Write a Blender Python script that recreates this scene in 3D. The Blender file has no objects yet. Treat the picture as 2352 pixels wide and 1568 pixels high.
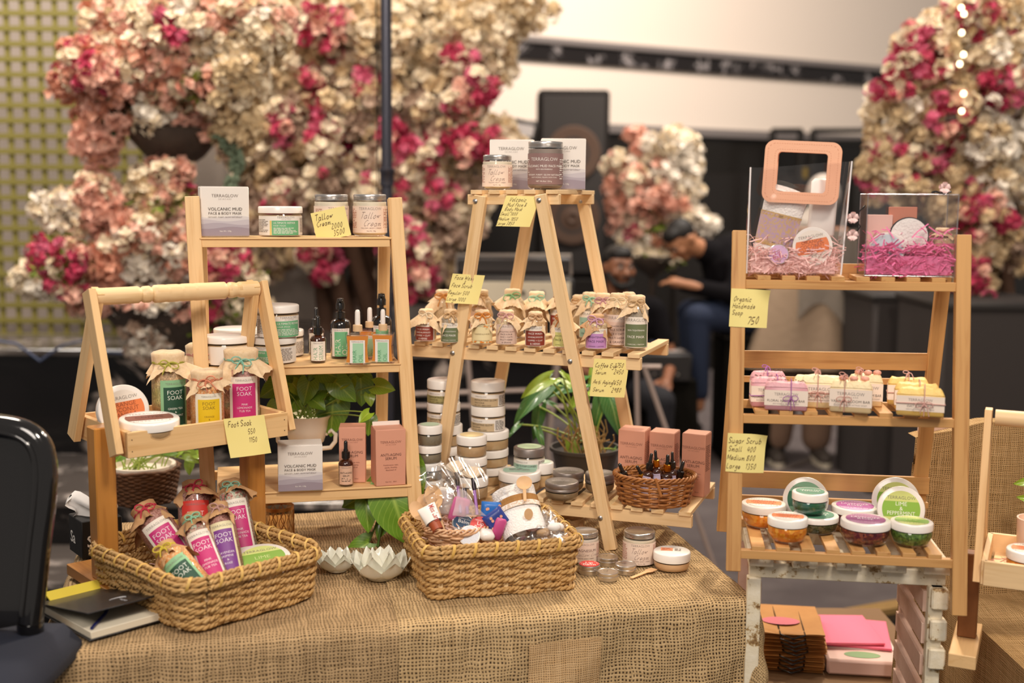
import bpy, math, random
from math import sin, cos, pi, radians, atan2, hypot, exp
from mathutils import Vector as V, Matrix as M, noise
R = random.Random(7)
SC = bpy.context.scene
C = SC.collection
# ---------------------------------------------------------------- camera
FPX = 2700.0
EYE = V((0, 0, 1.515))
CROT = (M.Rotation(radians(90 - 7.05), 3, 'X') @ M.Rotation(0.008, 3, 'Z'))
cd = bpy.data.cameras.new('camera')
cam = bpy.data.objects.new('camera', cd)
C.objects.link(cam)
cam.matrix_world = M.Translation(EYE) @ CROT.to_4x4()
cd.sensor_width = 36
cd.lens = FPX / 2352 * 36
cd.clip_start = 0.05
cd.clip_end = 60
cd.dof.use_dof = True
cd.dof.focus_distance = 2.42
cd.dof.aperture_fstop = 2.0
SC.camera = cam
# ---------------------------------------------------------------- light
SC.view_settings.view_transform = 'Standard'
SC.view_settings.look = 'None'
SC.view_settings.gamma = 1
SC.view_settings.use_curve_mapping = False
SC.view_settings.exposure = 0.0
wd = bpy.data.worlds.new('world')
SC.world = wd
wd.use_nodes = True
wd.node_tree.nodes['Background'].inputs[0].default_value = (1.0, 0.90, 0.82, 1)
wd.node_tree.nodes['Background'].inputs[1].default_value = 0.29
def lamp(name, kind, loc, aim, power, size=0.5, col=(1, 0.86, 0.7), spot=None, blend=0.5):
 ld = bpy.data.lights.new(name, kind)
 ld.energy = power
 ld.color = col
 if kind == 'AREA':
  ld.shape = 'DISK'
  ld.size = size
 else:
  ld.shadow_soft_size = size
 if kind == 'SPOT':
  ld.spot_size = radians(spot or 50)
  ld.spot_blend = blend
 o = bpy.data.objects.new(name, ld)
 C.objects.link(o)
 o.location = loc
 o.rotation_euler = (V(aim) - V(loc)).to_track_quat('-Z', 'Y').to_euler()
 o['label'] = 'ceiling lamp or added fill light, out of view'
 return o
lamp('ceiling_or_fill_lamp', 'AREA', (0.9, 0.2, 3.7), (0.1, 2.4, 0.9), 64, 0.55, (1, 0.88, 0.75))
lamp('ceiling_or_fill_lamp', 'AREA', (-0.7, -0.6, 3.0), (0.0, 2.5, 1.0), 50, 1.3, (1, 0.90, 0.80))  # added soft front fill, brightens the fronts of the goods
lamp('ceiling_or_fill_lamp', 'SPOT', (1.5, 4.6, 4.0), (0.25, 2.4, 0.85), 400, 0.10, (1, 0.84, 0.62), 62, 0.5)
lamp('ceiling_or_fill_lamp', 'AREA', (-1.5, 3.3, 4.4), (-1.6, 5.4, 1.6), 105, 0.8, (1, 0.87, 0.73))
lamp('ceiling_or_fill_lamp', 'AREA', (2.2, 3.8, 4.4), (2.6, 5.8, 1.6), 70, 0.8, (1, 0.86, 0.72))
lamp('ceiling_or_fill_lamp', 'AREA', (1.2, 6.6, 4.6), (1.4, 10.0, 2.6), 190, 1.0, (1, 0.88, 0.76))
lamp('ceiling_or_fill_lamp', 'AREA', (-3.2, 4.6, 4.2), (-2.6, 5.6, 0.4), 80, 0.5, (1, 0.9, 0.8))  # added fill light to lift the dark marble steps at the left
lamp('ceiling_or_fill_lamp', 'AREA', (2.6, 6.4, 4.4), (2.0, 6.6, 0.0), 80, 0.7, (1, 0.9, 0.82))  # added fill light, brightens the carpet behind the right rack
# ---------------------------------------------------------------- picture to place
def ray(px, py):
 return (CROT @ V(((px - 1176) / FPX, (784 - py) / FPX, -1))).normalized()
def hit(px, py, pt, n):
 d = ray(px, py)
 return EYE + d * ((pt - EYE).dot(n) / d.dot(n))
AX = CROT @ V((0, 0, -1))
def mpp(p):                       # metres per pixel at world point p
 return (V(p) - EYE).dot(AX) / FPX
def onz(px, py, z):
 return hit(px, py, V((0, 0, z)), V((0, 0, 1)))
def ony(px, py, y):
 return hit(px, py, V((0, y, 0)), V((0, 1, 0)))
def back(p, r):                   # move horizontally away from the camera
 d = V((p.x, p.y, 0)).normalized()
 return p + d * r
# ---------------------------------------------------------------- materials
class NT:
 def __init__(s, m):
  m.use_nodes = True
  s.t = m.node_tree
  s.b = s.t.nodes.get('Principled BSDF')
  s.o = s.t.nodes.get('Material Output')
 def n(s, kind, **kw):
  x = s.t.nodes.new(kind)
  for k, v in kw.items():
   if k.startswith('i_'):
    x.inputs[int(k[2:]) if k[2:].isdigit() else k[2:].replace('_', ' ')].default_value = v
   else:
    setattr(x, k, v)
  return x
 def l(s, a, ao, b, bi):
  s.t.links.new(a.outputs[ao], b.inputs[bi])
 def math(s, op, a, b=None, c=None):
  x = s.t.nodes.new('ShaderNodeMath')
  x.operation = op
  for i, v in enumerate((a, b, c)):
   if v is None:
    continue
   if isinstance(v, (int, float)):
    x.inputs[i].default_value = v
   else:
    s.t.links.new(v, x.inputs[i])
  return x.outputs[0]
 def ramp(s, fac, stops):
  x = s.t.nodes.new('ShaderNodeValToRGB')
  e = x.color_ramp.elements
  e[0].position, e[0].color = stops[0][0], (*stops[0][1], 1)
  e[1].position, e[1].color = stops[-1][0], (*stops[-1][1], 1)
  for p, c in stops[1:-1]:
   k = e.new(p)
   k.color = (*c, 1)
  s.t.links.new(fac, x.inputs[0])
  return x.outputs[0]
def lin(c):
 if isinstance(c, str):
  c = tuple(int(c[i:i + 2], 16) / 255 for i in (0, 2, 4))
  return tuple(((x + 0.055) / 1.055) ** 2.4 if x > 0.04045 else x / 12.92 for x in c)
 return c
MC = {}
def mat(name, col, rough=0.5, metal=0.0, spec=0.5, coat=0.0, var=None, bump=None, sss=0.0, trans=0.0, alpha=1.0, emit=0, sheen=0, coord='Object'):
 if name in MC:
  return MC[name]
 m = bpy.data.materials.new(name)
 MC[name] = m
 t = NT(m)
 col = lin(col)
 b = t.b.inputs
 b['Base Color'].default_value = (*col, 1)
 b['Roughness'].default_value = rough
 b['Metallic'].default_value = metal
 b['Specular IOR Level'].default_value = spec
 b['Coat Weight'].default_value = coat
 b['Transmission Weight'].default_value = trans
 b['Alpha'].default_value = alpha
 b['Sheen Weight'].default_value = sheen
 if sss:
  b['Subsurface Weight'].default_value = sss
  b['Subsurface Radius'].default_value = (0.01, 0.006, 0.004)
 if emit:
  b['Emission Color'].default_value = (*col, 1)
  b['Emission Strength'].default_value = emit
 tc = None
 if var:
  sc, amt, c2 = var[:3]
  tc = t.n('ShaderNodeTexCoord')
  nz = t.n('ShaderNodeTexNoise', i_Scale=sc, i_Detail=4.0, i_Roughness=0.6)
  t.l(tc, coord, nz, 'Vector')
  o = t.ramp(nz.outputs[0], [(0.5 - amt, col), (0.5 + amt, lin(c2))])
  t.t.links.new(o, t.b.inputs['Base Color'])
 if bump:
  if not tc:
   tc = t.n('ShaderNodeTexCoord')
  nz = t.n('ShaderNodeTexNoise', i_Scale=bump[0], i_Detail=3.0)
  t.l(tc, coord, nz, 'Vector')
  bp = t.n('ShaderNodeBump', i_Strength=bump[1], i_Distance=bump[2] if len(bump) > 2 else 0.002)
  t.l(nz, 0, bp, 'Height')
  t.l(bp, 0, t.b, 'Normal')
 return m
def glass(name, tint=(0.99, 0.99, 0.99), spec=0.04, rough=0.04, extra=0.0):
 """thin clear sheet or vessel wall: transparent with a Fresnel gloss"""
 if name in MC:
  return MC[name]
 m = bpy.data.materials.new(name)
 MC[name] = m
 t = NT(m)
 t.t.nodes.remove(t.b)
 tr = t.n('ShaderNodeBsdfTransparent')
 tr.inputs[0].default_value = (*tint, 1)
 gl = t.n('ShaderNodeBsdfGlossy')
 gl.inputs['Roughness'].default_value = rough
 gl.inputs[0].default_value = (1, 1, 1, 1)
 lw = t.n('ShaderNodeLayerWeight', i_Blend=0.35)
 f = t.math('MULTIPLY', lw.outputs[0], 0.35)
 f = t.math('ADD', f, spec + extra)
 mx = t.n('ShaderNodeMixShader')
 t.t.links.new(f, mx.inputs[0])
 t.l(tr, 0, mx, 1)
 t.l(gl, 0, mx, 2)
 t.l(mx, 0, t.o, 0)
 return m
def wood(name, c1, c2, rough=0.45, knots=True, grain=1.0, coat=0.05):
 if name in MC:
  return MC[name]
 m = bpy.data.materials.new(name)
 MC[name] = m
 t = NT(m)
 uv = t.n('ShaderNodeTexCoord')
 mp = t.n('ShaderNodeMapping')
 mp.inputs['Scale'].default_value = (5 * grain, 90 * grain, 1)
 t.l(uv, 'UV', mp, 0)
 nz = t.n('ShaderNodeTexNoise', i_Scale=1.0, i_Detail=3.0, i_Distortion=0.8)
 t.l(mp, 0, nz, 'Vector')
 mp2 = t.n('ShaderNodeMapping')
 mp2.inputs['Scale'].default_value = (1.6, 16, 1)
 t.l(uv, 'UV', mp2, 0)
 n2 = t.n('ShaderNodeTexNoise', i_Scale=1.0, i_Detail=2.0, i_Distortion=1.6)
 t.l(mp2, 0, n2, 'Vector')
 s = t.math('MULTIPLY_ADD', nz.outputs[0], 0.55, 0.0)
 s = t.math('MULTIPLY_ADD', n2.outputs[0], 0.45, s)
 o = t.ramp(s, [(0.30, lin(c2)), (0.47, lin(c1)), (0.66, tuple(min(1, x * 1.08) for x in lin(c1)))])
 if knots:
  vo = t.n('ShaderNodeTexVoronoi', i_Scale=6.0)
  mp3 = t.n('ShaderNodeMapping')
  mp3.inputs['Scale'].default_value = (0.7, 1.5, 1)
  t.l(uv, 'UV', mp3, 0)
  t.l(mp3, 0, vo, 'Vector')
  k = t.math('LESS_THAN', vo.outputs['Distance'], 0.035)
  mx = t.n('ShaderNodeMix', data_type='RGBA')
  t.t.links.new(k, mx.inputs[0])
  t.t.links.new(o, mx.inputs[6])
  mx.inputs[7].default_value = (*[x * 0.45 for x in lin(c2)], 1)
  o = mx.outputs[2]
 t.t.links.new(o, t.b.inputs['Base Color'])
 t.b.inputs['Roughness'].default_value = rough
 t.b.inputs['Coat Weight'].default_value = coat
 bp = t.n('ShaderNodeBump', i_Strength=0.25, i_Distance=0.001)
 t.l(nz, 0, bp, 'Height')
 t.l(bp, 0, t.b, 'Normal')
 return m
def speck(name, cols, scale=260, rough=0.5, coat=0.0, z_noise=None):
 """granular filling: a voronoi of grain colours"""
 if name in MC:
  return MC[name]
 m = bpy.data.materials.new(name)
 MC[name] = m
 t = NT(m)
 tc = t.n('ShaderNodeTexCoord')
 vo = t.n('ShaderNodeTexVoronoi', i_Scale=float(scale))
 t.l(tc, 'Object', vo, 'Vector')
 sp = t.n('ShaderNodeSeparateColor')
 t.l(vo, 'Color', sp, 0)
 n = len(cols)
 st = [(i / max(1, n - 1) * 0.8 + 0.1, lin(c)) for i, c in enumerate(cols)]
 o = t.ramp(sp.outputs[0], st)
 t.t.links.new(o, t.b.inputs['Base Color'])
 t.b.inputs['Roughness'].default_value = rough
 t.b.inputs['Coat Weight'].default_value = coat
 bp = t.n('ShaderNodeBump', i_Strength=0.5, i_Distance=0.0015)
 t.l(vo, 'Distance', bp, 'Height')
 t.l(bp, 0, t.b, 'Normal')
 return m
def strata(name, stops, h, wob=0.01, rough=0.6):
 """real layers of salts: colour by height in the bottle"""
 if name in MC:
  return MC[name]
 m = bpy.data.materials.new(name)
 MC[name] = m
 t = NT(m)
 tc = t.n('ShaderNodeTexCoord')
 sx = t.n('ShaderNodeSeparateXYZ')
 t.l(tc, 'Object', sx, 0)
 nz = t.n('ShaderNodeTexNoise', i_Scale=45.0, i_Detail=2.0)
 t.l(tc, 'Object', nz, 'Vector')
 z = t.math('MULTIPLY_ADD', nz.outputs[0], wob * 4, sx.outputs[2])
 z = t.math('MULTIPLY_ADD', sx.outputs[0], 0.35, z)
 z = t.math('DIVIDE', z, h)
 o = t.ramp(z, [(p, lin(c)) for p, c in stops])
 vo = t.n('ShaderNodeTexVoronoi', i_Scale=330.0)
 t.l(tc, 'Object', vo, 'Vector')
 sp = t.n('ShaderNodeSeparateColor')
 t.l(vo, 'Color', sp, 0)
 g = t.math('MULTIPLY_ADD', sp.outputs[0], 0.7, 0.6)
 mx = t.n('ShaderNodeVectorMath', operation='SCALE')
 t.t.links.new(o, mx.inputs[0])
 t.t.links.new(g, mx.inputs['Scale'])
 t.l(mx, 0, t.b, 'Base Color')
 t.b.inputs['Roughness'].default_value = rough
 return m
def weave(name, c1, c2, pitch, hole=0.35, dark=None, rough=0.9, depth=0.0012):
 """plain woven burlap: threads from UV in metres; dark gaps between"""
 if name in MC:
  return MC[name]
 m = bpy.data.materials.new(name)
 MC[name] = m
 t = NT(m)
 tc = t.n('ShaderNodeTexCoord')
 nw = t.n('ShaderNodeTexNoise', i_Scale=26.0, i_Detail=3.0)
 t.l(tc, 'UV', nw, 'Vector')
 sub = t.n('ShaderNodeVectorMath', operation='SUBTRACT')
 t.l(nw, 'Color', sub, 0)
 sub.inputs[1].default_value = (0.5, 0.5, 0.5)
 sc = t.n('ShaderNodeVectorMath', operation='SCALE')
 t.l(sub, 0, sc, 0)
 sc.inputs['Scale'].default_value = pitch * 2.4
 ad = t.n('ShaderNodeVectorMath', operation='ADD')
 t.l(tc, 'UV', ad, 0)
 t.l(sc, 0, ad, 1)
 sx = t.n('ShaderNodeSeparateXYZ')
 t.l(ad, 0, sx, 0)
 w = 2 * pi / pitch
 su = t.math('SINE', t.math('MULTIPLY', sx.outputs[0], w))
 sv = t.math('SINE', t.math('MULTIPLY', sx.outputs[1], w))
 # thread density varies along each thread
 mp = t.n('ShaderNodeMapping')
 mp.inputs['Scale'].default_value = (1.3 / pitch, 9, 1)
 t.l(tc, 'UV', mp, 0)
 n1 = t.n('ShaderNodeTexNoise', i_Scale=1.0, i_Detail=2.0)
 t.l(mp, 0, n1, 'Vector')
 mp = t.n('ShaderNodeMapping')
 mp.inputs['Scale'].default_value = (9, 1.3 / pitch, 1)
 t.l(tc, 'UV', mp, 0)
 n2 = t.n('ShaderNodeTexNoise', i_Scale=1.0, i_Detail=2.0)
 t.l(mp, 0, n2, 'Vector')
 a = t.math('MULTIPLY_ADD', n1.outputs[0], 1.5, su)
 b = t.math('MULTIPLY_ADD', n2.outputs[0], 1.5, sv)
 h = t.math('MAXIMUM', a, b)                       # height of the nearest thread
 thr = t.math('MULTIPLY_ADD', h, 0.5, 0.5 - hole)
 tone = t.math('MULTIPLY_ADD', n1.outputs[0], 0.5, t.math('MULTIPLY', n2.outputs[0], 0.5))
 o = t.ramp(tone, [(0.35, lin(c2)), (0.62, lin(c1))])
 k = t.ramp(thr, [(0.30, (0, 0, 0)), (0.62, (1, 1, 1))])
 mx = t.n('ShaderNodeMix', data_type='RGBA')
 t.t.links.new(k, mx.inputs[0])
 mx.inputs[6].default_value = (*lin(dark or '2a1a10'), 1)
 t.t.links.new(o, mx.inputs[7])
 t.t.links.new(mx.outputs[2], t.b.inputs['Base Color'])
 t.b.inputs['Roughness'].default_value = rough
 t.b.inputs['Specular IOR Level'].default_value = 0.15
 bp = t.n('ShaderNodeBump', i_Strength=0.7, i_Distance=depth)
 t.t.links.new(thr, bp.inputs['Height'])
 t.l(bp, 0, t.b, 'Normal')
 return m
# ---------------------------------------------------------------- mesh collector
def frame(p, z, x=None):
 """matrix at p with local Z along z"""
 z = V(z).normalized()
 x = V(x) if x is not None else (V((1, 0, 0)) if abs(z.x) < 0.9 else V((0, 1, 0)))
 y = z.cross(x).normalized()
 x = y.cross(z)
 m = M((x, y, z)).transposed().to_4x4()
 m.translation = V(p)
 return m
def T(x=0, y=0, z=0, rx=0, ry=0, rz=0):
 return M.Translation((x, y, z)) @ M.Rotation(rz, 4, 'Z') @ M.Rotation(ry, 4, 'Y') @ M.Rotation(rx, 4, 'X')
class MB:
 def __init__(s):
  s.v, s.f, s.m, s.uv = [], [], [], []
 def add(s, vs, fs, mi=0, X=None, uvs=None):
  o = len(s.v)
  s.v.extend([tuple(X @ V(v)) for v in vs] if X is not None else [tuple(v) for v in vs])
  for i, f in enumerate(fs):
   s.f.append([o + k for k in f])
   s.m.append(mi if isinstance(mi, int) else mi[i])
   s.uv.append(uvs[i] if uvs else None)
  return s
 def box(s, size, X=None, mi=0, ch=None, uvo=None):
  """box with chamfered edges centred on the origin, grain along its longest side"""
  hx, hy, hz = (k / 2 for k in size)
  c = min(hx, hy, hz) * 0.12 if ch is None else ch
  ids, vs = {}, []
  for sx in (-1, 1):
   for sy in (-1, 1):
    for sz in (-1, 1):
     for a in range(3):
      q = [sx * (hx - c), sy * (hy - c), sz * (hz - c)]
      q[a] = (sx * hx, sy * hy, sz * hz)[a]
      ids[(sx, sy, sz, a)] = len(vs)
      vs.append(q)
  fs = []
  for a in range(3):
   b, d = [(1, 2), (2, 0), (0, 1)][a]
   for sg in (-1, 1):
    f = []
    for (u, w) in ((-1, -1), (1, -1), (1, 1), (-1, 1)):
     k = [0, 0, 0]
     k[a], k[b], k[d] = sg, u, w
     f.append(ids[(*k, a)])
    fs.append(f if sg > 0 else f[::-1])
  for a in range(3):                                   # edges along axis a
   b, d = [(1, 2), (2, 0), (0, 1)][a]
   for u in (-1, 1):
    for w in (-1, 1):
     k0, k1 = [0, 0, 0], [0, 0, 0]
     k0[a], k0[b], k0[d] = -1, u, w
     k1[a], k1[b], k1[d] = 1, u, w
     f = [ids[(*k0, b)], ids[(*k1, b)], ids[(*k1, d)], ids[(*k0, d)]]
     fs.append(f if u * w < 0 else f[::-1])
  for sx in (-1, 1):
   for sy in (-1, 1):
    for sz in (-1, 1):
     f = [ids[(sx, sy, sz, 0)], ids[(sx, sy, sz, 1)], ids[(sx, sy, sz, 2)]]
     fs.append(f if sx * sy * sz > 0 else f[::-1])
  L = max(range(3), key=lambda i: size[i])
  P, Q = [i for i in range(3) if i != L]
  ou = (R.random() * 9, R.random() * 9) if uvo is None else uvo
  uvs = []
  for f in fs:
   n = (V(vs[f[1]]) - V(vs[f[0]])).cross(V(vs[f[2]]) - V(vs[f[1]]))
   w = P if abs(n[Q]) >= abs(n[P]) else Q
   if abs(n[L]) > max(abs(n[P]), abs(n[Q])):
    uvs.append([(ou[0] + vs[i][P] * 8, ou[1] + vs[i][Q]) for i in f])
   else:
    uvs.append([(ou[0] + vs[i][L], ou[1] + vs[i][w] + (0.37 if w == Q else 0)) for i in f])
  return s.add(vs, fs, mi, X, uvs)
 def bar(s, p0, p1, w, t, nrm=None, mi=0, ext=0.0, ch=None):
  """bar from p0 to p1, width w (across nrm) and thickness t (along nrm)"""
  p0, p1 = V(p0), V(p1)
  d = p1 - p0
  n = V(nrm if nrm is not None else (0, 0, 1))
  z = d.normalized()
  n = (n - z * n.dot(z)).normalized()
  y = n
  x = y.cross(z)
  X = M((x, y, z)).transposed().to_4x4()
  X.translation = (p0 + p1) / 2
  return s.box((w, t, d.length + 2 * ext), X, mi, ch)
 def lathe(s, prof, seg=32, X=None, mi=0, sx=1.0, sy=1.0, mis=None, close=True):
  """prof: (radius, z) from bottom to top"""
  vs, fs, ms, uvs = [], [], [], []
  n = len(prof)
  rings = []
  for (r, z) in prof:
   if r <= 1e-6:
    rings.append([len(vs)])
    vs.append((0, 0, z))
   else:
    rings.append(list(range(len(vs), len(vs) + seg)))
    for k in range(seg):
     a = 2 * pi * k / seg
     vs.append((r * cos(a) * sx, r * sin(a) * sy, z))
  for i in range(n - 1):
   A, B = rings[i], rings[i + 1]
   for k in range(seg):
    k2 = (k + 1) % seg
    if len(A) == 1 and len(B) == 1:
     break
    if len(A) == 1:
     f = [A[0], B[k2], B[k]]
    elif len(B) == 1:
     f = [A[k], A[k2], B[0]]
    else:
     f = [A[k], A[k2], B[k2], B[k]]
    fs.append(f)
    uvs.append([(vs[j][2], k / seg * 2 * pi * max(prof[i][0], 1e-3)) for j in f])
    ms.append(mis[i] if mis else mi)
  return s.add(vs, fs, ms, X, uvs)
 def tube(s, pts, r, seg=6, X=None, mi=0, closed=False, caps=True):
  pts = [V(p) for p in pts]
  n = len(pts)
  rr = r if callable(r) else (lambda t: r)
  vs, fs, uvs = [], [], []
  up = None
  for i, p in enumerate(pts):
   if closed:
    d = pts[(i + 1) % n] - pts[i - 1]
   else:
    d = pts[min(i + 1, n - 1)] - pts[max(i - 1, 0)]
   d = d.normalized() if d.length > 1e-9 else V((0, 0, 1))
   if up is None:
    up = V((0, 0, 1)) if abs(d.z) < 0.9 else V((1, 0, 0))
   up = up - d * up.dot(d)
   if up.length < 1e-5:
    up = V((1, 0.3, 0.2)) - d * d.dot(V((1, 0.3, 0.2)))
   up.normalize()
   sd = d.cross(up)
   q = rr(i / max(1, n - 1))
   for k in range(seg):
    a = 2 * pi * k / seg
    vs.append(p + up * (cos(a) * q) + sd * (sin(a) * q))
  m = n if closed else n - 1
  for i in range(m):
   for k in range(seg):
    a, b = i * seg + k, i * seg + (k + 1) % seg
    c, d = ((i + 1) % n) * seg + (k + 1) % seg, ((i + 1) % n) * seg + k
    fs.append([a, d, c, b][::-1] if False else [a, b, c, d])
    uvs.append([(i * 0.01, k * 0.01), (i * 0.01, (k + 1) * 0.01), ((i + 1) * 0.01, (k + 1) * 0.01), ((i + 1) * 0.01, k * 0.01)])
  if caps and not closed:
   fs.append(list(range(seg))[::-1])
   fs.append(list(range((n - 1) * seg, n * seg)))
   uvs += [[(0, 0)] * seg, [(0, 0)] * seg]
  return s.add(vs, fs, mi, X, uvs)
 def grid(s, nu, nv, fn, X=None, mi=0, uvfn=None, wrapu=False, flip=False):
  vs = [fn(i / (nu - (0 if wrapu else 0)) if wrapu else i / nu, j / nv) for j in range(nv + 1) for i in range(nu + (0 if wrapu else 1))]
  w = nu if wrapu else nu + 1
  fs, uvs = [], []
  for j in range(nv):
   for i in range(nu):
    i2 = (i + 1) % nu if wrapu else i + 1
    f = [j * w + i, j * w + i2, (j + 1) * w + i2, (j + 1) * w + i]
    u = [(i / nu, j / nv), ((i + 1) / nu, j / nv), ((i + 1) / nu, (j + 1) / nv), (i / nu, (j + 1) / nv)]
    if uvfn:
     u = [uvfn(*q) for q in u]
    fs.append(f[::-1] if flip else f)
    uvs.append(u[::-1] if flip else u)
  return s.add(vs, fs, mi, X, uvs)
 def slab(s, poly, z0, z1, X=None, mi=0):
  n = len(poly)
  vs = [(x, y, z0) for x, y in poly] + [(x, y, z1) for x, y in poly]
  fs = [list(range(n))[::-1], list(range(n, 2 * n))] + [[i, (i + 1) % n, n + (i + 1) % n, n + i] for i in range(n)]
  uvs = [[(vs[k][0], vs[k][1]) for k in f] for f in fs]
  return s.add(vs, fs, mi, X, uvs)
 def ball(s, r, X=None, mi=0, seg=12, rings=8, sc=(1, 1, 1)):
  return s.lathe([(r * sin(pi * i / rings), -r * cos(pi * i / rings)) for i in range(rings + 1)], seg, (X or M()) @ M.Diagonal((*sc, 1)), mi)
 def build(s, name, mats, parent=None, smooth=40, kind=None, org=None):
  me = bpy.data.meshes.new(name)
  vs = s.v if org is None else [(a - org[0], b - org[1], c - org[2]) for a, b, c in s.v]
  me.from_pydata(vs, [], s.f)
  if isinstance(mats, (list, tuple)):
   for m in mats:
    me.materials.append(m)
  else:
   me.materials.append(mats)
  me.polygons.foreach_set('material_index', s.m)
  ul = me.uv_layers.new(name='UVMap')
  flat = []
  for f, u in zip(s.f, s.uv):
   if u is None:
    for k in f:
     flat += [s.v[k][0], s.v[k][1]]
   else:
    for q in u:
     flat += [q[0], q[1]]
  ul.data.foreach_set('uv', flat)
  if smooth:
   me.polygons.foreach_set('use_smooth', [True] * len(s.f))
   if smooth < 170:
    me.set_sharp_from_angle(angle=radians(smooth))
  me.update()
  return link(name, me, parent, kind)
def link(name, me, parent=None, kind=None):
 o = bpy.data.objects.new(name, me)
 C.objects.link(o)
 o.parent = parent
 if kind:
  o['kind'] = kind
 return o
def thing(name, label, cat, loc=(0, 0, 0), rz=0, group=None, tilt=None):
 o = bpy.data.objects.new(name, None)
 C.objects.link(o)
 o.empty_display_size = 0.02
 o.location = loc
 o.rotation_euler = (0, 0, rz) if tilt is None else tilt
 tag(o, label, cat, group)
 return o
def tag(o, label, cat, group=None):
 o['label'] = label
 o['category'] = cat
 if group:
  o['group'] = group
 return o
KIDS = {}
def copy_tree(o, label=None, loc=None, rz=None, tilt=None, group=None):
 kids = {}
 for x in C.objects:
  if x.parent is not None:
   kids.setdefault(x.parent.name, []).append(x)
 def rec(q, par):
  c = q.copy()
  C.objects.link(c)
  c.parent = par
  for k in kids.get(q.name, []):
   rec(k, c)
  return c
 c = rec(o, None)
 if label:
  c['label'] = label
 if group:
  c['group'] = group
 if loc is not None:
  c.location = loc
 if rz is not None:
  c.rotation_euler = (0, 0, rz)
 if tilt is not None:
  c.rotation_euler = tilt
 return c
# ---------------------------------------------------------------- lettering
TXT = {}
def glyphs(s, shear=0.0, off=0.0, space=1.0):
 k = (s, shear, off, space)
 if k in TXT:
  return TXT[k]
 c = bpy.data.curves.new('text', 'FONT')
 c.body = s
 c.size = 1
 c.resolution_u = 2
 c.shear = shear
 c.offset = off
 c.space_character = space
 o = bpy.data.objects.new('text', c)
 me = o.to_mesh()
 vs = [(v.co.x, v.co.y) for v in me.vertices]
 fs = [list(p.vertices) for p in me.polygons]
 o.to_mesh_clear()
 bpy.data.objects.remove(o)
 bpy.data.curves.remove(c)
 x0 = min((v[0] for v in vs), default=0)
 x1 = max((v[0] for v in vs), default=1)
 vs = [(x - x0, y) for x, y in vs]
 TXT[k] = (vs, fs, x1 - x0)
 return TXT[k]
PEN = dict(a='6/47 38 18 06 14 34 47 48 45 54', b='5/0c 04 05 14 34 46 38 18 06', c='5/47 28 06 14 44', t='4/2b 25 34 45|08 48', d='6/47 28 06 14 34 46|4c 45 54', e='5/06 46 38 18 05 24 45',
     f='4/4b 3c 2b 24 10|08 48', g='5/47 28 06 15 35 47|48 42 20 01', h='5/0c 04 06 28 37 34 45', i='2/08 04 15|0a 0b', k='4/0c 04|38 06 34',
     l='3/0c 05 14 25', m='7/08 04 06 18 27 24 26 48 57 54 65', n='5/08 04 06 28 37 34 45', o='5/28 06 14 34 46 38 28', p='5/08 00|07 28 47 35 14 05',
     r='4/08 04 06 28 38', s='4/37 18 17 35 34 04', u='6/08 05 14 34 46|48 44 55', w='7/08 15 28 35 58 68', y='5/08 06 25 45|48 42 20 01',
     v='5/08 24 48', T='6/0c 6c|3c 34', F='5/0c 04|0c 5c|08 48', S='6/5b 3c 1c 0a 28 56 24 05', V='6/0c 24 5c', M='7/04 0c 36 6c 64', B='6/04 0c 3c 4a 08 46 34 04',
     W='8/0c 14 3a 54 7c', R='5/04 0c 3c 4a 08 44', L='5/0c 04 44', C='6/5b 3c 08 24 55', E='6/5b 2c 0a 28 38 28 06 14 54', A='6/04 3c 64|17 57',
     O='6/3c 08 24 46 5a 3c', H='6/0c 04|5c 54|08 58')
PEN.update({'0': '5/2c 08 24 48 3c 2c', '1': '3/0a 2c 24', '2': '5/0b 2c 4a 04 54', '3': '5/0c 3c 28 46 24 04', '4': '5/2c 07 57|4b 34', '5': '5/4c 0c 08 38 45 24 04', '6': '5/3c 07 14 35 37 06',
   '7': '5/0c 5c 24', '8': '5/4b 3c 1b 0a 46 24 05 4b', '9': '5/4b 2c 0a 28 4b 44', '&': '5/44 0b 1c 3b 05 14 47'})
def pen(s, rr, jit=0.35, wd=0.62):
 """stroke lettering: list of quads in glyph units (cap height 8)"""
 x0, out = 0.0, []
 for ch in s:
  if ch == ' ':
   x0 += 4
   continue
  w, st = PEN[ch].split('/')
  dy = rr.uniform(-jit, jit)
  for stroke in st.split('|'):
   P = [V((x0 + int(q[0]) + rr.uniform(-.15, .15), int(q[1], 16) - 4 + dy + rr.uniform(-.2, .2))) for q in stroke.split()]
   Q = []
   for i in range(len(P) - 1):
    a, b, c, d = P[max(i - 1, 0)], P[i], P[i + 1], P[min(i + 2, len(P) - 1)]
    for t in (0, 0.33, 0.66):
     Q.append(0.5 * ((2 * b) + (c - a) * t + (2 * a - 5 * b + 4 * c - d) * t * t + (3 * b - a - 3 * c + d) * t ** 3))
   Q.append(P[-1])
   pr = []
   for i, q in enumerate(Q):
    d = Q[min(i + 1, len(Q) - 1)] - Q[max(i - 1, 0)]
    d = d.normalized() if d.length > 1e-6 else V((1, 0))
    n = V((-d.y, d.x)) * wd / 2
    pr.append((q + n, q - n))
   for i in range(len(pr) - 1):
    out.append((pr[i][0], pr[i + 1][0], pr[i + 1][1], pr[i][1]))
  x0 += int(w) + (2.0 if ch.isdigit() else 1.4)
 return out, x0
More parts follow.
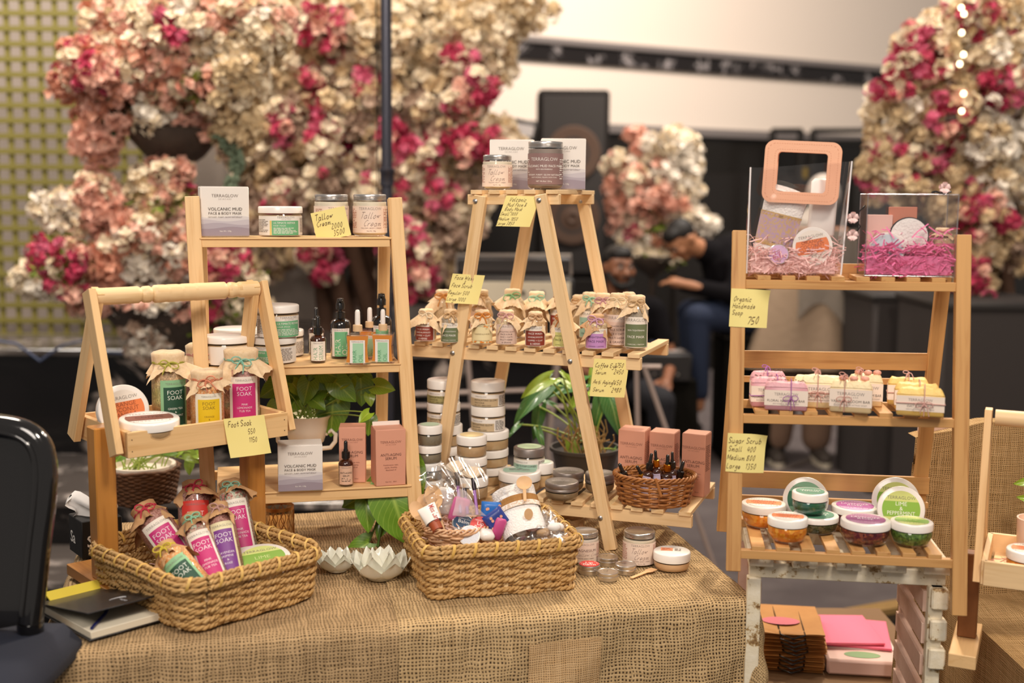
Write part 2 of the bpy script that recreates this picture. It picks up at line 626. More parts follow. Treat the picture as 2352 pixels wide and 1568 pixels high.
class Print:
 """flat print mapped onto a surface; fn(x, y, lift) gives the 3-D point"""
 def __init__(s, mb, fn, step=None, lift=0.0003):
  s.mb, s.fn, s.step, s.k, s.lift = mb, fn, step, 0, lift
 def pt(s, x, y):
  return tuple(s.fn(x, y, s.k * s.lift))
 def rect(s, x0, y0, x1, y1, mi, up=True):
  if up:
   s.k += 1
  nx = max(1, int(math.ceil(abs(x1 - x0) / s.step))) if s.step else 1
  vs = []
  for i in range(nx + 1):
   x = x0 + (x1 - x0) * i / nx
   vs += [s.pt(x, y0), s.pt(x, y1)]
  s.mb.add(vs, [[2 * i, 2 * i + 2, 2 * i + 3, 2 * i + 1] for i in range(nx)], mi, None, [[(0, 0)] * 4] * nx)
  return s
 def poly(s, pts, mi):
  s.k += 1
  s.mb.add([s.pt(x, y) for x, y in pts], [list(range(len(pts)))], mi)
  return s
 def disc(s, r, mi, cx=0, cy=0, y0=None, y1=None, n=36):
  """disc, or the band of it between y0 and y1"""
  lo, hi = (-r if y0 is None else y0), (r if y1 is None else y1)
  a0 = math.asin(max(-1, min(1, lo / r)))
  a1 = math.asin(max(-1, min(1, hi / r)))
  k = n // 2
  right = [(cx + r * cos(a0 + (a1 - a0) * i / k), cy + r * sin(a0 + (a1 - a0) * i / k)) for i in range(k + 1)]
  return s.poly(right + [(2 * cx - x, y) for x, y in right[::-1]], mi)
 def text(s, t, x, y, h, mi, al='c', shear=0.0, off=0.0, space=1.0, rot=0, sx=1.0):
  """h is the cap height"""
  vs, fs, w = glyphs(t, shear, off, space)
  k = h / 0.69
  dx = {'c': -w / 2, 'l': 0, 'r': -w}[al]
  ca, sa = cos(rot), sin(rot)
  out = []
  kk = s.k
  s.k = kk + 1
  for a, b in vs:
   a, b = (a + dx) * k * sx, b * k
   out.append(s.pt(x + a * ca - b * sa, y + a * sa + b * ca))
  s.mb.add(out, fs, mi, None, [[(0, 0)] * len(f) for f in fs])
  s.k = kk
  return s
 def hand(s, t, x, y, h, mi, al='l', rr=None, slant=0.25, rot=0, wd=0.62, jit=0.35, cond=0.72):
  q, w = pen(t, rr or R, jit, wd)
  k = h / 8
  dx = {'c': -w / 2, 'l': 0, 'r': -w}[al]
  kk = s.k
  s.k = kk + 1
  ca, sa = cos(rot), sin(rot)
  for f in q:
   vs = []
   for p in f:
    a, b = ((p.x + dx) * cond + p.y * slant) * k, p.y * k
    vs.append(s.pt(x + a * ca - b * sa, y + a * sa + b * ca))
   s.mb.add(vs, [[3, 2, 1, 0]], mi, None, [[(0, 0)] * 4])
  s.k = kk
  return s
 def lines(s, x0, x1, y1, n, pitch, mi, rr=None, hw=0.42):
  """unreadable small print: rows of short words"""
  rr = rr or R
  kk = s.k
  s.k = kk + 1
  for i in range(n):
   x = x0
   y = y1 - i * pitch
   end = x1 - rr.uniform(0, (x1 - x0) * 0.35)
   while x < end:
    w = rr.uniform(1.2, 3.6) * pitch
    s.mb.add([s.pt(x, y), s.pt(min(x + w, x1), y), s.pt(min(x + w, x1), y + pitch * hw), s.pt(x, y + pitch * hw)], [[0, 1, 2, 3]], mi, None, [[(0, 0)] * 4])
    x += w + pitch * 0.5
  s.k = kk
  return s
def cylmap(r, z0=0.0, rot=0.0, taper=0.0):
 def fn(x, y, l):
  a = x / r + rot
  q = r + l
  return (q * sin(a), -q * cos(a), z0 + y)
 return fn
def flatmap(y0, z0=0.0, x0=0.0):
 return lambda x, y, l: (x0 + x, y0 - l, z0 + y)
def topmap(z0, rot=0.0):
 ca, sa = cos(rot), sin(rot)
 return lambda x, y, l: (x * ca - y * sa, x * sa + y * ca, z0 + l)
INK = lambda n='ink', c='2b2320': mat(n, c, 0.7, spec=0.1)
# ---------------------------------------------------------------- shared materials
WHITE = mat('white_plastic', 'f4efe9', 0.28, coat=0.3)
WHITED = mat('white_paper', 'efe9e2', 0.6)
PEACHL = mat('peach_label', 'efd9c8', 0.55)
SILVER = mat('brushed_aluminium', 'cfcac6', 0.28, 0.95)
SILVERD = mat('satin_grey_lid', '9a918c', 0.38, 0.75)
CLEAR = glass('clear_glass')
FILM = glass('clear_film', (0.99, 0.99, 0.99), 0.06, 0.12)
FILM2 = glass('crinkled_film', (0.99, 0.99, 0.99), 0.16, 0.16)
PVC = glass('clear_vinyl', (0.99, 0.985, 0.99), 0.03, 0.06)
CREAMC = mat('cream_filling', 'efe2cc', 0.4, sss=0.1)
BEIGEC = mat('beige_filling', 'c9ab82', 0.45, var=(60, 0.2, 'b8966c'))
INKD = mat('dark_ink', '3a322f', 0.7, spec=0.1)
INKG = mat('grey_ink', '8a817c', 0.7, spec=0.1)
INKW = mat('white_ink', 'f6f2ec', 0.6)
GREENP = mat('mint_green_print', '6db383', 0.55)
GREENL = mat('pale_green_print', 'a5d3ae', 0.55)
YELLP = mat('yellow_print', 'e8cf7a', 0.55)
PINE = wood('pine_wood', 'e8c08a', 'd3a163', 0.5)
PINEP = wood('pale_pine_wood', 'ecca9a', 'dbb27a', 0.5)
OAKW = wood('honey_wood', 'cb9a60', 'a8713c', 0.45)
AMBERW = wood('amber_varnished_wood', 'c98a42', 'b27233', 0.32, knots=False, coat=0.4)
KRAFT = mat('kraft_paper', 'c39a6e', 0.75, var=(70, 0.15, 'b58a5e'), bump=(90, 0.4))
MUSLIN = mat('unbleached_muslin', 'ebd0ac', 0.9, var=(140, 0.15, 'e0c298'), bump=(400, 0.5, 0.001), sheen=0.2)
JUTE = mat('jute_twine', 'd2ac7c', 0.9, var=(200, 0.2, 'b98f5e'), bump=(500, 0.6))
BLACKP = mat('black_plastic', '121010', 0.25, coat=0.5)
AMBERG = mat('amber_glass', '3a1505', 0.08, coat=0.8, spec=0.6)
GOLD = mat('gold_metal', 'd79a35', 0.22, 1.0)
STEEL = mat('screw_steel', 'bfbcb8', 0.3, 1.0)
def twine(c):
 return mat('twine_' + c, c, 0.9, bump=(600, 0.5))
def brand(p, x, y, h, mi, mi2=None):
 """brand lettering as on every pack"""
 p.text('TERRAGLOW', x, y, h, mi, off=-0.008)
 p.text('SKINCARE', x, y - h * 0.85, h * 0.42, mi2 if mi2 is not None else mi, off=-0.008, space=1.7)
def bow(mb, X, s, mi=0, r=0.0009, rr=None, tails=2, loops=2):
 rr = rr or R
 for k in range(loops):
  sg = 1 if k % 2 else -1
  a = rr.uniform(0.1, 0.9)
  pts = []
  for i in range(11):
   t = i / 10 * 2 * pi
   rad = s * (0.5 - 0.5 * cos(t))
   pts.append((sg * rad * cos(a * 0.6) - 0 + sg * 0.0, -0.003 - 0.25 * s * sin(t / 2), rad * sin(a * 0.5) * 0.5 + sin(t) * s * 0.33 - rad * 0.15))
  mb.tube(pts, r, 5, X, mi)
 for k in range(tails):
  sg = 1 if k % 2 else -1
  q = rr.uniform(0.7, 1.3)
  pts = [(sg * s * q * t * (0.9 - 0.3 * t) * 0.8, -0.003 - 0.2 * s * sin(t * 2.5), -s * q * (t ** 1.4) * 1.1 + 0.1 * s * sin(5 * t)) for t in (0, .25, .5, .75, 1)]
  mb.tube(pts, r, 5, X, mi)
 mb.ball(r * 2.2, X @ T(0, -0.003, 0), mi, 6, 4)
# ---------------------------------------------------------------- product builders (origin at the centre of the base, front is -Y)
def b_mud_box(root, w, h, d):
 mb = MB().box((w, d, h), T(0, 0, h / 2), 0, 0.0012)
 mb.box((w * 0.985, d * 0.97, 0.0012), T(0, 0, h + 0.0006), 0, 0.0003)
 mb.build('carton', mat('white_card', 'eee7e0', 0.45), root)
 mb = MB()
 p = Print(mb, flatmap(-d / 2 - 0.0002))
 W = w * 0.992
 for k, (y, c) in enumerate(((0.40, 1), (0.33, 2), (0.26, 3), (0.18, 4))):
  pts = [(-W / 2, 0.002), (W / 2, 0.002)]
  for i in range(13):
   x = W / 2 - W * i / 12
   pts.append((x, h * (y + 0.022 * sin(6 * i / 12 + k * 1.9))))
  p.poly(pts, c)
 brand(p, 0, h * 0.80, h * 0.06, 5)
 p.text('VOLCANIC MUD', 0, h * 0.53, h * 0.062, 0, off=-0.006)
 p.text('FACE & BODY MASK', 0, h * 0.45, h * 0.05, 0, off=-0.006)
 p.text('DETOXIFY. PURIFY. GLOW NATURALLY', 0, h * 0.385, h * 0.026, 5)
 p.text('Net Wt. 120g', 0, h * 0.10, h * 0.028, 6)
 sd = Print(mb, lambda x, y, l: (w / 2 + 0.0002 + l, x, y))
 sd.lines(-d * 0.36, d * 0.36, h * 0.88, 12, h * 0.035, 5)
 g = [mat('card_wave_' + str(i), c, 0.5) for i, c in enumerate(('d9d3d4', 'c6bfc6', 'b1a8b3', '9d909c'))]
 mb.build('printed_artwork', [INKD] + g + [INKG, INKW], root, 0)
def b_serum_box(root, w, h, d):
 PK = mat('salmon_card', 'dd9f86', 0.5)
 MB().box((w, d, h), T(0, 0, h / 2), 0, 0.0010).box((w * 0.98, d * 0.96, 0.0012), T(0, 0, h + 0.0006, rx=0.03), 0, 0.0003).build('carton', PK, root)
 mb = MB()
 p = Print(mb, flatmap(-d / 2 - 0.0002))
 ik = mat('brown_ink', '8a5a4a', 0.7)
 brand(p, 0, h * 0.76, h * 0.043, 0)
 p.text('ANTI-AGING', 0, h * 0.53, h * 0.047, 1, off=-0.004, sx=.95)
 p.text('SERUM', 0, h * 0.465, h * 0.047, 1, off=-0.004)
 for i, t in enumerate(('Frankincense resin,', 'Jojoba, Rosehip,', 'Blackseed oil')):
  p.text(t, 0, h * (0.36 - 0.045 * i), h * 0.024, 0)
 p.text('Net Vol.   30ml', 0, h * 0.06, h * 0.022, 0)
 sd = Print(mb, lambda x, y, l: (w / 2 + 0.0002 + l, x, y))
 sd.lines(-d * 0.36, d * 0.3, h * 0.80, 14, h * 0.03, 0)
 mb.build('printed_artwork', [ik, mat('dark_brown_ink', '5a3a32', 0.7)], root, 0)
def jar_shell(root, w, h, lid, content, lidmat=WHITE, lidover=1.03, fill=0.92, bowl=0.12, ribs=False, name='jar_body'):
 """jar with a clear wall, its filling and a screw lid; lid: lid height"""
 r = w / 2 / max(1, lidover)
 hb = h - lid
 c = min(hb * bowl * 2, r * 0.5)
 seg = 40
 prof = [(0, 0.001), (r - c, 0.0), (r - c * 0.35, c * 0.25), (r, c), (r, hb * 0.93), (r * 0.94, hb), (r * 0.94, hb + lid * 0.3)]
 MB().lathe(prof, seg).build(name, CLEAR, root, 50)
 q = r * 0.985
 prof = [(0, 0.003), (q - c, 0.0025), (q - c * 0.35, c * 0.25 + .002), (q, c + .002), (q, hb * fill), (0, hb * fill)]
 MB().lathe(prof, seg).build('filling', content, root, 50)
 R0 = r * lidover
 e = min(0.0025, lid * 0.15)
 prof = [(R0 - 0.0015, hb + 0.0005), (R0, hb + 0.0012), (R0, h - e), (R0 - e * 0.4, h - e * 0.35), (R0 - e, h), (0, h)]
 if ribs:
  prof = [(R0 - 0.0015, hb + 0.0005), (R0, hb + 0.0012), (R0, hb + lid * .25), (R0 * .975, hb + lid * .33), (R0, hb + lid * .42), (R0, h - e), (R0 - e * 0.4, h - e * 0.35), (R0 - e, h), (R0 - e * 2, h - .0006), (0, h - .0006)]
 MB().lathe(prof, 48).build('lid', lidmat, root, 35)
 return r, hb
def b_repair_jar(root, w, h, rot=0.0):
 lid = h * 0.24
 r, hb = jar_shell(root, w, h, lid, mat('tan_cream', 'cfae80', 0.5), WHITE, 1.04, 0.93, 0.07)
 mb = MB()
 p = Print(mb, cylmap(r + 0.0003, 0, rot), 0.004)
 p.rect(-r * 2.6, hb * 0.06, r * 2.6, hb * 0.90, 0)
 p.rect(-r * 0.36, hb * 0.06, r * 1.0, hb * 0.70, 1)
 p.rect(-r * 0.46, hb * 0.06, -r * 0.37, hb * 0.70, 2)
 p.text('TERRAGLOW', r * 0.32, hb * 0.80, hb * 0.09, 4, off=-0.014)
 p.text('SKINCARE', r * 0.32, hb * 0.735, hb * 0.04, 4, space=1.7)
 p.text('ULTIMATE REPAIR', -r * 0.28, hb * 0.56, hb * 0.085, 3, 'l')
 p.text('HAIR MASK', -r * 0.28, hb * 0.44, hb * 0.075, 3, 'l', off=-.01)
 p.lines(-r * 0.28, r * 0.92, hb * 0.36, 5, hb * 0.055, 3)
 p.lines(-r * 1.5, -r * 0.55, hb * 0.72, 9, hb * 0.065, 4)
 p.lines(r * 1.12, r * 1.9, hb * 0.78, 10, hb * 0.065, 4)
 mb.build('label', [WHITED, GREENP, YELLP, INKW, INKG], root, 30)
def glass_jar(root, w, h, content, lidh, lidmat=SILVER, shoulder=0.9, fill=1.03):
 r = w / 2
 hb = h - lidh
 e = 0.006
 prof = [(0, 0.001), (r - e, 0), (r, e), (r, hb - e * 1.6), (r * shoulder, hb - 0.001), (r * shoulder, hb + lidh * .4)]
 MB().lathe(prof, 44).build('glass_jar', CLEAR, root, 50)
 q = r * 0.975
 MB().lathe([(0, 0.003), (q - e, 0.003), (q, e + .002), (q, (hb - e) * fill), (0, (hb - e) * fill + 0.001)], 40).build('filling', content, root, 50)
 R0 = r * shoulder * 1.03
 pf = [(R0, hb - .0005)]
 for k in range(3):
  z = hb + lidh * (0.15 + 0.16 * k)
  pf += [(R0, z), (R0 * 0.975, z + lidh * 0.05), (R0, z + lidh * 0.1)]
 pf += [(R0, h - 0.0022), (R0 - 0.001, h - 0.0006), (R0 - 0.0025, h), (R0 - 0.004, h - 0.0008), (0, h - 0.0008)]
 MB().lathe(pf, 48).build('lid', lidmat, root, 35)
 return r, hb
def b_tallow(root, w, h, kind='tallow', rot=0.0):
 body = {'tallow': mat('tallow_filling', 'eee3cc', 0.35), 'mud': mat('mud_filling', '9a8a80', 0.5), 'magnesium': mat('magnesium_filling', 'efe6d8', 0.4)}[kind]
 r, hb = glass_jar(root, w, h, body, h * 0.14 if kind != 'mud' else h * .13, SILVER, 0.97 if kind == 'mud' else 0.94)
 mb = MB()
 p = Print(mb, cylmap(r + 0.0003, 0, rot), 0.004)
 if kind == 'mud':
  p.rect(-r * 2.2, hb * 0.12, r * 2.2, hb * 0.86, 0)
  p.text('TERRAGLOW', 0, hb * 0.68, hb * 0.08, 2, off=-0.012)
  p.text('VOLCANIC MUD FACE MASK', 0, hb * 0.53, hb * 0.055, 2)
  p.text('WITH SEA MINERALS', 0, hb * 0.465, hb * 0.03, 2)
  p.text('DETOXIFY. PURIFY. GLOW NATURALLY', 0, hb * 0.33, hb * 0.036, 2)
  p.text('MOISTURIZING | VEGAN | NON-TOXIC', 0, hb * 0.275, hb * 0.026, 2)
  p.text('NET Wt 8oz / 234 g', 0, hb * 0.18, hb * 0.032, 2)
  p.lines(r * 1.0, r * 1.7, hb * 0.70, 10, hb * 0.05, 2)
  p.lines(-r * 1.8, -r * 1.05, hb * 0.70, 10, hb * 0.05, 2)
  ms = [mat('mauve_label', '8d6f6c', 0.55), INKD, INKW, INKG]
 else:
  p.rect(-r * 2.4, hb * 0.10, r * 2.4, hb * 0.84, 0)
  p.text('TERRAGLOW', 0, hb * 0.73, hb * 0.075, 3, off=-0.014)
  rr = random.Random(3)
  if kind == 'tallow':
   p.hand('Tallow', -r * 0.62, hb * 0.50, hb * 0.17, 1, 'l', rr, 0.4, 0, 0.5, 0.1, 0.72)
   p.hand('Cream', -r * 0.40, hb * 0.29, hb * 0.16, 1, 'l', rr, 0.4, 0, 0.5, 0.1, 0.74)
   p.text('TALLOW | BODY | CREAM', 0.06 * r, hb * 0.215, hb * 0.035, 1, off=-.004)
   p.text('Net Wt. 100g', 0.06 * r, hb * 0.14, hb * 0.03, 1)
  else:
   p.text('MAGNESIUM', 0, hb * 0.50, hb * 0.095, 1, off=-.01)
   p.hand('Tallow Cream', -r * 0.72, hb * 0.34, hb * 0.12, 1, 'l', rr, 0.5, 0, 0.4, 0.1, 0.85)
   p.text('TALLOW | BODY | CREAM', 0, hb * 0.24, hb * 0.035, 1)
  p.lines(r * 0.88, r * 1.55, hb * 0.74, 12, hb * 0.045, 4)
  p.lines(-r * 1.6, -r * 0.9, hb * 0.74, 12, hb * 0.045, 4)
  ms = [PEACHL, mat('wine_ink', '5a2a2a', 0.7), INKW, INKG, mat('brick_ink', 'a8604c', 0.7)]
 mb.build('label', ms, root, 30)
def lid_disc(root, r, z, scheme, rot=0.0, parent_lid=None):
 """round printed label on a lid: scheme (edge colour, band colour, ink colour, words)"""
 base, band, ink, words = scheme
 mb = MB()
 p = Print(mb, topmap(z + 0.0003, rot), None, 0.00025)
 p.disc(r, 0, n=40)
 p.disc(r * 0.995, 1, y0=-r * 0.42, y1=r * 0.42)
 p.text('TERRAGLOW', 0, r * 0.54, r * 0.17, 3, off=-0.012)
 n = len(words)
 hh = r * (0.21 if n > 2 else 0.24)
 for i, t in enumerate(words):
  p.text(t, 0, (n / 2 - 0.75 - i) * hh * 1.22 + 0.0, hh, 2, sx=min(1.0, 1.45 * r / (glyphs(t)[2] * hh / .69)))
 p.text('SUGAR SCRUB', 0, -r * 0.66, r * 0.12, 3, space=1.5, off=-.004)
 mb.build('lid_label', [mat('disc_' + base, base, 0.5), mat('disc_' + band, band, 0.5), mat('disc_' + ink, ink, 0.6), INKG], root, 0)
SCH = dict(
 orange=('efe7dc', 'e8824a', 'a4502c', ('ORANGE', 'COCONUT', 'VANILLA')),
 green=('7fae8e', '2f6a4c', 'e6efe2', ('GREEN TEA', '& LEMON')),
 greens=('5f9a7c', '4c8a6c', 'f0f4ee', ('GREEN TEA', 'LEMON')),
 lav=('dba6d4', 'b04fa0', 'f0e6ee', ('LAVENDER', 'ROSE')),
 lavd=('b57aa2', '99407f', 'f0e6ee', ('LAVENDER', 'ROSE')),
 lime=('d6dd84', '8cb840', 'f2f4e0', ('LIME', '&', 'PEPPERMINT')),
 limes=('d2dc8a', '86b04a', 'c8d890', ('LIME',)),
 choc=('efe9e4', '7d4a3c', '5a3026', ('COFFEE',)),
 blue=('cfdde2', 'cfdde2', '6a6460', ('',)),
)
def b_capped(root, w, h, content, label, tw='d2ac7c', cloth=MUSLIN, neck=0.62, body=0.72, seed=1, skirt=0.5, loops=2, ax=0.0, cap=0.12, bowsize=0.22, rot=0.0):
 """bottle whose mouth is tied over with a square of cloth: glass, filling, label, cap cloth, twine"""
 rr = random.Random(seed)
 r = w / 2
 rn = r * neck
 hs = h * body                           # shoulder starts
 hn = h * (1 - cap)                      # where the twine sits
 e = r * 0.22
 prof = [(0, .001), (r - e, 0), (r, e), (r, hs), (r * 0.93, hs + (hn - hs) * 0.35), (rn, hn - (hn - hs) * .2), (rn, hn)]
 MB().lathe(prof, 32).build('glass_bottle', CLEAR, root, 60)
 q = r * .975
 prof = [(0, .003), (q - e, .003), (q, e + .002), (q, hs), (q * 0.9, hs + (hn - hs) * 0.3), (q * .55, hs + (hn - hs) * .5), (0, hs + (hn - hs) * .52)]
 MB().lathe(prof, 28).build('filling', content, root, 60)
 if label:
  mb = MB()
  ms = label(mb, r, hs, rot)
  mb.build('label', ms, root, 30)
 # cloth
 rc = rn * 1.12
 mb = MB()
 ph = rr.uniform(0, 6)
 def cap_fn(u, v):
  a = 2 * pi * u
  if v < 0.4:
   t = v / 0.4
   return (rc * t * cos(a), rc * t * sin(a), h + 0.0015 * (1 - t * t) + 0.0008 * sin(5 * a + ph) * t)
  t = (v - 0.4) / 0.6
  q = rc * (1 + 0.03 * sin(9 * a + ph) * t - 0.05 * t)
  return (q * cos(a), q * sin(a), h - t * (h - hn))
 mb.grid(36, 6, cap_fn, wrapu=True)
 L0 = skirt * w
 w1, w2, w3 = rr.uniform(.8, 1.2), rr.uniform(0, 6), rr.uniform(0, 6)
 def sk(u, v):
  a = 2 * pi * u
  b = a + ax
  sq = 1 / max(abs(cos(b)), abs(sin(b)))
  L = L0 * (0.62 + 0.85 * (sq - 1) / 0.414) * (1 + 0.18 * sin(2 * a + w2) * w1)
  if v == 1:
   L *= 1 + (0.05 if int(round(u * 72)) % 2 else -0.03)
  fold = 1 + 0.16 * v * sin(8 * a + w3) + 0.08 * v * sin(13 * a + w2)
  fl = 0.42 + 0.30 * sin(a * 1.0 + w2) + 0.2 * sin(3 * a + w3)
  q = (rn * 0.99 + L * v * max(0.22, fl) * 0.9 + 0.15 * r * v) * fold
  return (q * cos(a), q * sin(a), hn - L * (v ** 1.15) * (0.85 - 0.25 * fl) + 0.0)
 mb.grid(72, 5, sk, wrapu=True)
 mb.build('cloth_cover', cloth, root, 80)
 mb = MB()
 for k in range(2):
  mb.tube([((rn * 1.06) * cos(2 * pi * i / 24), (rn * 1.06) * sin(2 * pi * i / 24), hn + (k - .5) * 0.0022 + 0.0005 * sin(i)) for i in range(24)], 0.0011, 5, None, 0, True)
 bow(mb, T(0, -rn * 1.08, hn, rz=rr.uniform(-.3, .3), ry=rr.uniform(-.5, .5)), w * bowsize * 1.3, 0, 0.0014, rr, 2, loops)
 mb.build('twine', twine(tw), root, 80)
def soak_label(c1, c2, words, ink='f4f0ea', edge='e9e2d2'):
 def fn(mb, r, hs, rot):
  p = Print(mb, cylmap(r + 0.0004, 0, rot), 0.003)
  x = r * 0.85
  y0, y1 = hs * 0.10, hs * 0.90
  p.rect(-x, y0, x, y1, 0)
  p.text('TERRAGLOW', 0, y1 - (y1 - y0) * 0.10, (y1 - y0) * 0.045, 3, off=-0.01)
  p.rect(-x * 0.78, y0 + (y1 - y0) * 0.05, x * 0.78, y1 - (y1 - y0) * 0.15, 1)
  H = (y1 - y0)
  k = min(H * .085, x * .36)
  p.text('FOOT', 0, y0 + H * 0.70, k, 2, off=-.006)
  p.text('SOAK', 0, y0 + H * 0.70 - k * 1.3, k, 2, off=-.006)
  for i, t in enumerate(words):
   p.text(t, 0, y0 + H * 0.38 - i * k * 0.85, k * 0.5, 2, off=-.004)
  return [mat('lab_' + edge, edge, 0.5), mat('lab_' + c1, c1, 0.5), mat('lab_' + ink, ink, .6), INKG]
 return fn
def face_label(c1, lines, ink='f4f0ea', edge='efe7dc', hi=0.86, lo=0.08, flower=False):
 def fn(mb, r, hs, rot):
  p = Print(mb, cylmap(r + 0.0004, 0, rot), 0.003)
  x = r * 1.25
  y0, y1 = hs * lo, hs * hi
  p.rect(-x, y0, x, y1, 0)
  p.text('TERRAGLOW', 0, y1 - (y1 - y0) * 0.15, (y1 - y0) * 0.10, 3, off=-0.012)
  p.rect(-x * 0.86, y0 + (y1 - y0) * 0.02, x * .86, y1 - (y1 - y0) * 0.24, 1)
  H = (y1 - y0) * .74
  n = len(lines)
  for i, t in enumerate(lines):
   k = min(H / n * .5, r * 1.5 / glyphs(t)[2] * .69)
   p.text(t, 0, y0 + H * (0.9 - (i + 0.75) / n * .92) + H * .06, k, 2, off=0)
  if flower:
   rr = random.Random(5)
   for i in range(16):
    p.poly([(fx + a * rr.uniform(.7, 1.2), fy + b) for fx, fy in [(rr.uniform(-x * .8, x * .8), rr.choice((y0 + H * .12, y1 - H * .16)) + rr.uniform(-.001, .001))] for a, b in ((-.003, 0), (0, -.0016), (.003, 0), (0, .0018))], 4)
  return [mat('lab_' + edge, edge, 0.5), mat('lab_' + c1, c1, 0.5), mat('lab_' + ink, ink, .6), INKG, mat('petal_print', 'e88a2a', .5)]
 return fn
def b_soap(root, w, h, d, col, col2, name, sub, tw, topcol, top='speck', seed=1):
 rr = random.Random(seed)
 sm = mat('soap_' + col, col, 0.38, sss=0.25, var=(30, 0.25, col2))
 tm = mat('soap_' + topcol, topcol, 0.5, sss=0.15, bump=(160, 0.5, 0.004))
 hb = h * (0.80 if top == 'speck' else 0.74)
 MB().box((w, d, hb), T(0, 0, hb / 2), 0, 0.003).build('soap_bar', sm, root, 60)
 mb = MB()
 ph = rr.uniform(0, 9)
 def tf(u, v):
  x, y = (u - .5) * w * 0.985, (v - .5) * d * 0.98
  e = min(1, min(u, 1 - u) * 14, min(v, 1 - v) * 8)
  b = (h - hb) * (0.75 + (0.10 if top == 'speck' else 0.22) * noise.noise(V((x * 70 + ph, y * 70, ph))))
  return (x, y, hb - 0.001 + e * b)
 mb.grid(22, 10, tf)
 mb.build('soap_top', tm, root, 80)
 if top == 'speck':
  mb = MB()
  for k in range(26):
   x, y = rr.uniform(-.45, .45) * w, rr.uniform(-.45, .45) * d
   mb.ball(0.0013, T(x, y, h * 0.985, rz=rr.uniform(0, 3)), 0, 5, 3, (1.8, .8, .5))
  mb.build('dried_buds', mat('bud_brown', '6a4438', .8), root, 80, 'stuff')
 elif top == 'rose':
  for k in range(3):
   mb = MB().ball(0.0065, T((k - 1) * w * .26 + .004, rr.uniform(-.2, .1) * d, h * 0.98), 0, 10, 6, (1.2, .9, .8))
   mb.build('rosebud', mat('rose_soap', 'e8a894', .5, sss=.2, bump=(120, .8, .003)), root, 80)
 # paper band
 mb = MB()
 y0, y1 = h * 0.17, h * 0.68
 o = 0.0004
 for (a, b, c, e) in ((-w / 2 - o, -d / 2 - o, w / 2 + o, -d / 2 - o), (w / 2 + o, -d / 2 - o, w / 2 + o, d / 2 + o), (w / 2 + o, d / 2 + o, -w / 2 - o, d / 2 + o), (-w / 2 - o, d / 2 + o, -w / 2 - o, -d / 2 - o)):
  mb.add([(a, b, y0), (c, e, y0), (c, e, y1), (a, b, y1)], [[0, 1, 2, 3]], 0)
 p = Print(mb, flatmap(-d / 2 - o))
 H = y1 - y0
 p.text('TERRAGLOW', 0, y0 + H * 0.66, H * 0.18, 2, off=-0.006, sx=.95)
 p.text('SKINCARE', 0, y0 + H * 0.51, H * 0.08, 2, space=1.7)
 p.text(name, 0, y0 + H * 0.25, H * 0.15, 1, off=-.006, sx=min(1, w * .93 / (glyphs(name, 0, -.006)[2] * H * .15 / .69)))
 p.text(sub, 0, y0 + H * 0.08, H * 0.08, 2, space=1.2, sx=min(1, w * .85 / (glyphs(sub, 0, 0, 1.2)[2] * H * .08 / .69)))
 mb.build('paper_band', [mat('band_paper', 'f0dfd0', .6), INKD, INKG], root, 30)
 # twine round the bar, with a bow in front
 mb = MB()
 x = rr.uniform(-.15, .2) * w
 o = 0.0014
 loop = [(x, -d / 2 - o, -0.0 + .001), (x, -d / 2 - o, h * .5), (x, -d / 2 - o, h * .97), (x, -d * .4, h * 1.0 + o), (x, d * .4, h * 1.0 + o), (x, d / 2 + o, h * .9), (x, d / 2 + o, .001)]
 mb.tube(loop, 0.0008, 5)
 z = h * (0.36 + 0.1 * rr.random())
 mb.tube([(-w / 2 - o, -d / 2 - o, z), (0, -d / 2 - o * 1.5, z + 0.001), (w / 2 + o, -d / 2 - o, z), (w / 2 + o, d / 2 + o, z), (-w / 2 - o, d / 2 + o, z)], 0.0010, 5, None, 0, True) if rr.random() < .35 else None
 bow(mb, T(x, -d / 2 - .001, z), w * 0.19, 0, 0.0008, rr, 2, 2)
 if rr.random() < .6:
  bow(mb, T(x, -d * .2, h + .003, rx=-.9), w * 0.16, 0, 0.0009, rr, 3, 1)
 mb.build('twine', twine(tw), root, 80)
def b_dropper(root, w, h, body=AMBERG, cap=BLACKP, bulb=BLACKP, lab=None, label=None):
 r = w / 2
 hb = h * 0.58
 MB().lathe([(0, .001), (r - .003, 0), (r, .003), (r, hb * .86), (r * .8, hb * .95), (r * .42, hb), (r * .42, hb + h * .05)], 28).build('bottle', body, root, 50)
 rc = r * 0.52
 mb = MB()
 pf = [(rc, hb + h * .02), (rc, hb + h * .17), (rc * .85, hb + h * .18), (rc * .6, hb + h * .185)]
 mb.lathe(pf, 24)
 for k in range(20):
  a = 2 * pi * k / 20
  mb.box((.0008, .0008, h * .13), T(rc * cos(a), rc * sin(a), hb + h * .095, rz=a), 0, .0001)
 mb.build('collar', cap, root, 35)
 MB().lathe([(rc * .62, hb + h * .18), (rc * .66, hb + h * .20), (rc * .5, hb + h * .24), (rc * .5, h - rc * .5), (rc * .35, h - rc * .15), (0, h)], 20).build('rubber_bulb', bulb, root, 50)
 if label:
  mb = MB()
  ms = label(mb, r, hb * .86, 0)
  mb.build('label', ms, root, 30)
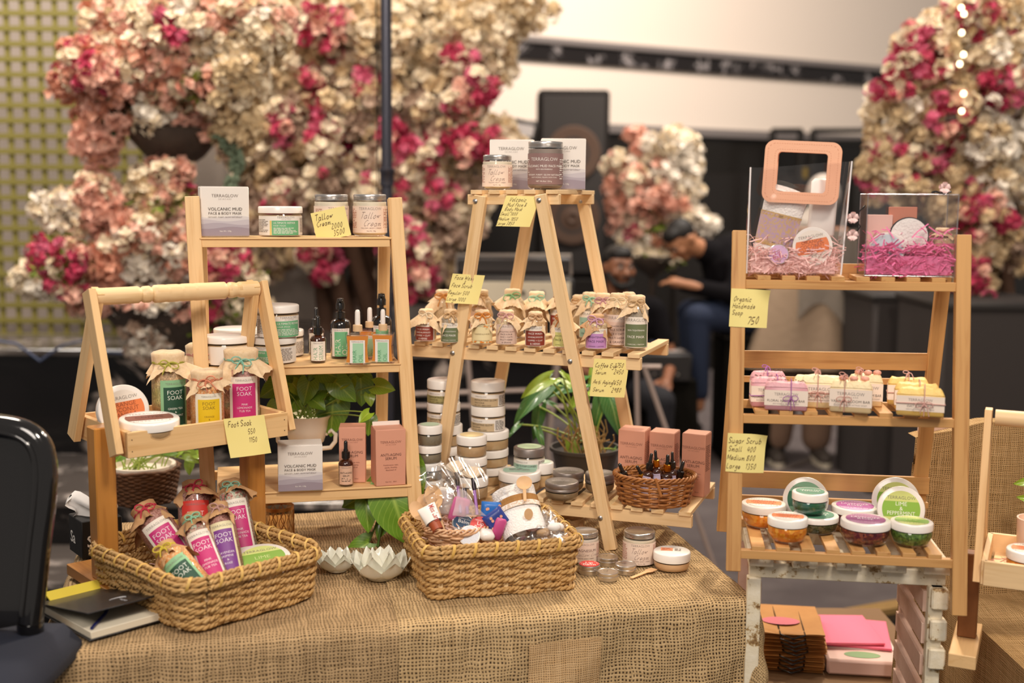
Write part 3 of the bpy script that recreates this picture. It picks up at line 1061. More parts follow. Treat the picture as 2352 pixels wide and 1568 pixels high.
def serum_label(lines, paper='e3b9a0', ink=None, vertical=False, panel=None):
 def fn(mb, r, hs, rot):
  p = Print(mb, cylmap(r + 0.0004, 0, rot), 0.003)
  p.rect(-r * 1.0, hs * .1, r * 1.0, hs * .92, 0)
  if panel:
   p.rect(-r * 0.72, hs * .1, r * 0.72, hs * .78, 2)
  p.text('TERRAGLOW', 0, hs * .82, hs * .06, 3, off=-.01, sx=.8)
  if vertical:
   k = r * .50
   for i, t in enumerate(lines):
    p.text(t, -r * .08 + i * k * 1.35, hs * .14, k, 1, 'l', rot=pi / 2, off=-.01, sx=min(1, hs * .6 / (glyphs(t, 0, -.01)[2] * k / .69)))
  else:
   for i, t in enumerate(lines):
    p.text(t, 0, hs * (.58 - .13 * i), hs * .08, 1, sx=.8)
   p.lines(-r * .6, r * .6, hs * .36, 3, hs * .06, 1)
  return [mat('lab_' + paper, paper, .55), ink or INKD, mat('lab_panel', panel or '8ccaa0', .5), INKG]
 return fn
def b_tin(root, w, h, top=SILVER, red=False):
 r = w / 2
 MB().lathe([(0, 0), (r * .93 - .001, 0), (r * .93, .001), (r * .93, h * .5)], 32).build('tin_base', SILVER, root, 35)
 e = h * .06
 MB().lathe([(r * .96, h * .42), (r, h * .45), (r, h * .55), (r * .96, h * .6), (r * .96, h * .66), (r * .99, h * .7), (r, h - e), (r - e, h), (r - e * 2, h - e * .6), (0, h - e * .6)], 36).build('tin_lid', SILVER, root, 30)
 mb = MB()
 p = Print(mb, topmap(h + .0002), None, .0002)
 if red:
  p.disc(r * .9, 0)
  p.text('Lip', 0, r * .05, r * .42, 1)
  p.text('Balm', 0, -r * .42, r * .42, 1)
  rr = random.Random(9)
  for k in range(10):
   a = rr.uniform(0, 6.28)
   q = r * rr.uniform(.62, .8)
   p.poly([(q * cos(a) + dx * .0011, q * sin(a) + dy * .0011) for dx, dy in ((-1, 0), (0, -1), (1, 0), (0, 1))], 1)
  mb.build('lid_label', [mat('coral_red_print', 'd8433f', .45), INKW], root, 0)
 else:
  p.hand('lip', -r * .35, -r * .1, r * .4, 0, 'l', random.Random(4), .4, .5, .5)
  mb.build('marker_writing', [INKD], root, 0)
def face(p, tw=0.0):
 return atan2(-p.x, p.y) + tw
def setp(surf, px, py, wpx, hpx, dratio=1.0, tilt=0.0, box=False):
 """base point, width and height of an upright thing seen at base pixel (px, py)"""
 p = surf(px, py)
 w = wpx * mpp(p)
 for _ in range(2):
  q = back(p, w / 2 * dratio)
  w = wpx * mpp(q if not box else p)
 d = q - EYE
 be = math.atan2(-d.z, hypot(d.x, d.y))
 tot = hpx * mpp(q)
 h = (tot - w * dratio * sin(be)) / cos(be)
 return q, w, h
def note(name, label, corner, ux, uy, w, h, lines, fold=None, curl=0.0, seed=2):
 """sticky note: corner = top left, ux right, uy down (unit vectors); lines: (text, x, y, height)"""
 o = thing(name, label, 'sticky note', corner, 0, None)
 n = V(ux).cross(V(uy)).normalized()              # away from the front
 ux, uy = V(ux), V(uy)
 mb = MB()
 def sh(x, y):
  c = curl * (y ** 2) + 0.004 * sin(x * 3.1) * y
  if fold:
   c += fold * max(0, x + (1 - y) - 1.55) ** 2 * 3
  return ux * (x * w) + uy * (y * h) - n * c
 mb.grid(10, 10, sh)
 mb.add([tuple(V(v) + n * 0.0006) for v in mb.v], [list(reversed(f)) for f in mb.f])
 mb.build('paper', mat('yellow_note_paper', 'f6e79a', .7, var=(8, .3, 'f3e08c')), o, 80)
 mb = MB()
 rr = random.Random(seed)
 def fn(x, y, l):
  return sh(x, 1 - y) - n * (0.0007 + l)
 p = Print(mb, fn)
 for t, x, y, hh in lines:
  # write in units of the note's width
  q, ww = pen(t, rr, .4, .75)
  k = hh / 8
  for f in q:
   vs = [tuple(fn(x + (a.x * .68 + a.y * .22) * k * h / w, y + a.y * k, 0.0003)) for a in f]
   mb.add(vs, [[3, 2, 1, 0]], 0, None, [[(0, 0)] * 4])
 mb.build('handwriting', [mat('brown_marker', '4a2020', .6)], o, 0)
 return o
# ================================================================ SETTING
def struct(name, mb, m, smooth=0, parent=None):
 o = mb.build(name, m, parent, smooth)
 if parent is None:
  o['kind'] = 'structure'
 return o
def marble(name, base, vein, scale=1.6, rough=0.12, amt=0.03):
 m = bpy.data.materials.new(name)
 t = NT(m)
 tc = t.n('ShaderNodeTexCoord')
 nz = t.n('ShaderNodeTexNoise', i_Scale=scale, i_Detail=5.0, i_Roughness=0.6, i_Distortion=1.2)
 t.l(tc, 'Object', nz, 'Vector')
 d = t.math('ABSOLUTE', t.math('SUBTRACT', nz.outputs[0], 0.5))
 n2 = t.n('ShaderNodeTexNoise', i_Scale=scale * 1.7, i_Detail=2.0)
 t.l(tc, 'Object', n2, 'Vector')
 d = t.math('ADD', d, t.math('MULTIPLY', t.math('MAXIMUM', t.math('SUBTRACT', 0.56, n2.outputs[0]), 0.0), 0.5))
 o = t.ramp(d, [(0.0, lin(vein)), (amt * 0.35, tuple(x * .35 for x in lin(vein))), (amt, lin(base)), (1, lin(base))])
 t.t.links.new(o, t.b.inputs['Base Color'])
 t.b.inputs['Roughness'].default_value = rough
 return m
MARB = marble('black_marble', '151314', 'b9aaa0')
MARBT = marble('grey_black_marble', '57504c', 'c0b4ac', 2.0, 0.22, 0.06)
mb = MB()
mb.add([(-7, -1, 0), (9, -1, 0), (9, 16, 0), (-7, 16, 0)], [[0, 1, 2, 3]], 0)
struct('floor', mb, MARB)
# grey carpet with its timber edge, in line with the room
ra = radians(25)
rd, rb = V((cos(ra), sin(ra), 0)), V((-sin(ra), cos(ra), 0))
c0 = onz(1790, 1432, 0.012)
car = mat('grey_carpet', '6d6564', 0.95, var=(3.0, 0.12, '605858'), bump=(220, 0.6, 0.004), spec=0.1)
mb = MB()
q = [c0 - rd * 0.75, c0 + rd * 6, c0 + rd * 6 + rb * 9, c0 - rd * 0.75 + rb * 9]
mb.add([tuple(a) for a in q] + [tuple(a - V((0, 0, .011))) for a in q], [[0, 1, 2, 3], [4, 5, 1, 0], [5, 6, 2, 1], [6, 7, 3, 2], [7, 4, 0, 3]], 0)
o = mb.build('carpet', car, None, 0, 'structure')
mb = MB().bar(c0 - rd * 0.75 - rb * .03, c0 + rd * 6 - rb * .03, 0.07, 0.026, (0, 0, 1))
struct('trim_1', mb, wood('floor_timber', 'a5834f', '7e5f34', .5, False))
# marble steps and planter ledge on the left
LX0, LX1 = -6.0, 0.1
for i, (y0, y1, z0, z1) in enumerate(((4.02, 7.5, 0, 0.15), (4.45, 7.5, 0.15, 0.333), (5.25, 7.5, 0.333, 0.815))):
 mb = MB().box((LX1 - LX0, y1 - y0, z1 - z0 - 0.03), T((LX0 + LX1) / 2, (y0 + y1) / 2 + .01, (z0 + z1 - .03) / 2 + .0005), 0, .002)
 mb.box((LX1 - LX0, y1 - y0 + .02, 0.03), T((LX0 + LX1) / 2, (y0 + y1) / 2, z1 - .015), 1, .004)
 struct('marble_step' if i < 2 else 'marble_planter', mb, [MARB, MARBT])
# back wall, turned 30 degrees
WP, WD = V((0, 9.3, 0)), V((0.866, 0.5, 0))
WN = V((-0.5, 0.866, 0))
def wallp(px, py, out=0.0):
 return hit(px, py, WP - WN * out, WN)
def wallbox(px, z0, z1, w0, w1, th, X=None):
 pass
def ribbed(name, c):
 m = bpy.data.materials.new(name)
 t = NT(m)
 tc = t.n('ShaderNodeTexCoord')
 w = t.n('ShaderNodeTexWave', i_Scale=11.0)
 t.l(tc, 'UV', w, 'Vector')
 w.bands_direction = 'X'
 o = t.ramp(w.outputs['Fac'], [(0, tuple(x * .90 for x in lin(c))), (1, lin(c))])
 t.t.links.new(o, t.b.inputs['Base Color'])
 t.b.inputs['Roughness'].default_value = .5
 return m
cream = ribbed('cream_ribbed_wallcovering', 'e6d8cb')
def wallslab(name, s0, s1, z0, z1, th, m, parent=None, out=0.0, ch=.004):
 c = WP + WD * ((s0 + s1) / 2) - WN * (th / 2 + out)
 X = M((WD, WN, V((0, 0, 1)))).transposed().to_4x4()
 X.translation = V((c.x, c.y, (z0 + z1) / 2))
 mb = MB()
 mb.box((s1 - s0, th, z1 - z0), X, 0, ch)
 o = mb.build(name, m, parent, 0)
 if parent is None:
  o['kind'] = 'structure'
 return o
zt0, zt1 = wallp(1180, 135).z, wallp(1180, 82).z
zw = wallp(1180, 283).z
mb = MB()
a, b = WP + WD * -6.5, WP + WD * 9
mb.add([tuple(a), tuple(b), (b.x, b.y, 5.2), (a.x, a.y, 5.2)], [[0, 1, 2, 3]], 0, None, [[(0, 0), (15.5, 0), (15.5, 5.2), (0, 5.2)]])
struct('wall_back', mb, cream)
BLK = mat('black_lacquered_panel', '17130f', 0.35)
tm = marble('black_marble_trim', '1c1818', 'a8a0a0', 2.5, .2, .05)
wallslab('trim_2', -6.4, 8.9, zt0, zt1 - .05, .05, tm)
wallslab('trim_3', -6.4, 8.9, zt1 - .05, zt1, .09, mat('grey_stone_cap', '77706e', .3))
wallslab('trim_4', -6.4, 8.9, zw - .05, zw + .02, .10, mat('grey_stone_cap', '77706e', .3))
wn = wallslab('wainscot_wall', -6.4, 8.9, 0, zw - .05, .05, BLK)
for k in range(14):
 s = -5.8 + k * 1.05
 fr = wallslab('raised_panel', s, s + .86, .25, zw - .35, .03, mat('black_satin_panel', '1e1a17', .3), wn, .05, .012)
# a pair of framed openings on the wainscot, behind the clear bag
for px0, px1 in ((1775, 1840), (1868, 1995)):
 g0, g1 = wallp(px0, 300, .3), wallp(px1, 300, .3)
 t = thing('black_metal_frame', 'black open metal frame standing against the wainscot %s' % ('left of the door plate' if px0 < 1800 else 'right, beside the flower tree'), 'frame', (g0.x, g0.y, 0))
 for (p, q_) in (((g0.x, g0.y, 0), g0), ((g1.x, g1.y, 0), g1), (g0, g1), (g0 - V((0, 0, .1)), g1 - V((0, 0, .1)))):
  MB().bar(p, q_, .045, .045, WN).build('frame_bar', BLK, t, 0, None, t.location)
gp = wallp(1842, 397, .11)
o = MB().box((.13, .01, .10), T(0, 0, 0, rz=radians(30)), 0, .004).box((.10, .012, .07), T(0, -.002, 0, rz=radians(30)), 0, .01).build('brass_plate', mat('brass_plate', 'd9b23c', .25, .9), None, 0)
o.location = gp
tag(o, 'small brass plate on the black wall, seen through the peach bag handle', 'plate')
# ================================================================ TABLE and burlap
TZ = 0.75
FL, FR = onz(92, 1497, TZ), onz(1740, 1372, TZ)
tr = (FR - FL).normalized()
tb = V((-tr.y, tr.x, 0))
TW, TD = (FR - FL).length, 0.80
tbl = thing('trestle_table', 'long display table hidden under the burlap cloths', 'table', tuple(FL + tr * TW / 2 + tb * TD / 2 - V((0, 0, TZ))))
dk = mat('dark_table_top', '3a2c22', .6)
X = M((tr, tb, V((0, 0, 1)))).transposed().to_4x4()
cc = FL + tr * TW / 2 + tb * TD / 2
X.translation = V((cc.x, cc.y, TZ - .022))
MB().box((TW - .03, TD - .03, .03), X, 0, .004).build('tabletop', dk, tbl, 0, None, tbl.location)
for u in (.06, TW - .06):
 for v in (.06, TD - .06):
  p = FL + tr * u + tb * v
  MB().bar((p.x, p.y, 0), (p.x, p.y, TZ - .037), .04, .04, tb).build('leg', dk, tbl, 0, None, tbl.location)
BURL = weave('burlap_brown', 'c4a57c', '9f8460', 0.0062, 0.30)
BURL2 = weave('burlap_tan', 'ceb084', 'a88c64', 0.0064, 0.34)
def cloth(name, u0, u1, label, m, lift=0.0, right=False, left=False, seed=0, fr=.48, lean=0.0, vback=.02):
 """sheet over the table: u along the front (0..TW), hanging in front, at the sides if asked"""
 eL, eR = (.34 if left else 0), (.42 if right else 0)
 du = 0.018
 us = [u0 - eL + i * du for i in range(int((u1 + eR - u0 + eL) / du) + 1)]
 vs_ = [-fr + j * du for j in range(int((TD - vback + fr) / du) + 1)]
 def P(u, v):
  eu = max(0, u - (TW - .012)) if right else 0
  el = max(0, .012 - u) if left else 0
  ev = max(0, -v + .0)
  ux, vy = min(u, TW - .012 + 0) if right else u, max(v, 0)
  if left:
   ux = max(ux, .012)
  if lean and v < .4:
   ux += lean * (.4 - v)
  e = hypot(max(eu, el), ev)
  z = TZ + .002 + lift
  out = 0.0
  if e > 0:
   rr_ = .022
   if e < rr_ * 1.57:
    out, dz = rr_ * sin(e / rr_), rr_ * (1 - cos(e / rr_))
   else:
    out, dz = rr_ + (e - rr_ * 1.57) * 0.10, rr_ + (e - rr_ * 1.57) * .985
   fold = .012 * min(1, e * 6) * sin(u * 17 + seed + 2.2 * sin(u * 5)) + .007 * min(1, e * 5) * sin((u - v) * 41 + seed)
   out += fold + .004
   z -= dz
  du_, dv_ = (eu if eu else -el), -ev
  if e > 0:
   d = V((du_, dv_)) / hypot(du_, dv_)
  else:
   d = V((0, 0))
  w = .0016 * noise.noise(V((u * 7, v * 7, seed))) + .0010 * noise.noise(V((u * 23, v * 23, seed)))
  p = FL + tr * (ux + d.x * out) + tb * (vy + d.y * out)
  return (p.x, p.y, z + w + (.001 if e == 0 else 0))
 mb = MB()
 W = len(us)
 mb.add([P(u, v) for v in vs_ for u in us],
     [[j * W + i, j * W + i + 1, (j + 1) * W + i + 1, (j + 1) * W + i] for j in range(len(vs_) - 1) for i in range(W - 1)], 0, None,
     [[(us[i + a], vs_[j + b]) for a, b in ((0, 0), (1, 0), (1, 1), (0, 1))] for j in range(len(vs_) - 1) for i in range(W - 1)])
 o = mb.build(name, m, None, 170)
 tag(o, label, 'tablecloth')
 return o, P
US = .50 * TW
c1, P1 = cloth('burlap_cloth', -0.0, US + .12, 'brown burlap cloth on the left half of the table, under the notebook', BURL, 0, False, True, 1)
c2, P2 = cloth('burlap_cloth', US - .035, TW, 'lighter burlap cloth on the right half of the table, with a frayed edge', BURL2, .0035, True, False, 2, lean=-0.03)
# loose threads: fringe on the right cloth and at the left end
mb = MB()
for k in range(170):
 v = R.uniform(-.46, .7)
 p = V(P2(TW + .41, v))
 d = (tr * R.uniform(.2, 1) + V((0, 0, R.uniform(-.9, .3))) + tb * R.uniform(-.4, .4)) * R.uniform(.006, .022)
 mb.tube([p, p + d * .5 + V((0, 0, -.002)), p + d], 0.0006, 3, None, 0, False, False)
mb.build('fringe', mat('burlap_thread', 'cda877', .9), c2, 0, 'stuff')
mb = MB()
for k in range(60):
 v = R.uniform(-.3, .75)
 p = V(P1(-.33, v))
 d = (tr * -R.uniform(.2, 1) + V((0, 0, R.uniform(-.9, .3)))) * R.uniform(.006, .02)
 mb.tube([p, p + d * .5, p + d], 0.0006, 3, None, 0, False, False)
p = V(P1(.0, -.02))
mb.tube([p, p + V((-.02, 0, -.02)), p + V((-.045, 0, -.045)), p + V((-.055, 0, -.075))], .001, 4)
mb.build('fringe', mat('burlap_thread', 'cda877', .9), c1, 0, 'stuff')
# stitched square of finer weave hanging on the front
mb = MB()
pa = [P2(u, v) for v in [-.06 - .02 * j for j in range(14)] for u in [US + .20 + .02 * i for i in range(8)]]
pa = [tuple(V(p) - tb * .004) for p in pa]
mb.add(pa, [[j * 8 + i, j * 8 + i + 1, (j + 1) * 8 + i + 1, (j + 1) * 8 + i] for j in range(13) for i in range(7)], 0, None,
    [[(i * .02 + a, j * .02 + b) for a, b in ((0, 0), (.02, 0), (.02, .02), (0, .02))] for j in range(13) for i in range(7)])
mb.build('patch', weave('burlap_fine', 'dab88c', 'c39c6c', 0.0042, .25), c2, 170)
def tablep(px, py):
 return onz(px, py, TZ + .0065)
# ================================================================ LEFT LADDER RACK
def barpx(pl, a, b, w, t, nrm, name, m, par, off=V((0, 0, 0)), ext=0):
 p, q = pl(*a) + off, pl(*b) + off
 return MB().bar(p, q, w, t, nrm, 0, ext).build(name, m, par, 30, None, par.location)
def todown(p, q, z):
 t = (z - p.z) / (q.z - p.z)
 return p + (q - p) * t
ly = radians(13.6)
Lr, Lb = V((cos(ly), sin(ly), 0)), V((-sin(ly), cos(ly), 0))
LB0 = onz(962, 1270, TZ)
Lup = (Lb * .17 + V((0, 0, 1))).normalized()
Ln = Lr.cross(Lup).normalized()
if Ln.y < 0:
 Ln = -Ln
def LP(px, py):
 return hit(px, py, LB0, Ln)
lr = thing('ladder_rack', 'pale pine ladder rack with three plain shelves on the left of the table', 'rack', tuple(onz(740, 1270, TZ)))
lo = lr.location
pL0, pL1 = LP(441, 452), LP(474, 1048)
pR0, pR1 = LP(906, 455), LP(949, 1100)
TZ2 = TZ + .008
for p, q in ((pL0, pL1), (pR0, pR1)):
 MB().bar(p, todown(p, q, TZ2), .030, .020, Ln).build('front_leg', PINE, lr, 30, None, lo)
shelfL = []
for k, (a, b, th, dep) in enumerate((((458, 557), (899, 559), .017, .105), ((462, 853), (921, 848), .016, .17), ((497, 1148), (945, 1127), .022, .235))):
 p, q = LP(*a), LP(*b)
 if True:
  zz = (p.z + q.z) / 2
  p.z = q.z = zz
 s = thing('x', '', '') if False else None
 MB().bar(p + Lr * .004, q - Lr * .004, th, .016, Lb).build('shelf_rail', PINE, lr, 30, None, lo)
 MB().bar(p + Lb * dep + Lr * .004, q + Lb * dep - Lr * .004, th, .016, Lb).build('shelf_rail', PINE, lr, 30, None, lo)
 c = (p + q) / 2 + Lb * dep / 2 + V((0, 0, th / 2 + .0015))
 X = M((Lr, Lb, V((0, 0, 1)))).transposed().to_4x4()
 X.translation = c
 MB().box(((q - p).length - .002, dep + .022, .004), X, 0, .001).build('shelf_board', PINE, lr, 30, None, lo)
 shelfL.append(c.z + .002)
 if k == 0:
  tL, tR, dT = p, q, dep
bl0, br0 = tL + Lb * (dT + .015) + V((0, 0, -.01)), tR + Lb * (dT + .015) + V((0, 0, -.01))
for s0 in (bl0, br0):
 e0 = V((s0.x, s0.y, TZ2)) + Lb * .10
 MB().bar(s0 + V((0, 0, .012)), e0, .026, .020, Lb).build('back_leg', PINE, lr, 30, None, lo)
for zz in (shelfL[2] - .03, shelfL[1] - .03):
 t_ = (s0.z - zz) / (s0.z - TZ2)
 MB().bar(bl0 + Lb * .10 * t_ + V((0, 0, zz - bl0.z)), br0 + Lb * .10 * t_ + V((0, 0, zz - br0.z)), .02, .014, Lb).build('cross_bar', PINE, lr, 30, None, lo)
def shL(k):
 return lambda px, py: onz(px, py, shelfL[k] + .0008)
# ================================================================ A-FRAME STAND (centre)
sy = radians(-20)
Sr, Sb = V((cos(sy), sin(sy), 0)), V((-sin(sy), cos(sy), 0))
SF = onz(1408, 1266, TZ)
def NP(px, py, d=0.0):
 return hit(px, py, SF + Sb * d, Sb)
st = thing('plant_stand', 'pale pine A-shaped stand with three slatted shelves in the middle of the table', 'stand', tuple(SF + V((-.2, .1, 0))))
so = st.location
zm = NP(1473, 822).z
cm = onz(1540, 788, zm)
SD = max(.16, min(.26, (cm - NP(1473, 822)).dot(Sb)))
a0, a1 = NP(1110, 462), NP(1016, 1085)
b0, b1 = NP(1247, 460), NP(1408, 1262)
LW = .027
MB().bar(a0 + V((0, 0, .012)) - Sb * .012, todown(a0, a1, TZ2) - Sb * .012, LW, .018, Sb).build('leg', PINEP, st, 30, None, so)
MB().bar(b0 + V((0, 0, .012)) - Sb * .012, todown(b0, b1, TZ2) - Sb * .012, LW, .018, Sb).build('leg', PINEP, st, 30, None, so)
c0_, c1_ = NP(1208, 530, SD), NP(1150, 870, SD)
d0_, d1_ = NP(1343, 480, SD), NP(1436, 960, SD)
MB().bar(todown(c0_, c1_, a0.z + .01), todown(c0_, c1_, TZ2), LW, .018, Sb).build('leg', PINEP, st, 30, None, so)
MB().bar(todown(d0_, d1_, a0.z + .01), todown(d0_, d1_, TZ2), LW, .018, Sb).build('leg', PINEP, st, 30, None, so)
tiers = []
for k, (l, r_, hgt, ns) in enumerate((((1077, 458), (1286, 458), .022, 5), ((944, 804), (1473, 836), .026, 12), ((1000, 1140), (1590, 1197), .026, 13))):
 p, q = NP(*l), NP(*r_)
 dz = Sr.cross(V((0, 0, 1)))
 MB().bar(p, q, hgt, .016, Sb).build('shelf_rail', PINEP, st, 30, None, so)
 off = Sb * (SD - .004)
 MB().bar(p + off, q + off + (Sr * .0), hgt, .016, Sb).build('shelf_rail', PINEP, st, 30, None, so)
 up = (q - p).normalized().cross(Sb) * -1
 if up.z < 0:
  up = -up
 L = (q - p).length
 for i in range(ns):
  c = p + (q - p) * ((i + .5) / ns * (1 - .02) + .01) + up * (hgt / 2 + .005)
  if i == ns - 1:
   c = p + (q - p).normalized() * (L - .014) + up * (hgt / 2 + .005)
  MB().bar(c - Sb * .014, c + Sb * (SD + .010), .026, .009, up).build('slat', PINEP, st, 30, None, so)
 tiers.append((p + up * (hgt / 2 + .0098), (q - p).normalized(), up))
for (px, py) in ((1100, 462), (1245, 460), (1048, 808), (1316, 827), (1385, 1184)):
 p = NP(px, py) - Sb * .0215
 MB().lathe([(0.0055, 0), (.0055, .0012), (.003, .0028), (0, .003)], 12, frame(p, -Sb)).build('bolt', STEEL, st, 40, None, so)
p = NP(1337, 463, SD) - Sb * .010
MB().lathe([(0.0055, 0), (.0055, .0012), (.003, .0028), (0, .003)], 12, frame(p, -Sb)).build('bolt', STEEL, st, 40, None, so)
def shS(k):
 p, _, up = tiers[k]
 return lambda px, py: hit(px, py, p, up) + V((0, 0, .0006))
# ================================================================ RIGHT LADDER RACK
ry_ = radians(-7.5)
Rr, Rb = V((cos(ry_), sin(ry_), 0)), V((-sin(ry_), cos(ry_), 0))
RB0 = EYE + ray(1940, 1272) * (2.16 / ray(1940, 1272).dot(AX))
Rup = (Rb * .15 + V((0, 0, 1))).normalized()
Rn = Rr.cross(Rup).normalized()
if Rn.y < 0:
 Rn = -Rn
def RP(px, py):
 return hit(px, py, RB0, Rn)
rk = thing('ladder_rack', 'honey coloured wooden ladder rack with slatted shelves on the right, standing over the flaking bench', 'rack', tuple(RP(1940, 1290)))
ro = rk.location
for a, b in (((1698, 530), (1684, 1310)), ((2212, 540), (2201, 1412))):
 MB().bar(RP(*a), RP(*b), .0262, .020, Rn).build('front_leg', OAKW, rk, 30, None, ro)
shelfR = []
for k, (a, b, dep) in enumerate((((1712, 652), (2198, 659), .085), ((1706, 960), (2194, 971), .16), ((1698, 1270), (2190, 1293), .215))):
 p, q = RP(*a), RP(*b)
 MB().bar(p, q, .0165, .014, Rb).build('shelf_rail', OAKW, rk, 30, None, ro)
 MB().bar(p + Rb * dep, q + Rb * dep, .0165, .014, Rb).build('shelf_rail', OAKW, rk, 30, None, ro)
 up = Rb.cross(q - p).normalized()
 if up.z < 0:
  up = -up
 ns = 8
 for i in range(ns):
  c = p + (q - p) * ((i + .5) / ns * .94 + .03) + up * (.0165 / 2 + .004)
  MB().bar(c - Rb * .006, c + Rb * (dep + .004), .024, .008, up).build('slat', OAKW, rk, 30, None, ro)
 for zoff in ((.055,) if k == 0 else (.048, .088)):
  b0_ = p + Rb * (dep + .012) + V((0, 0, zoff if k else .018))
  b1_ = q + Rb * (dep + .012) + V((0, 0, zoff if k else .018))
  MB().bar(b0_, b1_, .034 if (k == 0 or zoff > .05) else .012, .010, Rb).build('back_rail', OAKW, rk, 30, None, ro)
 shelfR.append((p + up * (.0165 / 2 + .008), up))
 if k == 0:
  t0_, t1_, td_ = p, q, dep
 if k == 2:
  u0_, u1_, ud_ = p, q, dep
for s0, s1 in ((t0_, u0_), (t1_, u1_)):
 p = s0 + Rb * (td_ + .02) + V((0, 0, .02))
 q = s1 + Rb * (ud_ + .035)
 q = q + (q - p).normalized() * .03 - Rr * .018
 MB().bar(p, q, .026, .018, Rn).build('back_leg', OAKW, rk, 30, None, ro)
def shR(k):
 p, up = shelfR[k]
 return lambda px, py: hit(px, py, p, up) + V((0, 0, .0006))
# ================================================================ FLAKING BENCH under it
def flaky(name):
 m = bpy.data.materials.new(name)
 t = NT(m)
 tc = t.n('ShaderNodeTexCoord')
 nz = t.n('ShaderNodeTexNoise', i_Scale=38.0, i_Detail=6.0, i_Roughness=.65)
 t.l(tc, 'Object', nz, 'Vector')
 o = t.ramp(nz.outputs[0], [(.30, lin('6d4a2a')), (.37, lin('a98a5a')), (.42, lin('e6d9bd')), (.7, lin('efe6d2'))])
 t.t.links.new(o, t.b.inputs['Base Color'])
 t.b.inputs['Roughness'].default_value = .7
 bp = t.n('ShaderNodeBump', i_Strength=.8, i_Distance=.002)
 t.l(nz, 0, bp, 'Height')
 t.l(bp, 0, t.b, 'Normal')
 return m
FK = flaky('flaking_cream_paint')
PKW = mat('pinkish_white_wood', 'e3c4b4', .6, var=(14, .2, 'd6b09c'), bump=(90, .4))
zb = min(u0_.z, u1_.z) - .0165 / 2 - .001
bench = thing('crate_bench', 'cream crate bench with flaking paint under the right rack', 'bench', (ro.x, ro.y, 0))
bo = bench.location
def BPt(px, z, d):                       # on the bench's front plane
 pl = RB0 + Rb * (.045 + d)
 dd = ray(px, 1300)
 p = EYE + dd * ((pl - EYE).dot(Rb) / dd.dot(Rb))
 return V((p.x, p.y, z))
BD = .27
for (x0, x1) in ((1718, 1775), (1818, 1875), (1918, 1975), (2020, 2078), (2117, 2178)):
 p, q = BPt(x0, zb - .011, 0), BPt(x1, zb - .011, 0)
 c = (p + q) / 2
 MB().bar(c - Rb * .020, c + Rb * BD, (q - p).length, .024, (0, 0, 1)).build('slat', FK, bench, 30, None, bo)
p, q = BPt(1722, zb - .037, 0), BPt(2176, zb - .037, 0)
MB().bar(p + Rb * .016, q + Rb * .016, .030, .022, Rb).build('front_rail', FK, bench, 30, None, bo)
MB().bar(p + Rb * (BD - .02), q + Rb * (BD - .02), .030, .022, Rb).build('back_rail', FK, bench, 30, None, bo)
for px in (1733, 2152):
 for d in (0.004, BD - .02):
  p = BPt(px, zb - .05, 0) + Rb * d
  MB().bar(p, (p.x, p.y, 0), .026, .024, Rb).build('leg', FK if d < .1 else PKW, bench, 30, None, bo)
for z in (zb - .07, zb - .13, zb - .185):
 p = BPt(2158, z, 0) - Rb * .006
 MB().box((.030, .03, .040), M.Translation(p) @ M.Rotation(ry_, 4, 'Z'), 0, .003).build('corner_block', FK, bench, 30, None, bo)
for z in [zb - .085 - .062 * i for i in range(11)]:
 p = BPt(2135, z, 0) + Rb * .012
 MB().bar(p, p + Rb * (BD - .03), .040, .012, Rr).build('side_slat', PKW, bench, 30, None, bo)
 p = BPt(1745, z, 0) + Rb * .012
 MB().bar(p, p + Rb * (BD - .03), .040, .012, Rr).build('side_slat', PKW, bench, 30, None, bo)
# ================================================================ LEFT CADDY on its stand
cy = radians(41)
Cr, Cb = V((cos(cy), sin(cy), 0)), V((-sin(cy), cos(cy), 0))
O = EYE + ray(292, 1052) * (2.17 / ray(292, 1052).dot(AX))
CL, CW, CH = .335, .24, .048
cad = thing('wooden_caddy', 'pine caddy tray with a turned carrying handle, raised on two posts at the left', 'caddy', tuple(O + Cr * CL / 2 + Cb * CW / 2 + V((0, 0, .003))))
co = cad.location
Z = V((0, 0, 1))
MB().bar(O + Z * CH / 2, O + Cr * CL + Z * CH / 2, CH, .010, Cb).build('front_board', PINE, cad, 30, None, co)
MB().bar(O + Cb * CW + Z * CH / 2, O + Cr * CL + Cb * CW + Z * CH / 2, CH, .010, Cb).build('back_board', PINE, cad, 30, None, co)
MB().bar(O + Z * CH / 2 + Cr * .006, O + Cb * CW + Z * CH / 2 + Cr * .006, CH, .012, Cr).build('end_board', PINE, cad, 30, None, co)
MB().bar(O + Cr * (CL - .006) + Z * CH / 2, O + Cr * (CL - .006) + Cb * CW + Z * CH / 2, CH, .012, Cr).build('end_board', PINE, cad, 30, None, co)
for k in range(5):
 c = O + Cb * (CW * (k + .5) / 5) + Z * .007
 MB().bar(c + Cr * .012, c + Cr * (CL - .012), CW / 5 - .006, .006, (0, 0, 1)).build('bottom_slat', PINE, cad, 30, None, co)
CF = O.z + .010                                     # floor of the tray
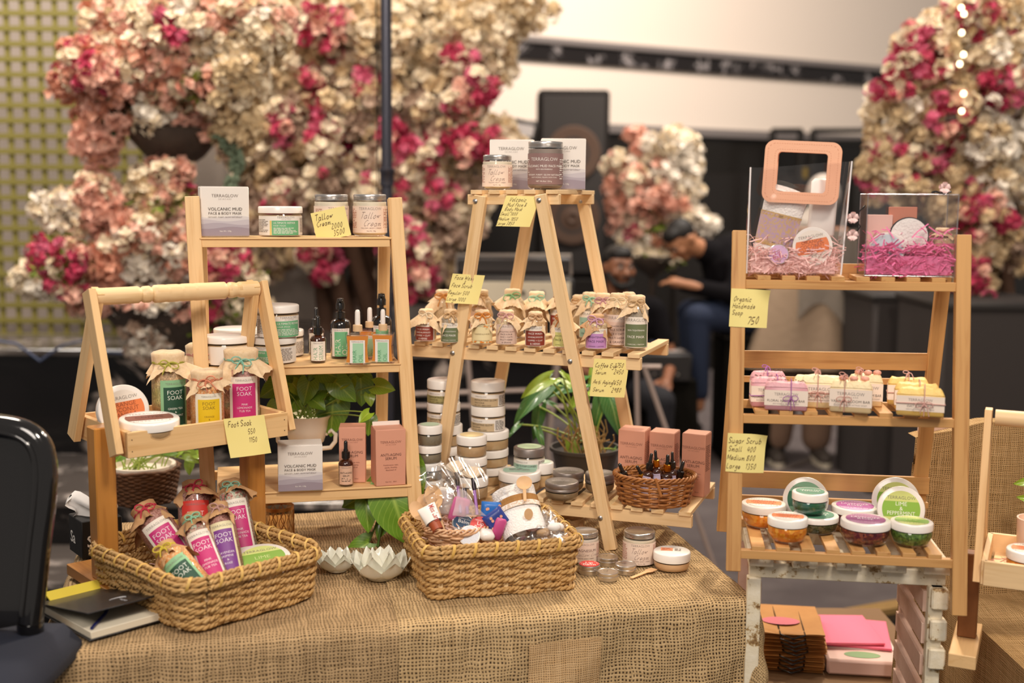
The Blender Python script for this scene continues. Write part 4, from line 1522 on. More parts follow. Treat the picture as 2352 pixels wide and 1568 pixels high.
# handle height from the picture
mL, mR = O + Cb * CW / 2 - Cr * .004, O + Cr * (CL + .004) + Cb * CW / 2
hL = hit(228, 676, mL, V((mL.x, mL.y, 0)).normalized()).z
hR = hit(572, 668, mR, V((mR.x, mR.y, 0)).normalized()).z
hz = (hL + hR) / 2
tops = []
for base, sg in ((mL, -1), (mR, 1)):
 top = V((base.x, base.y, hz))
 tops.append(top)
 for k, e in ((-1, -.5), (1, .5)):
  foot = base + Cb * (e * (CW - .03)) + Cr * sg * .0095 + Z * .004
  MB().bar(top + Cr * sg * (.0095 if k < 0 else -.008) + Z * .012, foot if k < 0 else foot + Cr * sg * .0, .036, .014, Cr).build('handle_leg', PINE, cad, 30, None, co)
L = (tops[1] - tops[0]).length
pf = []
for t in range(61):
 s = t / 60
 r_ = .0165
 for g in (.27, .335, .80, .86):
  r_ -= .0045 * exp(-((s - g) / .008) ** 2)
 if .335 < s < .80:
  r_ += .0012
 for g in (.42, .50, .58, .66):
  r_ -= .0009 * exp(-((s - g) / .006) ** 2)
 pf.append((r_, s * L))
pf = [(0, 0)] + pf + [(0, L)]
MB().lathe(pf, 24, frame(tops[0], Cr)).build('handle_dowel', PINEP, cad, 60, None, co)
for p in (O - Cb * .0055 + Z * .012 + Cr * .008, O - Cb * .0055 + Z * .034 + Cr * .008, O - Cb * .0055 + Z * .012 + Cr * (CL - .008), O - Cb * .0055 + Z * .034 + Cr * (CL - .008)):
 MB().lathe([(0, 0), (.0011, .0), (.0008, .0006), (0, .0006)], 8, frame(p, -Cb)).build('nail', mat('dark_nail', '3a2a20', .5), cad, 0, None, co)
# stand
stn = thing('caddy_stand', 'amber varnished T-shaped wooden posts holding up the left caddy', 'stand', (mL.x, mL.y, TZ2))
P1s = onz(230, 1363, TZ2) + Cr * .02 + Cb * .02
dd_ = ray(580, 1100)
nn_ = V((dd_.y, -dd_.x, 0))
P2s = P1s + Cr * (-(P1s - EYE).dot(nn_) / Cr.dot(nn_))
for base in (P1s, P2s):
 left = base is P1s
 ztop = hit(230, 978, P1s, Cr.cross(Z)).z if left else O.z - .002
 off = V((0, 0, 0))
 MB().bar((base.x + off.x, base.y + off.y, TZ2 + .022), (base.x + off.x, base.y + off.y, ztop), .040, .040, Cr).build('post', AMBERW, stn, 30, None, stn.location)
 c = base + off
 MB().bar((c.x - Cb.x * .15, c.y - Cb.y * .15, TZ2 + .012), (c.x + Cb.x * .13, c.y + Cb.y * .13, TZ2 + .012), .055, .022, (0, 0, 1)).build('foot', AMBERW, stn, 30, None, stn.location)
def cadp(px, py):
 return onz(px, py, CF + .0008)
# ================================================================ GOODS
def at(px, py, zc):
 d = ray(px, py)
 return EYE + d * (zc / d.dot(AX))
def axis_place(o, base, top, spin=0.0):
 z = (top - base).normalized()
 y = V((base.x, base.y, base.z - EYE.z)).normalized()
 y = (y - z * y.dot(z)).normalized()
 x = y.cross(z)
 m = M((x, y, z)).transposed().to_4x4() @ M.Rotation(spin, 4, 'Z')
 m.translation = base
 o.matrix_world = m
 o.rotation_mode = 'XYZ'
 return o
def put(name, label, cat, surf, px, py, w, h, fn, group=None, tw=0.0, dr=1.0, box=False, hm=None):
 p, W, H = setp(surf, px, py, w, h, dr, box=box)
 o = thing(name, label, cat, p, face(p, tw), group)
 fn(o, W, hm or H)
 return o
# ---------- left rack, top shelf
g = 'goods on the top shelf of the left rack'
def shTop(pl, b, z, d):
 def fn(px, py):
  p = pl(px, py) + b * d
  q = ray(px, py)
  t = (p - EYE).dot(b) / q.dot(b)
  p = EYE + q * t
  return V((p.x, p.y, z))
 return fn
S0 = shTop(LP, Lb, shelfL[0] + .0008, .018)
put('mask_box', 'white volcanic mud mask box at the left end of the top left shelf', 'box', S0, 515, 549, 108, 114, lambda o, w, h: b_mud_box(o, w, h, w * .62), None, .10, .62, True)
put('hair_mask_jar', 'white lidded hair mask jar with green label, alone on the top left shelf', 'jar', S0, 645, 551, 100, 71, lambda o, w, h: b_repair_jar(o, w, h, -.05))
put('cream_jar', 'cream jar with silver lid behind the yellow tallow cream note', 'jar', S0, 762, 551, 78, 98, lambda o, w, h: b_tallow(o, w, h, 'tallow', .5))
put('cream_jar', 'tallow cream jar with silver lid at the right end of the top left shelf', 'jar', S0, 850, 551, 77, 98, lambda o, w, h: b_tallow(o, w, h, 'tallow', .02))
# ---------- left rack, middle shelf
S1 = shL(1)
put('hair_mask_jar', 'white lidded jar mostly hidden at the back left of the middle shelf', 'jar', S1, 545, 818, 104, 72, lambda o, w, h: b_repair_jar(o, w, h, 1.2))
put('hair_mask_jar', 'white lidded jar at the left of the middle left shelf, behind the caddy handle leg', 'jar', S1, 522, 842, 112, 80, lambda o, w, h: b_repair_jar(o, w, h, 1.6))
put('hair_mask_jar', 'white lidded jar peeping out right of the stacked pair of jars', 'jar', S1, 650, 822, 96, 72, lambda o, w, h: b_repair_jar(o, w, h, 1.9))
b = put('hair_mask_jar', 'lower jar of the stacked pair on the middle left shelf, label turned left', 'jar', S1, 629, 838, 104, 72, lambda o, w, h: b_repair_jar(o, w, h, -.95))
pj = b.location + V((0.010, -.0, 0))
wj = 97 * mpp(pj)
o = thing('hair_mask_jar', 'upper jar of the stacked pair on the middle left shelf, green label facing', 'jar', pj + V((0, 0, 72 * mpp(pj) * 1.0 - 104 * mpp(pj) * 0.04)), face(pj))
zt = max(v.co.z for c in b.children for v in c.data.vertices)
o.location.z = b.location.z + zt + .0004
b_repair_jar(o, wj, 74 * mpp(pj), .25)
hs = serum_label(('HAIR', 'SERUM'), 'efe6da', mat('green_ink', '4f9a6a', .6), True)
for px, py, l in ((727, 815, 'amber dropper bottle standing behind the hair serum bottle'), (731, 834, 'amber hair serum dropper bottle with black cap on the middle left shelf')):
 put('serum_bottle', l, 'bottle', S1, px, py, 37, 112, lambda o, w, h: b_dropper(o, w, h, label=hs))
def b_pump(o, w, h):
 r = w / 2
 hb = h * .66
 MB().lathe([(0, 0), (r - .003, 0), (r, .003), (r, hb * .84), (r * .85, hb * .94), (r * .4, hb), (r * .4, hb * 1.03)], 32).build('bottle', mat('black_glass', '0e0b0b', .12, coat=.8), o, 50)
 mb = MB()
 rc = r * .46
 mb.lathe([(rc, hb), (rc, hb + h * .10), (rc * .9, hb + h * .105), (rc * .5, hb + h * .11), (rc * .5, hb + h * .14), (rc * .95, hb + h * .15), (rc * .98, hb + h * .23), (rc * .8, hb + h * .26), (rc * .7, h - .002), (0, h)], 24)
 mb.box((rc * 1.0, rc * 2.2, h * .03), T(0, -rc * .8, h - h * .045), 0, .001)
 mb.build('pump_head', BLACKP, o, 40)
 mb = MB()
 p = Print(mb, cylmap(r + .0003), .003)
 p.rect(-r * .95, hs_ * 0 + hb * .06, r * .95, hb * .76, 0)
 p.rect(-r * .62, hb * .06, r * .70, hb * .68, 1)
 p.text('TERRAGLOW', 0, hb * .70, hb * .045, 3, off=-.01)
 p.text('HAIR', -r * .02, hb * .10, r * .5, 2, 'l', rot=pi / 2, off=-.01)
 p.text('OIL', r * .62, hb * .10, r * .5, 2, 'l', rot=pi / 2, off=-.01)
 mb.build('label', [WHITED, GREENP, mat('cream_ink', 'efe9dc', .6), INKG], o, 30)
hs_ = 0
put('pump_bottle', 'black hair oil pump bottle left of the amber oils on the middle left shelf', 'bottle', S1, 783, 824, 47, 143, b_pump)
put('pump_bottle', 'black pump bottle behind the rightmost amber hair oil bottle', 'bottle', S1, 877, 822, 46, 152, b_pump)
def b_sqbottle(o, w, h):
 hb = h * .56
 d = w * .55
 ambr = mat('amber_oil', 'ea9420', .12, coat=1.0)
 def flare(mb, k, z0, z1, mi):
  # waisted block: wide foot, narrow waist
  prof = [(1.0, z0), (.90, z0 + (z1 - z0) * .25), (.86, z0 + (z1 - z0) * .6), (.96, z1)]
  vs, fs = [], []
  for s, z in prof:
   for sx, sy in ((-1, -1), (1, -1), (1, 1), (-1, 1)):
    vs.append((sx * w / 2 * s * k, sy * d / 2 * s * k, z))
  for i in range(3):
   for j in range(4):
    fs.append([i * 4 + j, i * 4 + (j + 1) % 4, i * 4 + 4 + (j + 1) % 4, i * 4 + 4 + j])
  fs += [[3, 2, 1, 0], [12, 13, 14, 15]]
  mb.add(vs, fs, mi)
  return mb
 flare(MB(), 1, 0, hb, 0).build('glass_bottle', CLEAR, o, 0)
 flare(MB(), .90, hb * .07, hb * .93, 0).build('oil', ambr, o, 0)
 MB().lathe([(w * .13, hb), (w * .13, hb + h * .05), (w * .17, hb + h * .05)], 20).build('neck', CLEAR, o, 50)
 MB().lathe([(w * .19, hb + h * .04), (w * .19, hb + h * .15), (w * .17, hb + h * .16), (0, hb + h * .16)], 24).build('wooden_collar', mat('light_wood_collar', 'e0bd92', .5), o, 40)
 MB().lathe([(w * .10, hb + h * .16), (w * .11, hb + h * .19), (w * .10, h - w * .10), (w * .07, h - w * .02), (0, h)], 18).build('rubber_bulb', mat('white_rubber', 'f3ece6', .4), o, 60)
 mb = MB()
 p = Print(mb, flatmap(-d / 2 - .0002))
 p.rect(-w * .30, hb * .05, w * .30, hb * .80, 0)
 p.rect(-w * .19, hb * .05, w * .24, hb * .70, 1)
 p.text('TERRAGLOW', 0, hb * .725, hb * .05, 3, off=-.01, sx=.9)
 p.text('HAIR', -w * .04, hb * .08, w * .155, 2, 'l', rot=pi / 2, off=-.01)
 p.text('OIL', w * .20, hb * .08, w * .155, 2, 'l', rot=pi / 2, off=-.01)
 mb.build('label', [WHITED, GREENL, mat('green_ink', '4f9a6a', .6), INKG], o, 0)
put('oil_bottle', 'amber hair oil dropper bottle at the back, between the two nearer ones', 'bottle', S1, 850, 822, 54, 118, b_sqbottle, dr=.55)
put('oil_bottle', 'amber square hair oil dropper bottle nearest the hair serum', 'bottle', S1, 822, 837, 57, 128, b_sqbottle, None, -.05, .55)
put('oil_bottle', 'amber square hair oil dropper bottle at the right end of the middle left shelf', 'bottle', S1, 880, 834, 53, 126, b_sqbottle, None, -.15, .55)
# ---------- left rack, bottom shelf
S2 = shL(2)
put('mask_box', 'white volcanic mud mask box on the bottom left shelf before the white urn', 'box', S2, 690, 1128, 101, 118, lambda o, w, h: b_mud_box(o, w, h, w * .62), None, .02, .62, True)
put('serum_carton', 'salmon anti-aging serum carton behind the small dropper bottle', 'box', S2, 811, 1108, 60, 135, lambda o, w, h: b_serum_box(o, w, h, w * .8), None, -.05, .8, True)
put('serum_carton', 'salmon anti-aging serum carton at the right end of the bottom left shelf, flap raised', 'box', S2, 892, 1115, 70, 148, lambda o, w, h: (b_serum_box(o, w, h * .93, w * .8), MB().box((w * .92, .001, h * .09), T(0, w * .3, h * .965, rx=-.3), 0, .0002).build('raised_flap', mat('salmon_card_inside', 'eadbd0', .6), o)), None, .22, .8, True)
asl = serum_label(('ANTI-AGING', 'SERUM'), 'dfb79d')
put('serum_bottle', 'small dark anti-aging dropper bottle on the bottom left shelf', 'bottle', S2, 795, 1118, 34, 110, lambda o, w, h: b_dropper(o, w, h, label=asl))
# ---------- stand, top
zt0_ = (tiers[0][0]).z + .001
def shK0(d):
 def fn(px, py):
  p = NP(px, py, d)
  return V((p.x, p.y, (tiers[0][0] + tiers[0][1] * (p - tiers[0][0]).dot(tiers[0][1])).z + .0008))
 return fn
K0, K0b = shK0(.03), shK0(.115)
put('mask_box', 'white volcanic mud box behind the small cream jar on top of the stand', 'box', K0b, 1176, 449, 100, 112, lambda o, w, h: b_mud_box(o, w, h, w * .4), None, -.12, .4, True)
put('mask_box', 'white volcanic mud box behind the mauve labelled jar on top of the stand', 'box', K0b, 1292, 450, 102, 114, lambda o, w, h: b_mud_box(o, w, h, w * .4), None, .06, .4, True)
put('cream_jar', 'small tallow cream jar on the top left of the stand', 'jar', K0, 1142, 450, 68, 78, lambda o, w, h: b_tallow(o, w, h, 'tallow', -.08))
put('mud_mask_jar', 'mauve labelled volcanic mud mask jar on top of the stand', 'jar', K0, 1252, 452, 80, 108, lambda o, w, h: b_tallow(o, w, h, 'mud', -.08))
# ---------- stand, middle: little cloth capped bottles
K1 = shS(1)
L_sand = face_label('8f3a2c', ('FACE WASH', 'SANDALWOOD', 'COFFEE + CLAY', '& HERBS'))
L_green = face_label('6e7a58', ('SKIN TIGHTENING', 'FACE MASK', 'CHARCOAL + MATCHA'))
L_cal = face_label('efdfae', ('CALENDULA ROSE', 'FACE WASH CLEANSER'), '7a5a28', 'efdfae', flower=True)
L_exf = face_label('e2c4b4', ('EXFOLIATING GLOW', 'FACE SCRUB', 'RICE + OATS', 'MULTI HERBS', '& GRAINS'), '5a3a34', 'e6cfc2')
L_soft = face_label('ddd888', ('SKIN SOFTENING', 'FACE MASK', 'OATMEAL + TURMERIC'), '55552c')
L_lav = face_label('c48fc8', ('BRIGHTENING', 'FACE MASK', 'LAVENDER + OATMEAL'), '55355c')
L_teal = face_label('9cc4b8', ('DETOX', 'FACE MASK'), '35554c')
tan = speck('tan_powder', ('d9b586', 'c9a273', 'e2c49a'), 900)
oat = speck('oat_powder', ('e2c9a0', 'd2b58a', 'ecd8b8'), 600)
greyp = speck('grey_clay', ('b5a894', 'a89a86', 'c4b8a4'), 900)
rows = [
 # px, py, w, h, content, label, twine, seed, label text, kw
 (1018, 768, 50, 104, oat, None, 'd8954a', 11, 'cloth capped bottle with orange twine at the back left of the stand shelf', {}),
 (1104, 770, 50, 106, oat, L_exf, 'd2ac7c', 12, 'cloth capped bottle behind the yellow face wash note and the stand leg', {}),
 (1176, 778, 54, 116, oat, None, '8fbf8a', 13, 'tall bottle with green twine bow at the back of the stand shelf', dict(body=.74)),
 (1232, 774, 52, 106, tan, None, '9cc9ac', 14, 'bottle with pale green twine loop at the back of the stand shelf', {}),
 (1286, 774, 48, 106, tan, L_sand, 'b98a62', 15, 'bottle with brown twine behind the front right stand leg', {}),
 (1330, 776, 48, 100, oat, None, 'd2ac7c', 16, 'plain cloth capped bottle just right of the front stand leg, at the back', {}),
 (1352, 782, 46, 112, greyp, L_teal, '9cc9ac', 17, 'bottle with teal label behind the lilac labelled one', {}),
 (1383, 790, 50, 118, oat, L_exf, 'b98a94', 18, 'tall bottle with mauve twine behind the lilac labelled one', {}),
 (1442, 788, 44, 118, tan, None, 'd8c2a0', 19, 'bottle with a tall twine loop behind the big grey bottle', {}),
 (979, 787, 47, 79, tan, L_sand, 'e0d0b4', 21, 'small sandalwood face wash bottle at the left end of the stand shelf', dict(skirt=.55, rot=-.35)),
 (1035, 791, 44, 82, greyp, L_green, 'd2ac7c', 22, 'small green labelled bottle behind the left stand leg', dict(skirt=.55, rot=-.2)),
 (1107, 794, 48, 84, oat, L_cal, 'd98a3a', 23, 'small calendula bottle with orange twine bow and flower label', dict(skirt=.45)),
 (1163, 796, 49, 86, oat, L_exf, 'd9a8a0', 24, 'small bottle with pink twine bow and pale pink label', dict(skirt=.5)),
 (1229, 800, 47, 86, tan, L_sand, 'c49a72', 25, 'small sandalwood bottle with dark red label in the middle of the stand shelf', dict(skirt=.45)),
 (1291, 802, 46, 84, oat, L_soft, 'd98a4a', 26, 'small bottle with yellow label left of the front right stand leg', dict(skirt=.5)),
 (1369, 806, 51, 86, oat, L_lav, 'cfa0b8', 27, 'small bottle with lilac label and pink twine bow', dict(skirt=.55, cloth=None)),
 (1416, 800, 50, 128, tan, L_exf, 'e2cfae', 28, 'tall exfoliating scrub bottle with long twine loops', dict(skirt=.4, bowsize=.36)),
 (1460, 806, 54, 130, greyp, L_green, 'c9a87c', 29, 'tall grey skin tightening mask bottle at the right end of the stand shelf', dict(skirt=.42, neck=.66)),
]
for (px, py, w, h, ct, lb, tw, sd, lab, kw) in rows:
 kw = dict(kw)
 if 'cloth' in kw:
  kw['cloth'] = mat('tan_cloth', 'c8a078', .9, bump=(400, .5, .001))
 put('cloth_capped_bottle', lab, 'bottle', K1, px, py, w, h, lambda o, W, H: b_capped(o, W, H, ct, lb, tw, seed=sd, **{'rot': 0.0, 'bowsize': .30, **kw, 'skirt': kw.get('skirt', .5) * 1.6}), 'cloth capped bottles on the middle shelf of the stand')
# ---------- stand, bottom
K2 = shS(2)
grp = 'stacked cosmetic jars on the lower shelf of the stand'
def b_stack(o, w, h, content, lab=None, lidmat=WHITE, discs=None, lidf=.42, rot=0):
 r, hb = jar_shell(o, w, h, h * lidf, content, lidmat, 1.03, .9, .05, name='jar_body')
 if lab:
  band, txt = lab
  mb = MB()
  p = Print(mb, cylmap(r + .0003, 0, rot), .004)
  p.rect(-r * 1.8, hb * .04, r * 2.0, hb * .86, 0)
  p.rect(-r * 1.8, hb * .04, r * .55, hb * .58, 1)
  p.text('TERRAGLOW', -r * .55, hb * .66, hb * .10, 3, off=-.01)
  for i, t in enumerate(txt):
   p.text(t, -r * .95, hb * (.42 - .17 * i), hb * (.12 if i == 0 else .09), 2, 'l', sx=min(1, 1.4 * r / (glyphs(t)[2] * hb * .12 / .69)))
  p.lines(r * .62, r * 1.35, hb * .72, 8, hb * .085, 2)
  mb.build('label', [WHITED, mat('lab_' + band, band, .55), INKD, INKG], o, 30)
 if discs:
  mb = MB()
  p = Print(mb, topmap(h + .0003), None, .0002)
  p.disc(r * .8, 0)
  mb.build('lid_label', mat('disc_' + discs, discs, .5), o, 0)
tanc = mat('tan_balm', 'd8b98c', .4)
beic = mat('beige_balm', 'cdae84', .4)
grnc = mat('grey_green_balm', '8f8570', .4)
LX = ('c7b08c', ('EXFOLIATING GLOW', 'FACE SCRUB', 'RICE + OATS + HERBS & GRAINS'))
for nm, px, py, jars in (('back left', 1018, 1122, [(88, 46, beic, None, None), (88, 46, beic, None, None), (88, 48, tanc, None, None), (76, 50, tanc, LX, None), (74, 52, tanc, ('a9a06a', LX[1]), None)]),
       ('back right', 1120, 1118, [(94, 40, tanc, None, None), (94, 40, tanc, None, None), (94, 42, tanc, None, None), (78, 56, tanc, LX, None), (78, 56, tanc, LX, None)]),
       ('front left', 986, 1147, [(62, 40, beic, None, None), (62, 40, grnc, None, None), (60, 40, grnc, None, None), (57, 46, grnc, None, 'c4dcc0')]),
       ('front right', 1083, 1150, [(74, 50, beic, None, None), (74, 46, beic, None, None), (70, 48, beic, None, 'e6cf9c')])):
 p, W0, _ = setp(K2, px, py, jars[0][0], 40)
 m = mpp(p)
 z = 0.0
 names = ('bottom', 'second from the bottom', 'third from the bottom', 'fourth from the bottom', 'top')
 for i, (w, h, ct, lab, dc) in enumerate(jars):
  nn = 'top' if i == len(jars) - 1 else names[i]
  o = thing('cosmetic_jar', '%s jar of the %s stack on the lower stand shelf' % (nn, nm), 'jar', (p.x + R.uniform(-.0015, .0015), p.y, p.z + z), face(p), grp)
  b_stack(o, w * m, h * m, ct, lab, WHITE, dc, .40 if lab else .44, R.uniform(-.25, .15))
  z += h * m + .0004
lime = ('a9c6b4', ('MILK TO FOAM CLEANSER', 'ALL SKIN', 'OILS'))
j = put('cosmetic_jar', 'white lidded jar behind, half hidden under the silver lidded cleanser', 'jar', K2, 1243, 1122, 56, 68, lambda o, w, h: b_stack(o, w, h, tanc, None, WHITE, 'c9dfcb', .45))
j = put('cosmetic_jar', 'low white jar under the silver lidded foam cleanser', 'jar', K2, 1206, 1124, 76, 52, lambda o, w, h: b_stack(o, w, h, tanc, None, WHITE, None, .45))
zt = max(v.co.z for c in j.children for v in c.data.vertices)
p = j.location.copy()
p.x += .009
m = mpp(p)
o = thing('cosmetic_jar', 'foam cleanser jar with grey metal lid and pale green top', 'jar', (p.x, p.y, p.z + zt + .0004), face(p))
b_stack(o, 72 * m, 56 * m, mat('pale_cream', 'e2d3bd', .4), lime, SILVERD, 'c4dcb4', .36)
def b_wide(o, w, h):
 r, hb = jar_shell(o, w, h, h * .46, beic, WHITE, 1.03, .9, .2)
 mb = MB()
 p = Print(mb, topmap(h + .0004), None, .0002)
 p.disc(r * .84, 0)
 p.disc(r * .82, 1, y0=-r * .5, y1=r * .45)
 p.lines(-r * .5, r * .5, r * .2, 3, r * .14, 2)
 mb.build('lid_label', [WHITED, mat('sage_print', '9fbfae', .5), INKG], o, 0)
put('cosmetic_jar', 'wide white lidded jar with sage green lid label before the stacks', 'jar', K2, 1193, 1137, 97, 68, b_wide)
def b_grey(o, w, h):
 r, hb = jar_shell(o, w, h, h * .5, mat('taupe_mask', 'a08a6c', .5), SILVERD, 1.02, .9, .22, True)
 mb = MB()
 p = Print(mb, topmap(h + .0002), None, .0002)
 p.text('PURE MUD', 0, r * .25, r * .13, 0, off=-.005)
 p.lines(-r * .6, r * .6, r * .05, 3, r * .13, 0)
 mb.build('lid_embossing', mat('pale_grey_ink', 'c9c2bd', .5), o, 0)
put('mask_pot', 'grey lidded clay pot at the back, right of the wide white jar', 'jar', K2, 1305, 1134, 72, 62, b_grey, 'grey lidded clay pots')
put('mask_pot', 'grey lidded clay pot at the back, behind the front stand leg', 'jar', K2, 1377, 1137, 68, 60, b_grey, 'grey lidded clay pots')
put('mask_pot', 'grey lidded clay pot nearest the front edge of the lower stand shelf', 'jar', K2, 1290, 1155, 77, 60, b_grey, 'grey lidded clay pots')
for px, py, w, h, tw, l in ((1455, 1128, 74, 148, -.28, 'left'), (1524, 1130, 70, 144, -.28, 'middle'), (1597, 1140, 66, 150, -.30, 'right')):
 put('serum_carton', 'salmon anti-aging serum carton, %s one of the three behind the wicker basket' % l, 'box', K2, px, py, w * .84, h, lambda o, w, h: b_serum_box(o, w, h, w * .85), None, tw, .85, True)
# wicker basket with dropper bottles
WK = mat('wicker_brown', 'b5793f', .5, var=(60, .2, '93592a'), coat=.2)
p, W, H = setp(K2, 1502, 1172, 182, 86, .8)
wb = thing('wicker_basket', 'small oval brown wicker basket full of dropper bottles on the lower stand shelf', 'basket', p, face(p))
rx, ryy = W / 2, W / 2 * .80
hb = .062
def ring(z, k, ph, amp, n=150, ns=24):
 return [((rx * k + amp * cos(ns / 2 * a + ph)) * cos(a), (ryy * k + amp * cos(ns / 2 * a + ph)) * sin(a), z + .001 * sin(3 * a + ph)) for a in [2 * pi * i / n for i in range(n)]]
for i in range(10):
 z = .004 + i * .0056
 MB().tube(ring(z, .84 + .15 * (z / hb) ** .8, (i % 2) * pi, .0024), .0027, 5, None, 0, True).build('woven_rod', WK, wb, 80)
for i in range(24):
 a = 2 * pi * (i + .5) / 24 * 1
 mb = MB().tube([((rx * (.84 + .15 * t)) * cos(a), (ryy * (.84 + .15 * t)) * sin(a), hb * t) for t in (0.02, .5, 1.0)], .0022, 5)
 mb.build('stake', WK, wb, 80)
for k in range(3):
 MB().tube([((rx * 1.0 + .0035 * cos(14 * a + k * 2.1)) * cos(a), (ryy * 1.0 + .0035 * cos(14 * a + k * 2.1)) * sin(a), hb + .0035 * sin(14 * a + k * 2.1)) for a in [2 * pi * i / 170 for i in range(170)]], .0026, 5, None, 0, True).build('braided_rim', WK, wb, 80)
MB().lathe([(0, 0), (1, 0), (1, .003), (0, .003)], 32, M.Diagonal((rx * .84, ryy * .84, 1, 1))).build('base', WK, wb)
MB().tube([(rx * .02, -ryy * 1.06, hb + .007), (rx * .1, -ryy * 1.06, hb * .8), (rx * .17, -ryy * 1.03, hb * .5)], .003, 6).build('loose_end', WK, wb, 60)
fr = wb.matrix_world
lv = serum_label(('COFFEE', 'EYE SERUM'), 'cfc6e4')
bc = p.copy()
for (bx, by, lean, tp, gold, l, wd_) in ((1440, 1110, (-.045, -.01), (1422, 1066), 0, 'leaning left over the rim, black cap', 34), (1483, 1125, (.0, 0), (1497, 1040), 0, 'standing left of the gold collared ones, leaning right', 30), (1512, 1120, (0, 0), (1505, 1033), 1, 'tallest with gold collar in the middle of the wicker basket', 27),
           (1530, 1128, (0, 0), (1534, 1043), 1, 'with gold collar at the front of the wicker basket', 33), (1546, 1118, (0, 0), (1544, 1037), 0, 'at the back of the wicker basket beside the gold collars', 26), (1553, 1120, (0, 0), (1570, 1062), 0, 'leaning right with a wide black cap', 34), (1482, 1120, (0, 0), (1462, 1082), 1, 'lying low at the front left with gold collar', 28)):
 zc0 = (bc - EYE).dot(AX)
 B = at(bx, by, zc0 - .005)
 Tt = at(tp[0], tp[1], zc0 - .02)
 d = (Tt - B).normalized()
 L = .092
 B = Tt - d * L
 if B.z < bc.z + .004:
  B.z = bc.z + .004
 o = thing('serum_bottle', 'dark glass dropper bottle ' + l, 'bottle', B, 0, 'dropper bottles in the wicker basket')
 b_dropper(o, wd_ * mpp(B), L, cap=GOLD if gold else BLACKP, label=lv)
 axis_place(o, B, B + d, R.uniform(-.6, .6))
# ---------- table top, right of the middle basket
L_none = None
put('cloth_capped_bottle', 'squat kraft paper capped jar behind the middle basket, under the stand', 'jar', tablep, 1307, 1240, 72, 82, lambda o, w, h: b_capped(o, w, h, tan, None, 'c9a87c', KRAFT, .8, .7, 44, .28, 1, 0, .28, .1))
put('cream_jar', 'magnesium tallow cream jar with silver lid right of the middle basket', 'jar', tablep, 1342, 1299, 64, 90, lambda o, w, h: b_tallow(o, w, h, 'magnesium', .1))
put('cream_jar', 'tallow cream jar with silver lid on the burlap, right of the stand foot', 'jar', tablep, 1467, 1305, 74, 97, lambda o, w, h: b_tallow(o, w, h, 'tallow', .1))
def b_peach(o, w, h):
 r, hb = jar_shell(o, w, h, h * .47, mat('peach_butter', 'ecc79c', .4, sss=.1), WHITE, 1.04, .9, .22)
 mb = MB()
 p = Print(mb, topmap(h + .0003), None, .0002)
 p.rect(-r * .62, -r * .1, r * .05, r * .45, 0)
 p.lines(-r * .55, 0, r * .3, 3, r * .13, 1)
 p.lines(r * .15, r * .5, r * .3, 4, r * .12, 2)
 mb.build('lid_label', [mat('orange_sticker', 'ee9a72', .5), mat('brick_ink', 'a8604c', .7), INKG], o, 0)
put('body_butter_jar', 'peach body butter jar with white lid at the right end of the table', 'jar', tablep, 1542, 1320, 85, 68, b_peach)
for px, py, w, h, red, l in ((1395, 1303, 48, 33, 0, 'at the back, nearest the stand foot'), (1353, 1324, 51, 37, 1, 'with red lip balm lid'), (1437, 1323, 49, 36, 0, 'on the right, before the tallow cream jar'), (1396, 1338, 49, 34, 0, 'in front of the others')):
 put('balm_tin', 'small round aluminium balm tin %s' % l, 'tin', tablep, px, py, w, h, lambda o, w, h: b_tin(o, w, h, red=red), 'aluminium balm tins by the stand foot')
SPW = mat('birch_wood', 'e3b98a', .55, var=(40, .2, 'dcae7c'))
def b_spat(o, L, w):
 mb = MB()
 mb.slab([(-w * .3, 0), (w * .3, 0), (w * .28, L * .65), (w * .7, L * .74), (w * .62, L), (-w * .5, L * .97), (-w * .7, L * .74), (-w * .28, L * .65)], 0, .0014)
 mb.build('spatula_blade', SPW, o, 20)
a, b = tablep(1450, 1330), tablep(1516, 1308)
o = thing('wooden_spatula', 'small wooden spatula lying on the burlap beside the peach jar', 'spatula', a + V((0, 0, .002)))
mb = MB().slab([(-.0035, 0), (.0035, 0), (.004, .045), (.009, .055), (.008, .072), (-.007, .070), (-.009, .055), (-.004, .045)], 0, .0014)
mb.build('blade', SPW, o, 20)
o.rotation_euler = (radians(3), 0, atan2(-(b - a).x, (b - a).y))
a, b = at(1305, 1228, 2.30), at(1345, 1205, 2.36)
o = thing('wooden_spatula', 'small wooden spatula resting on the magnesium jar lid', 'spatula', a)
mb = MB().slab([(-.0035, 0), (.0035, 0), (.004, .035), (.009, .042), (.008, .060), (-.007, .058), (-.009, .042), (-.004, .035)], 0, .0014)
mb.build('blade', SPW, o, 20)
axis_place(o, a, b)
o.matrix_world = o.matrix_world @ M.Rotation(radians(-90), 4, 'X')
# ---------- right rack, lower shelf: scrubs
Q2 = shR(2)
def b_scrub(o, w, h, cont, sch, lidf=.42, rot=0, lidmat=WHITE):
 r, hb = jar_shell(o, w, h, h * lidf, cont, lidmat, 1.03, .96, .30)
 lid_disc(o, r * .82, h, SCH[sch], rot)
org = speck('orange_scrub', ('f5a224', 'ee8c14', 'ffbe48', 'e27c12'), 170, .3, .4)
grn = speck('green_scrub', ('648838', '4e7028', '84a84c', '3e5e22'), 240, .4, .3)
dgr = speck('dark_green_scrub', ('3c4426', '565c34', '2c3018', '6c6e48'), 330, .4, .3)
tea = mat('teal_gel', '1f6e6a', .15, coat=.6, var=(40, .15, '2a6a40'))
plum = speck('plum_scrub', ('6a2a38', '8a3c44', '4c1c28', 'a45a44'), 200, .25, .5)
lim = speck('green_scrub2', ('5a8a3a', '477328', '76a552'), 300, .4, .3)
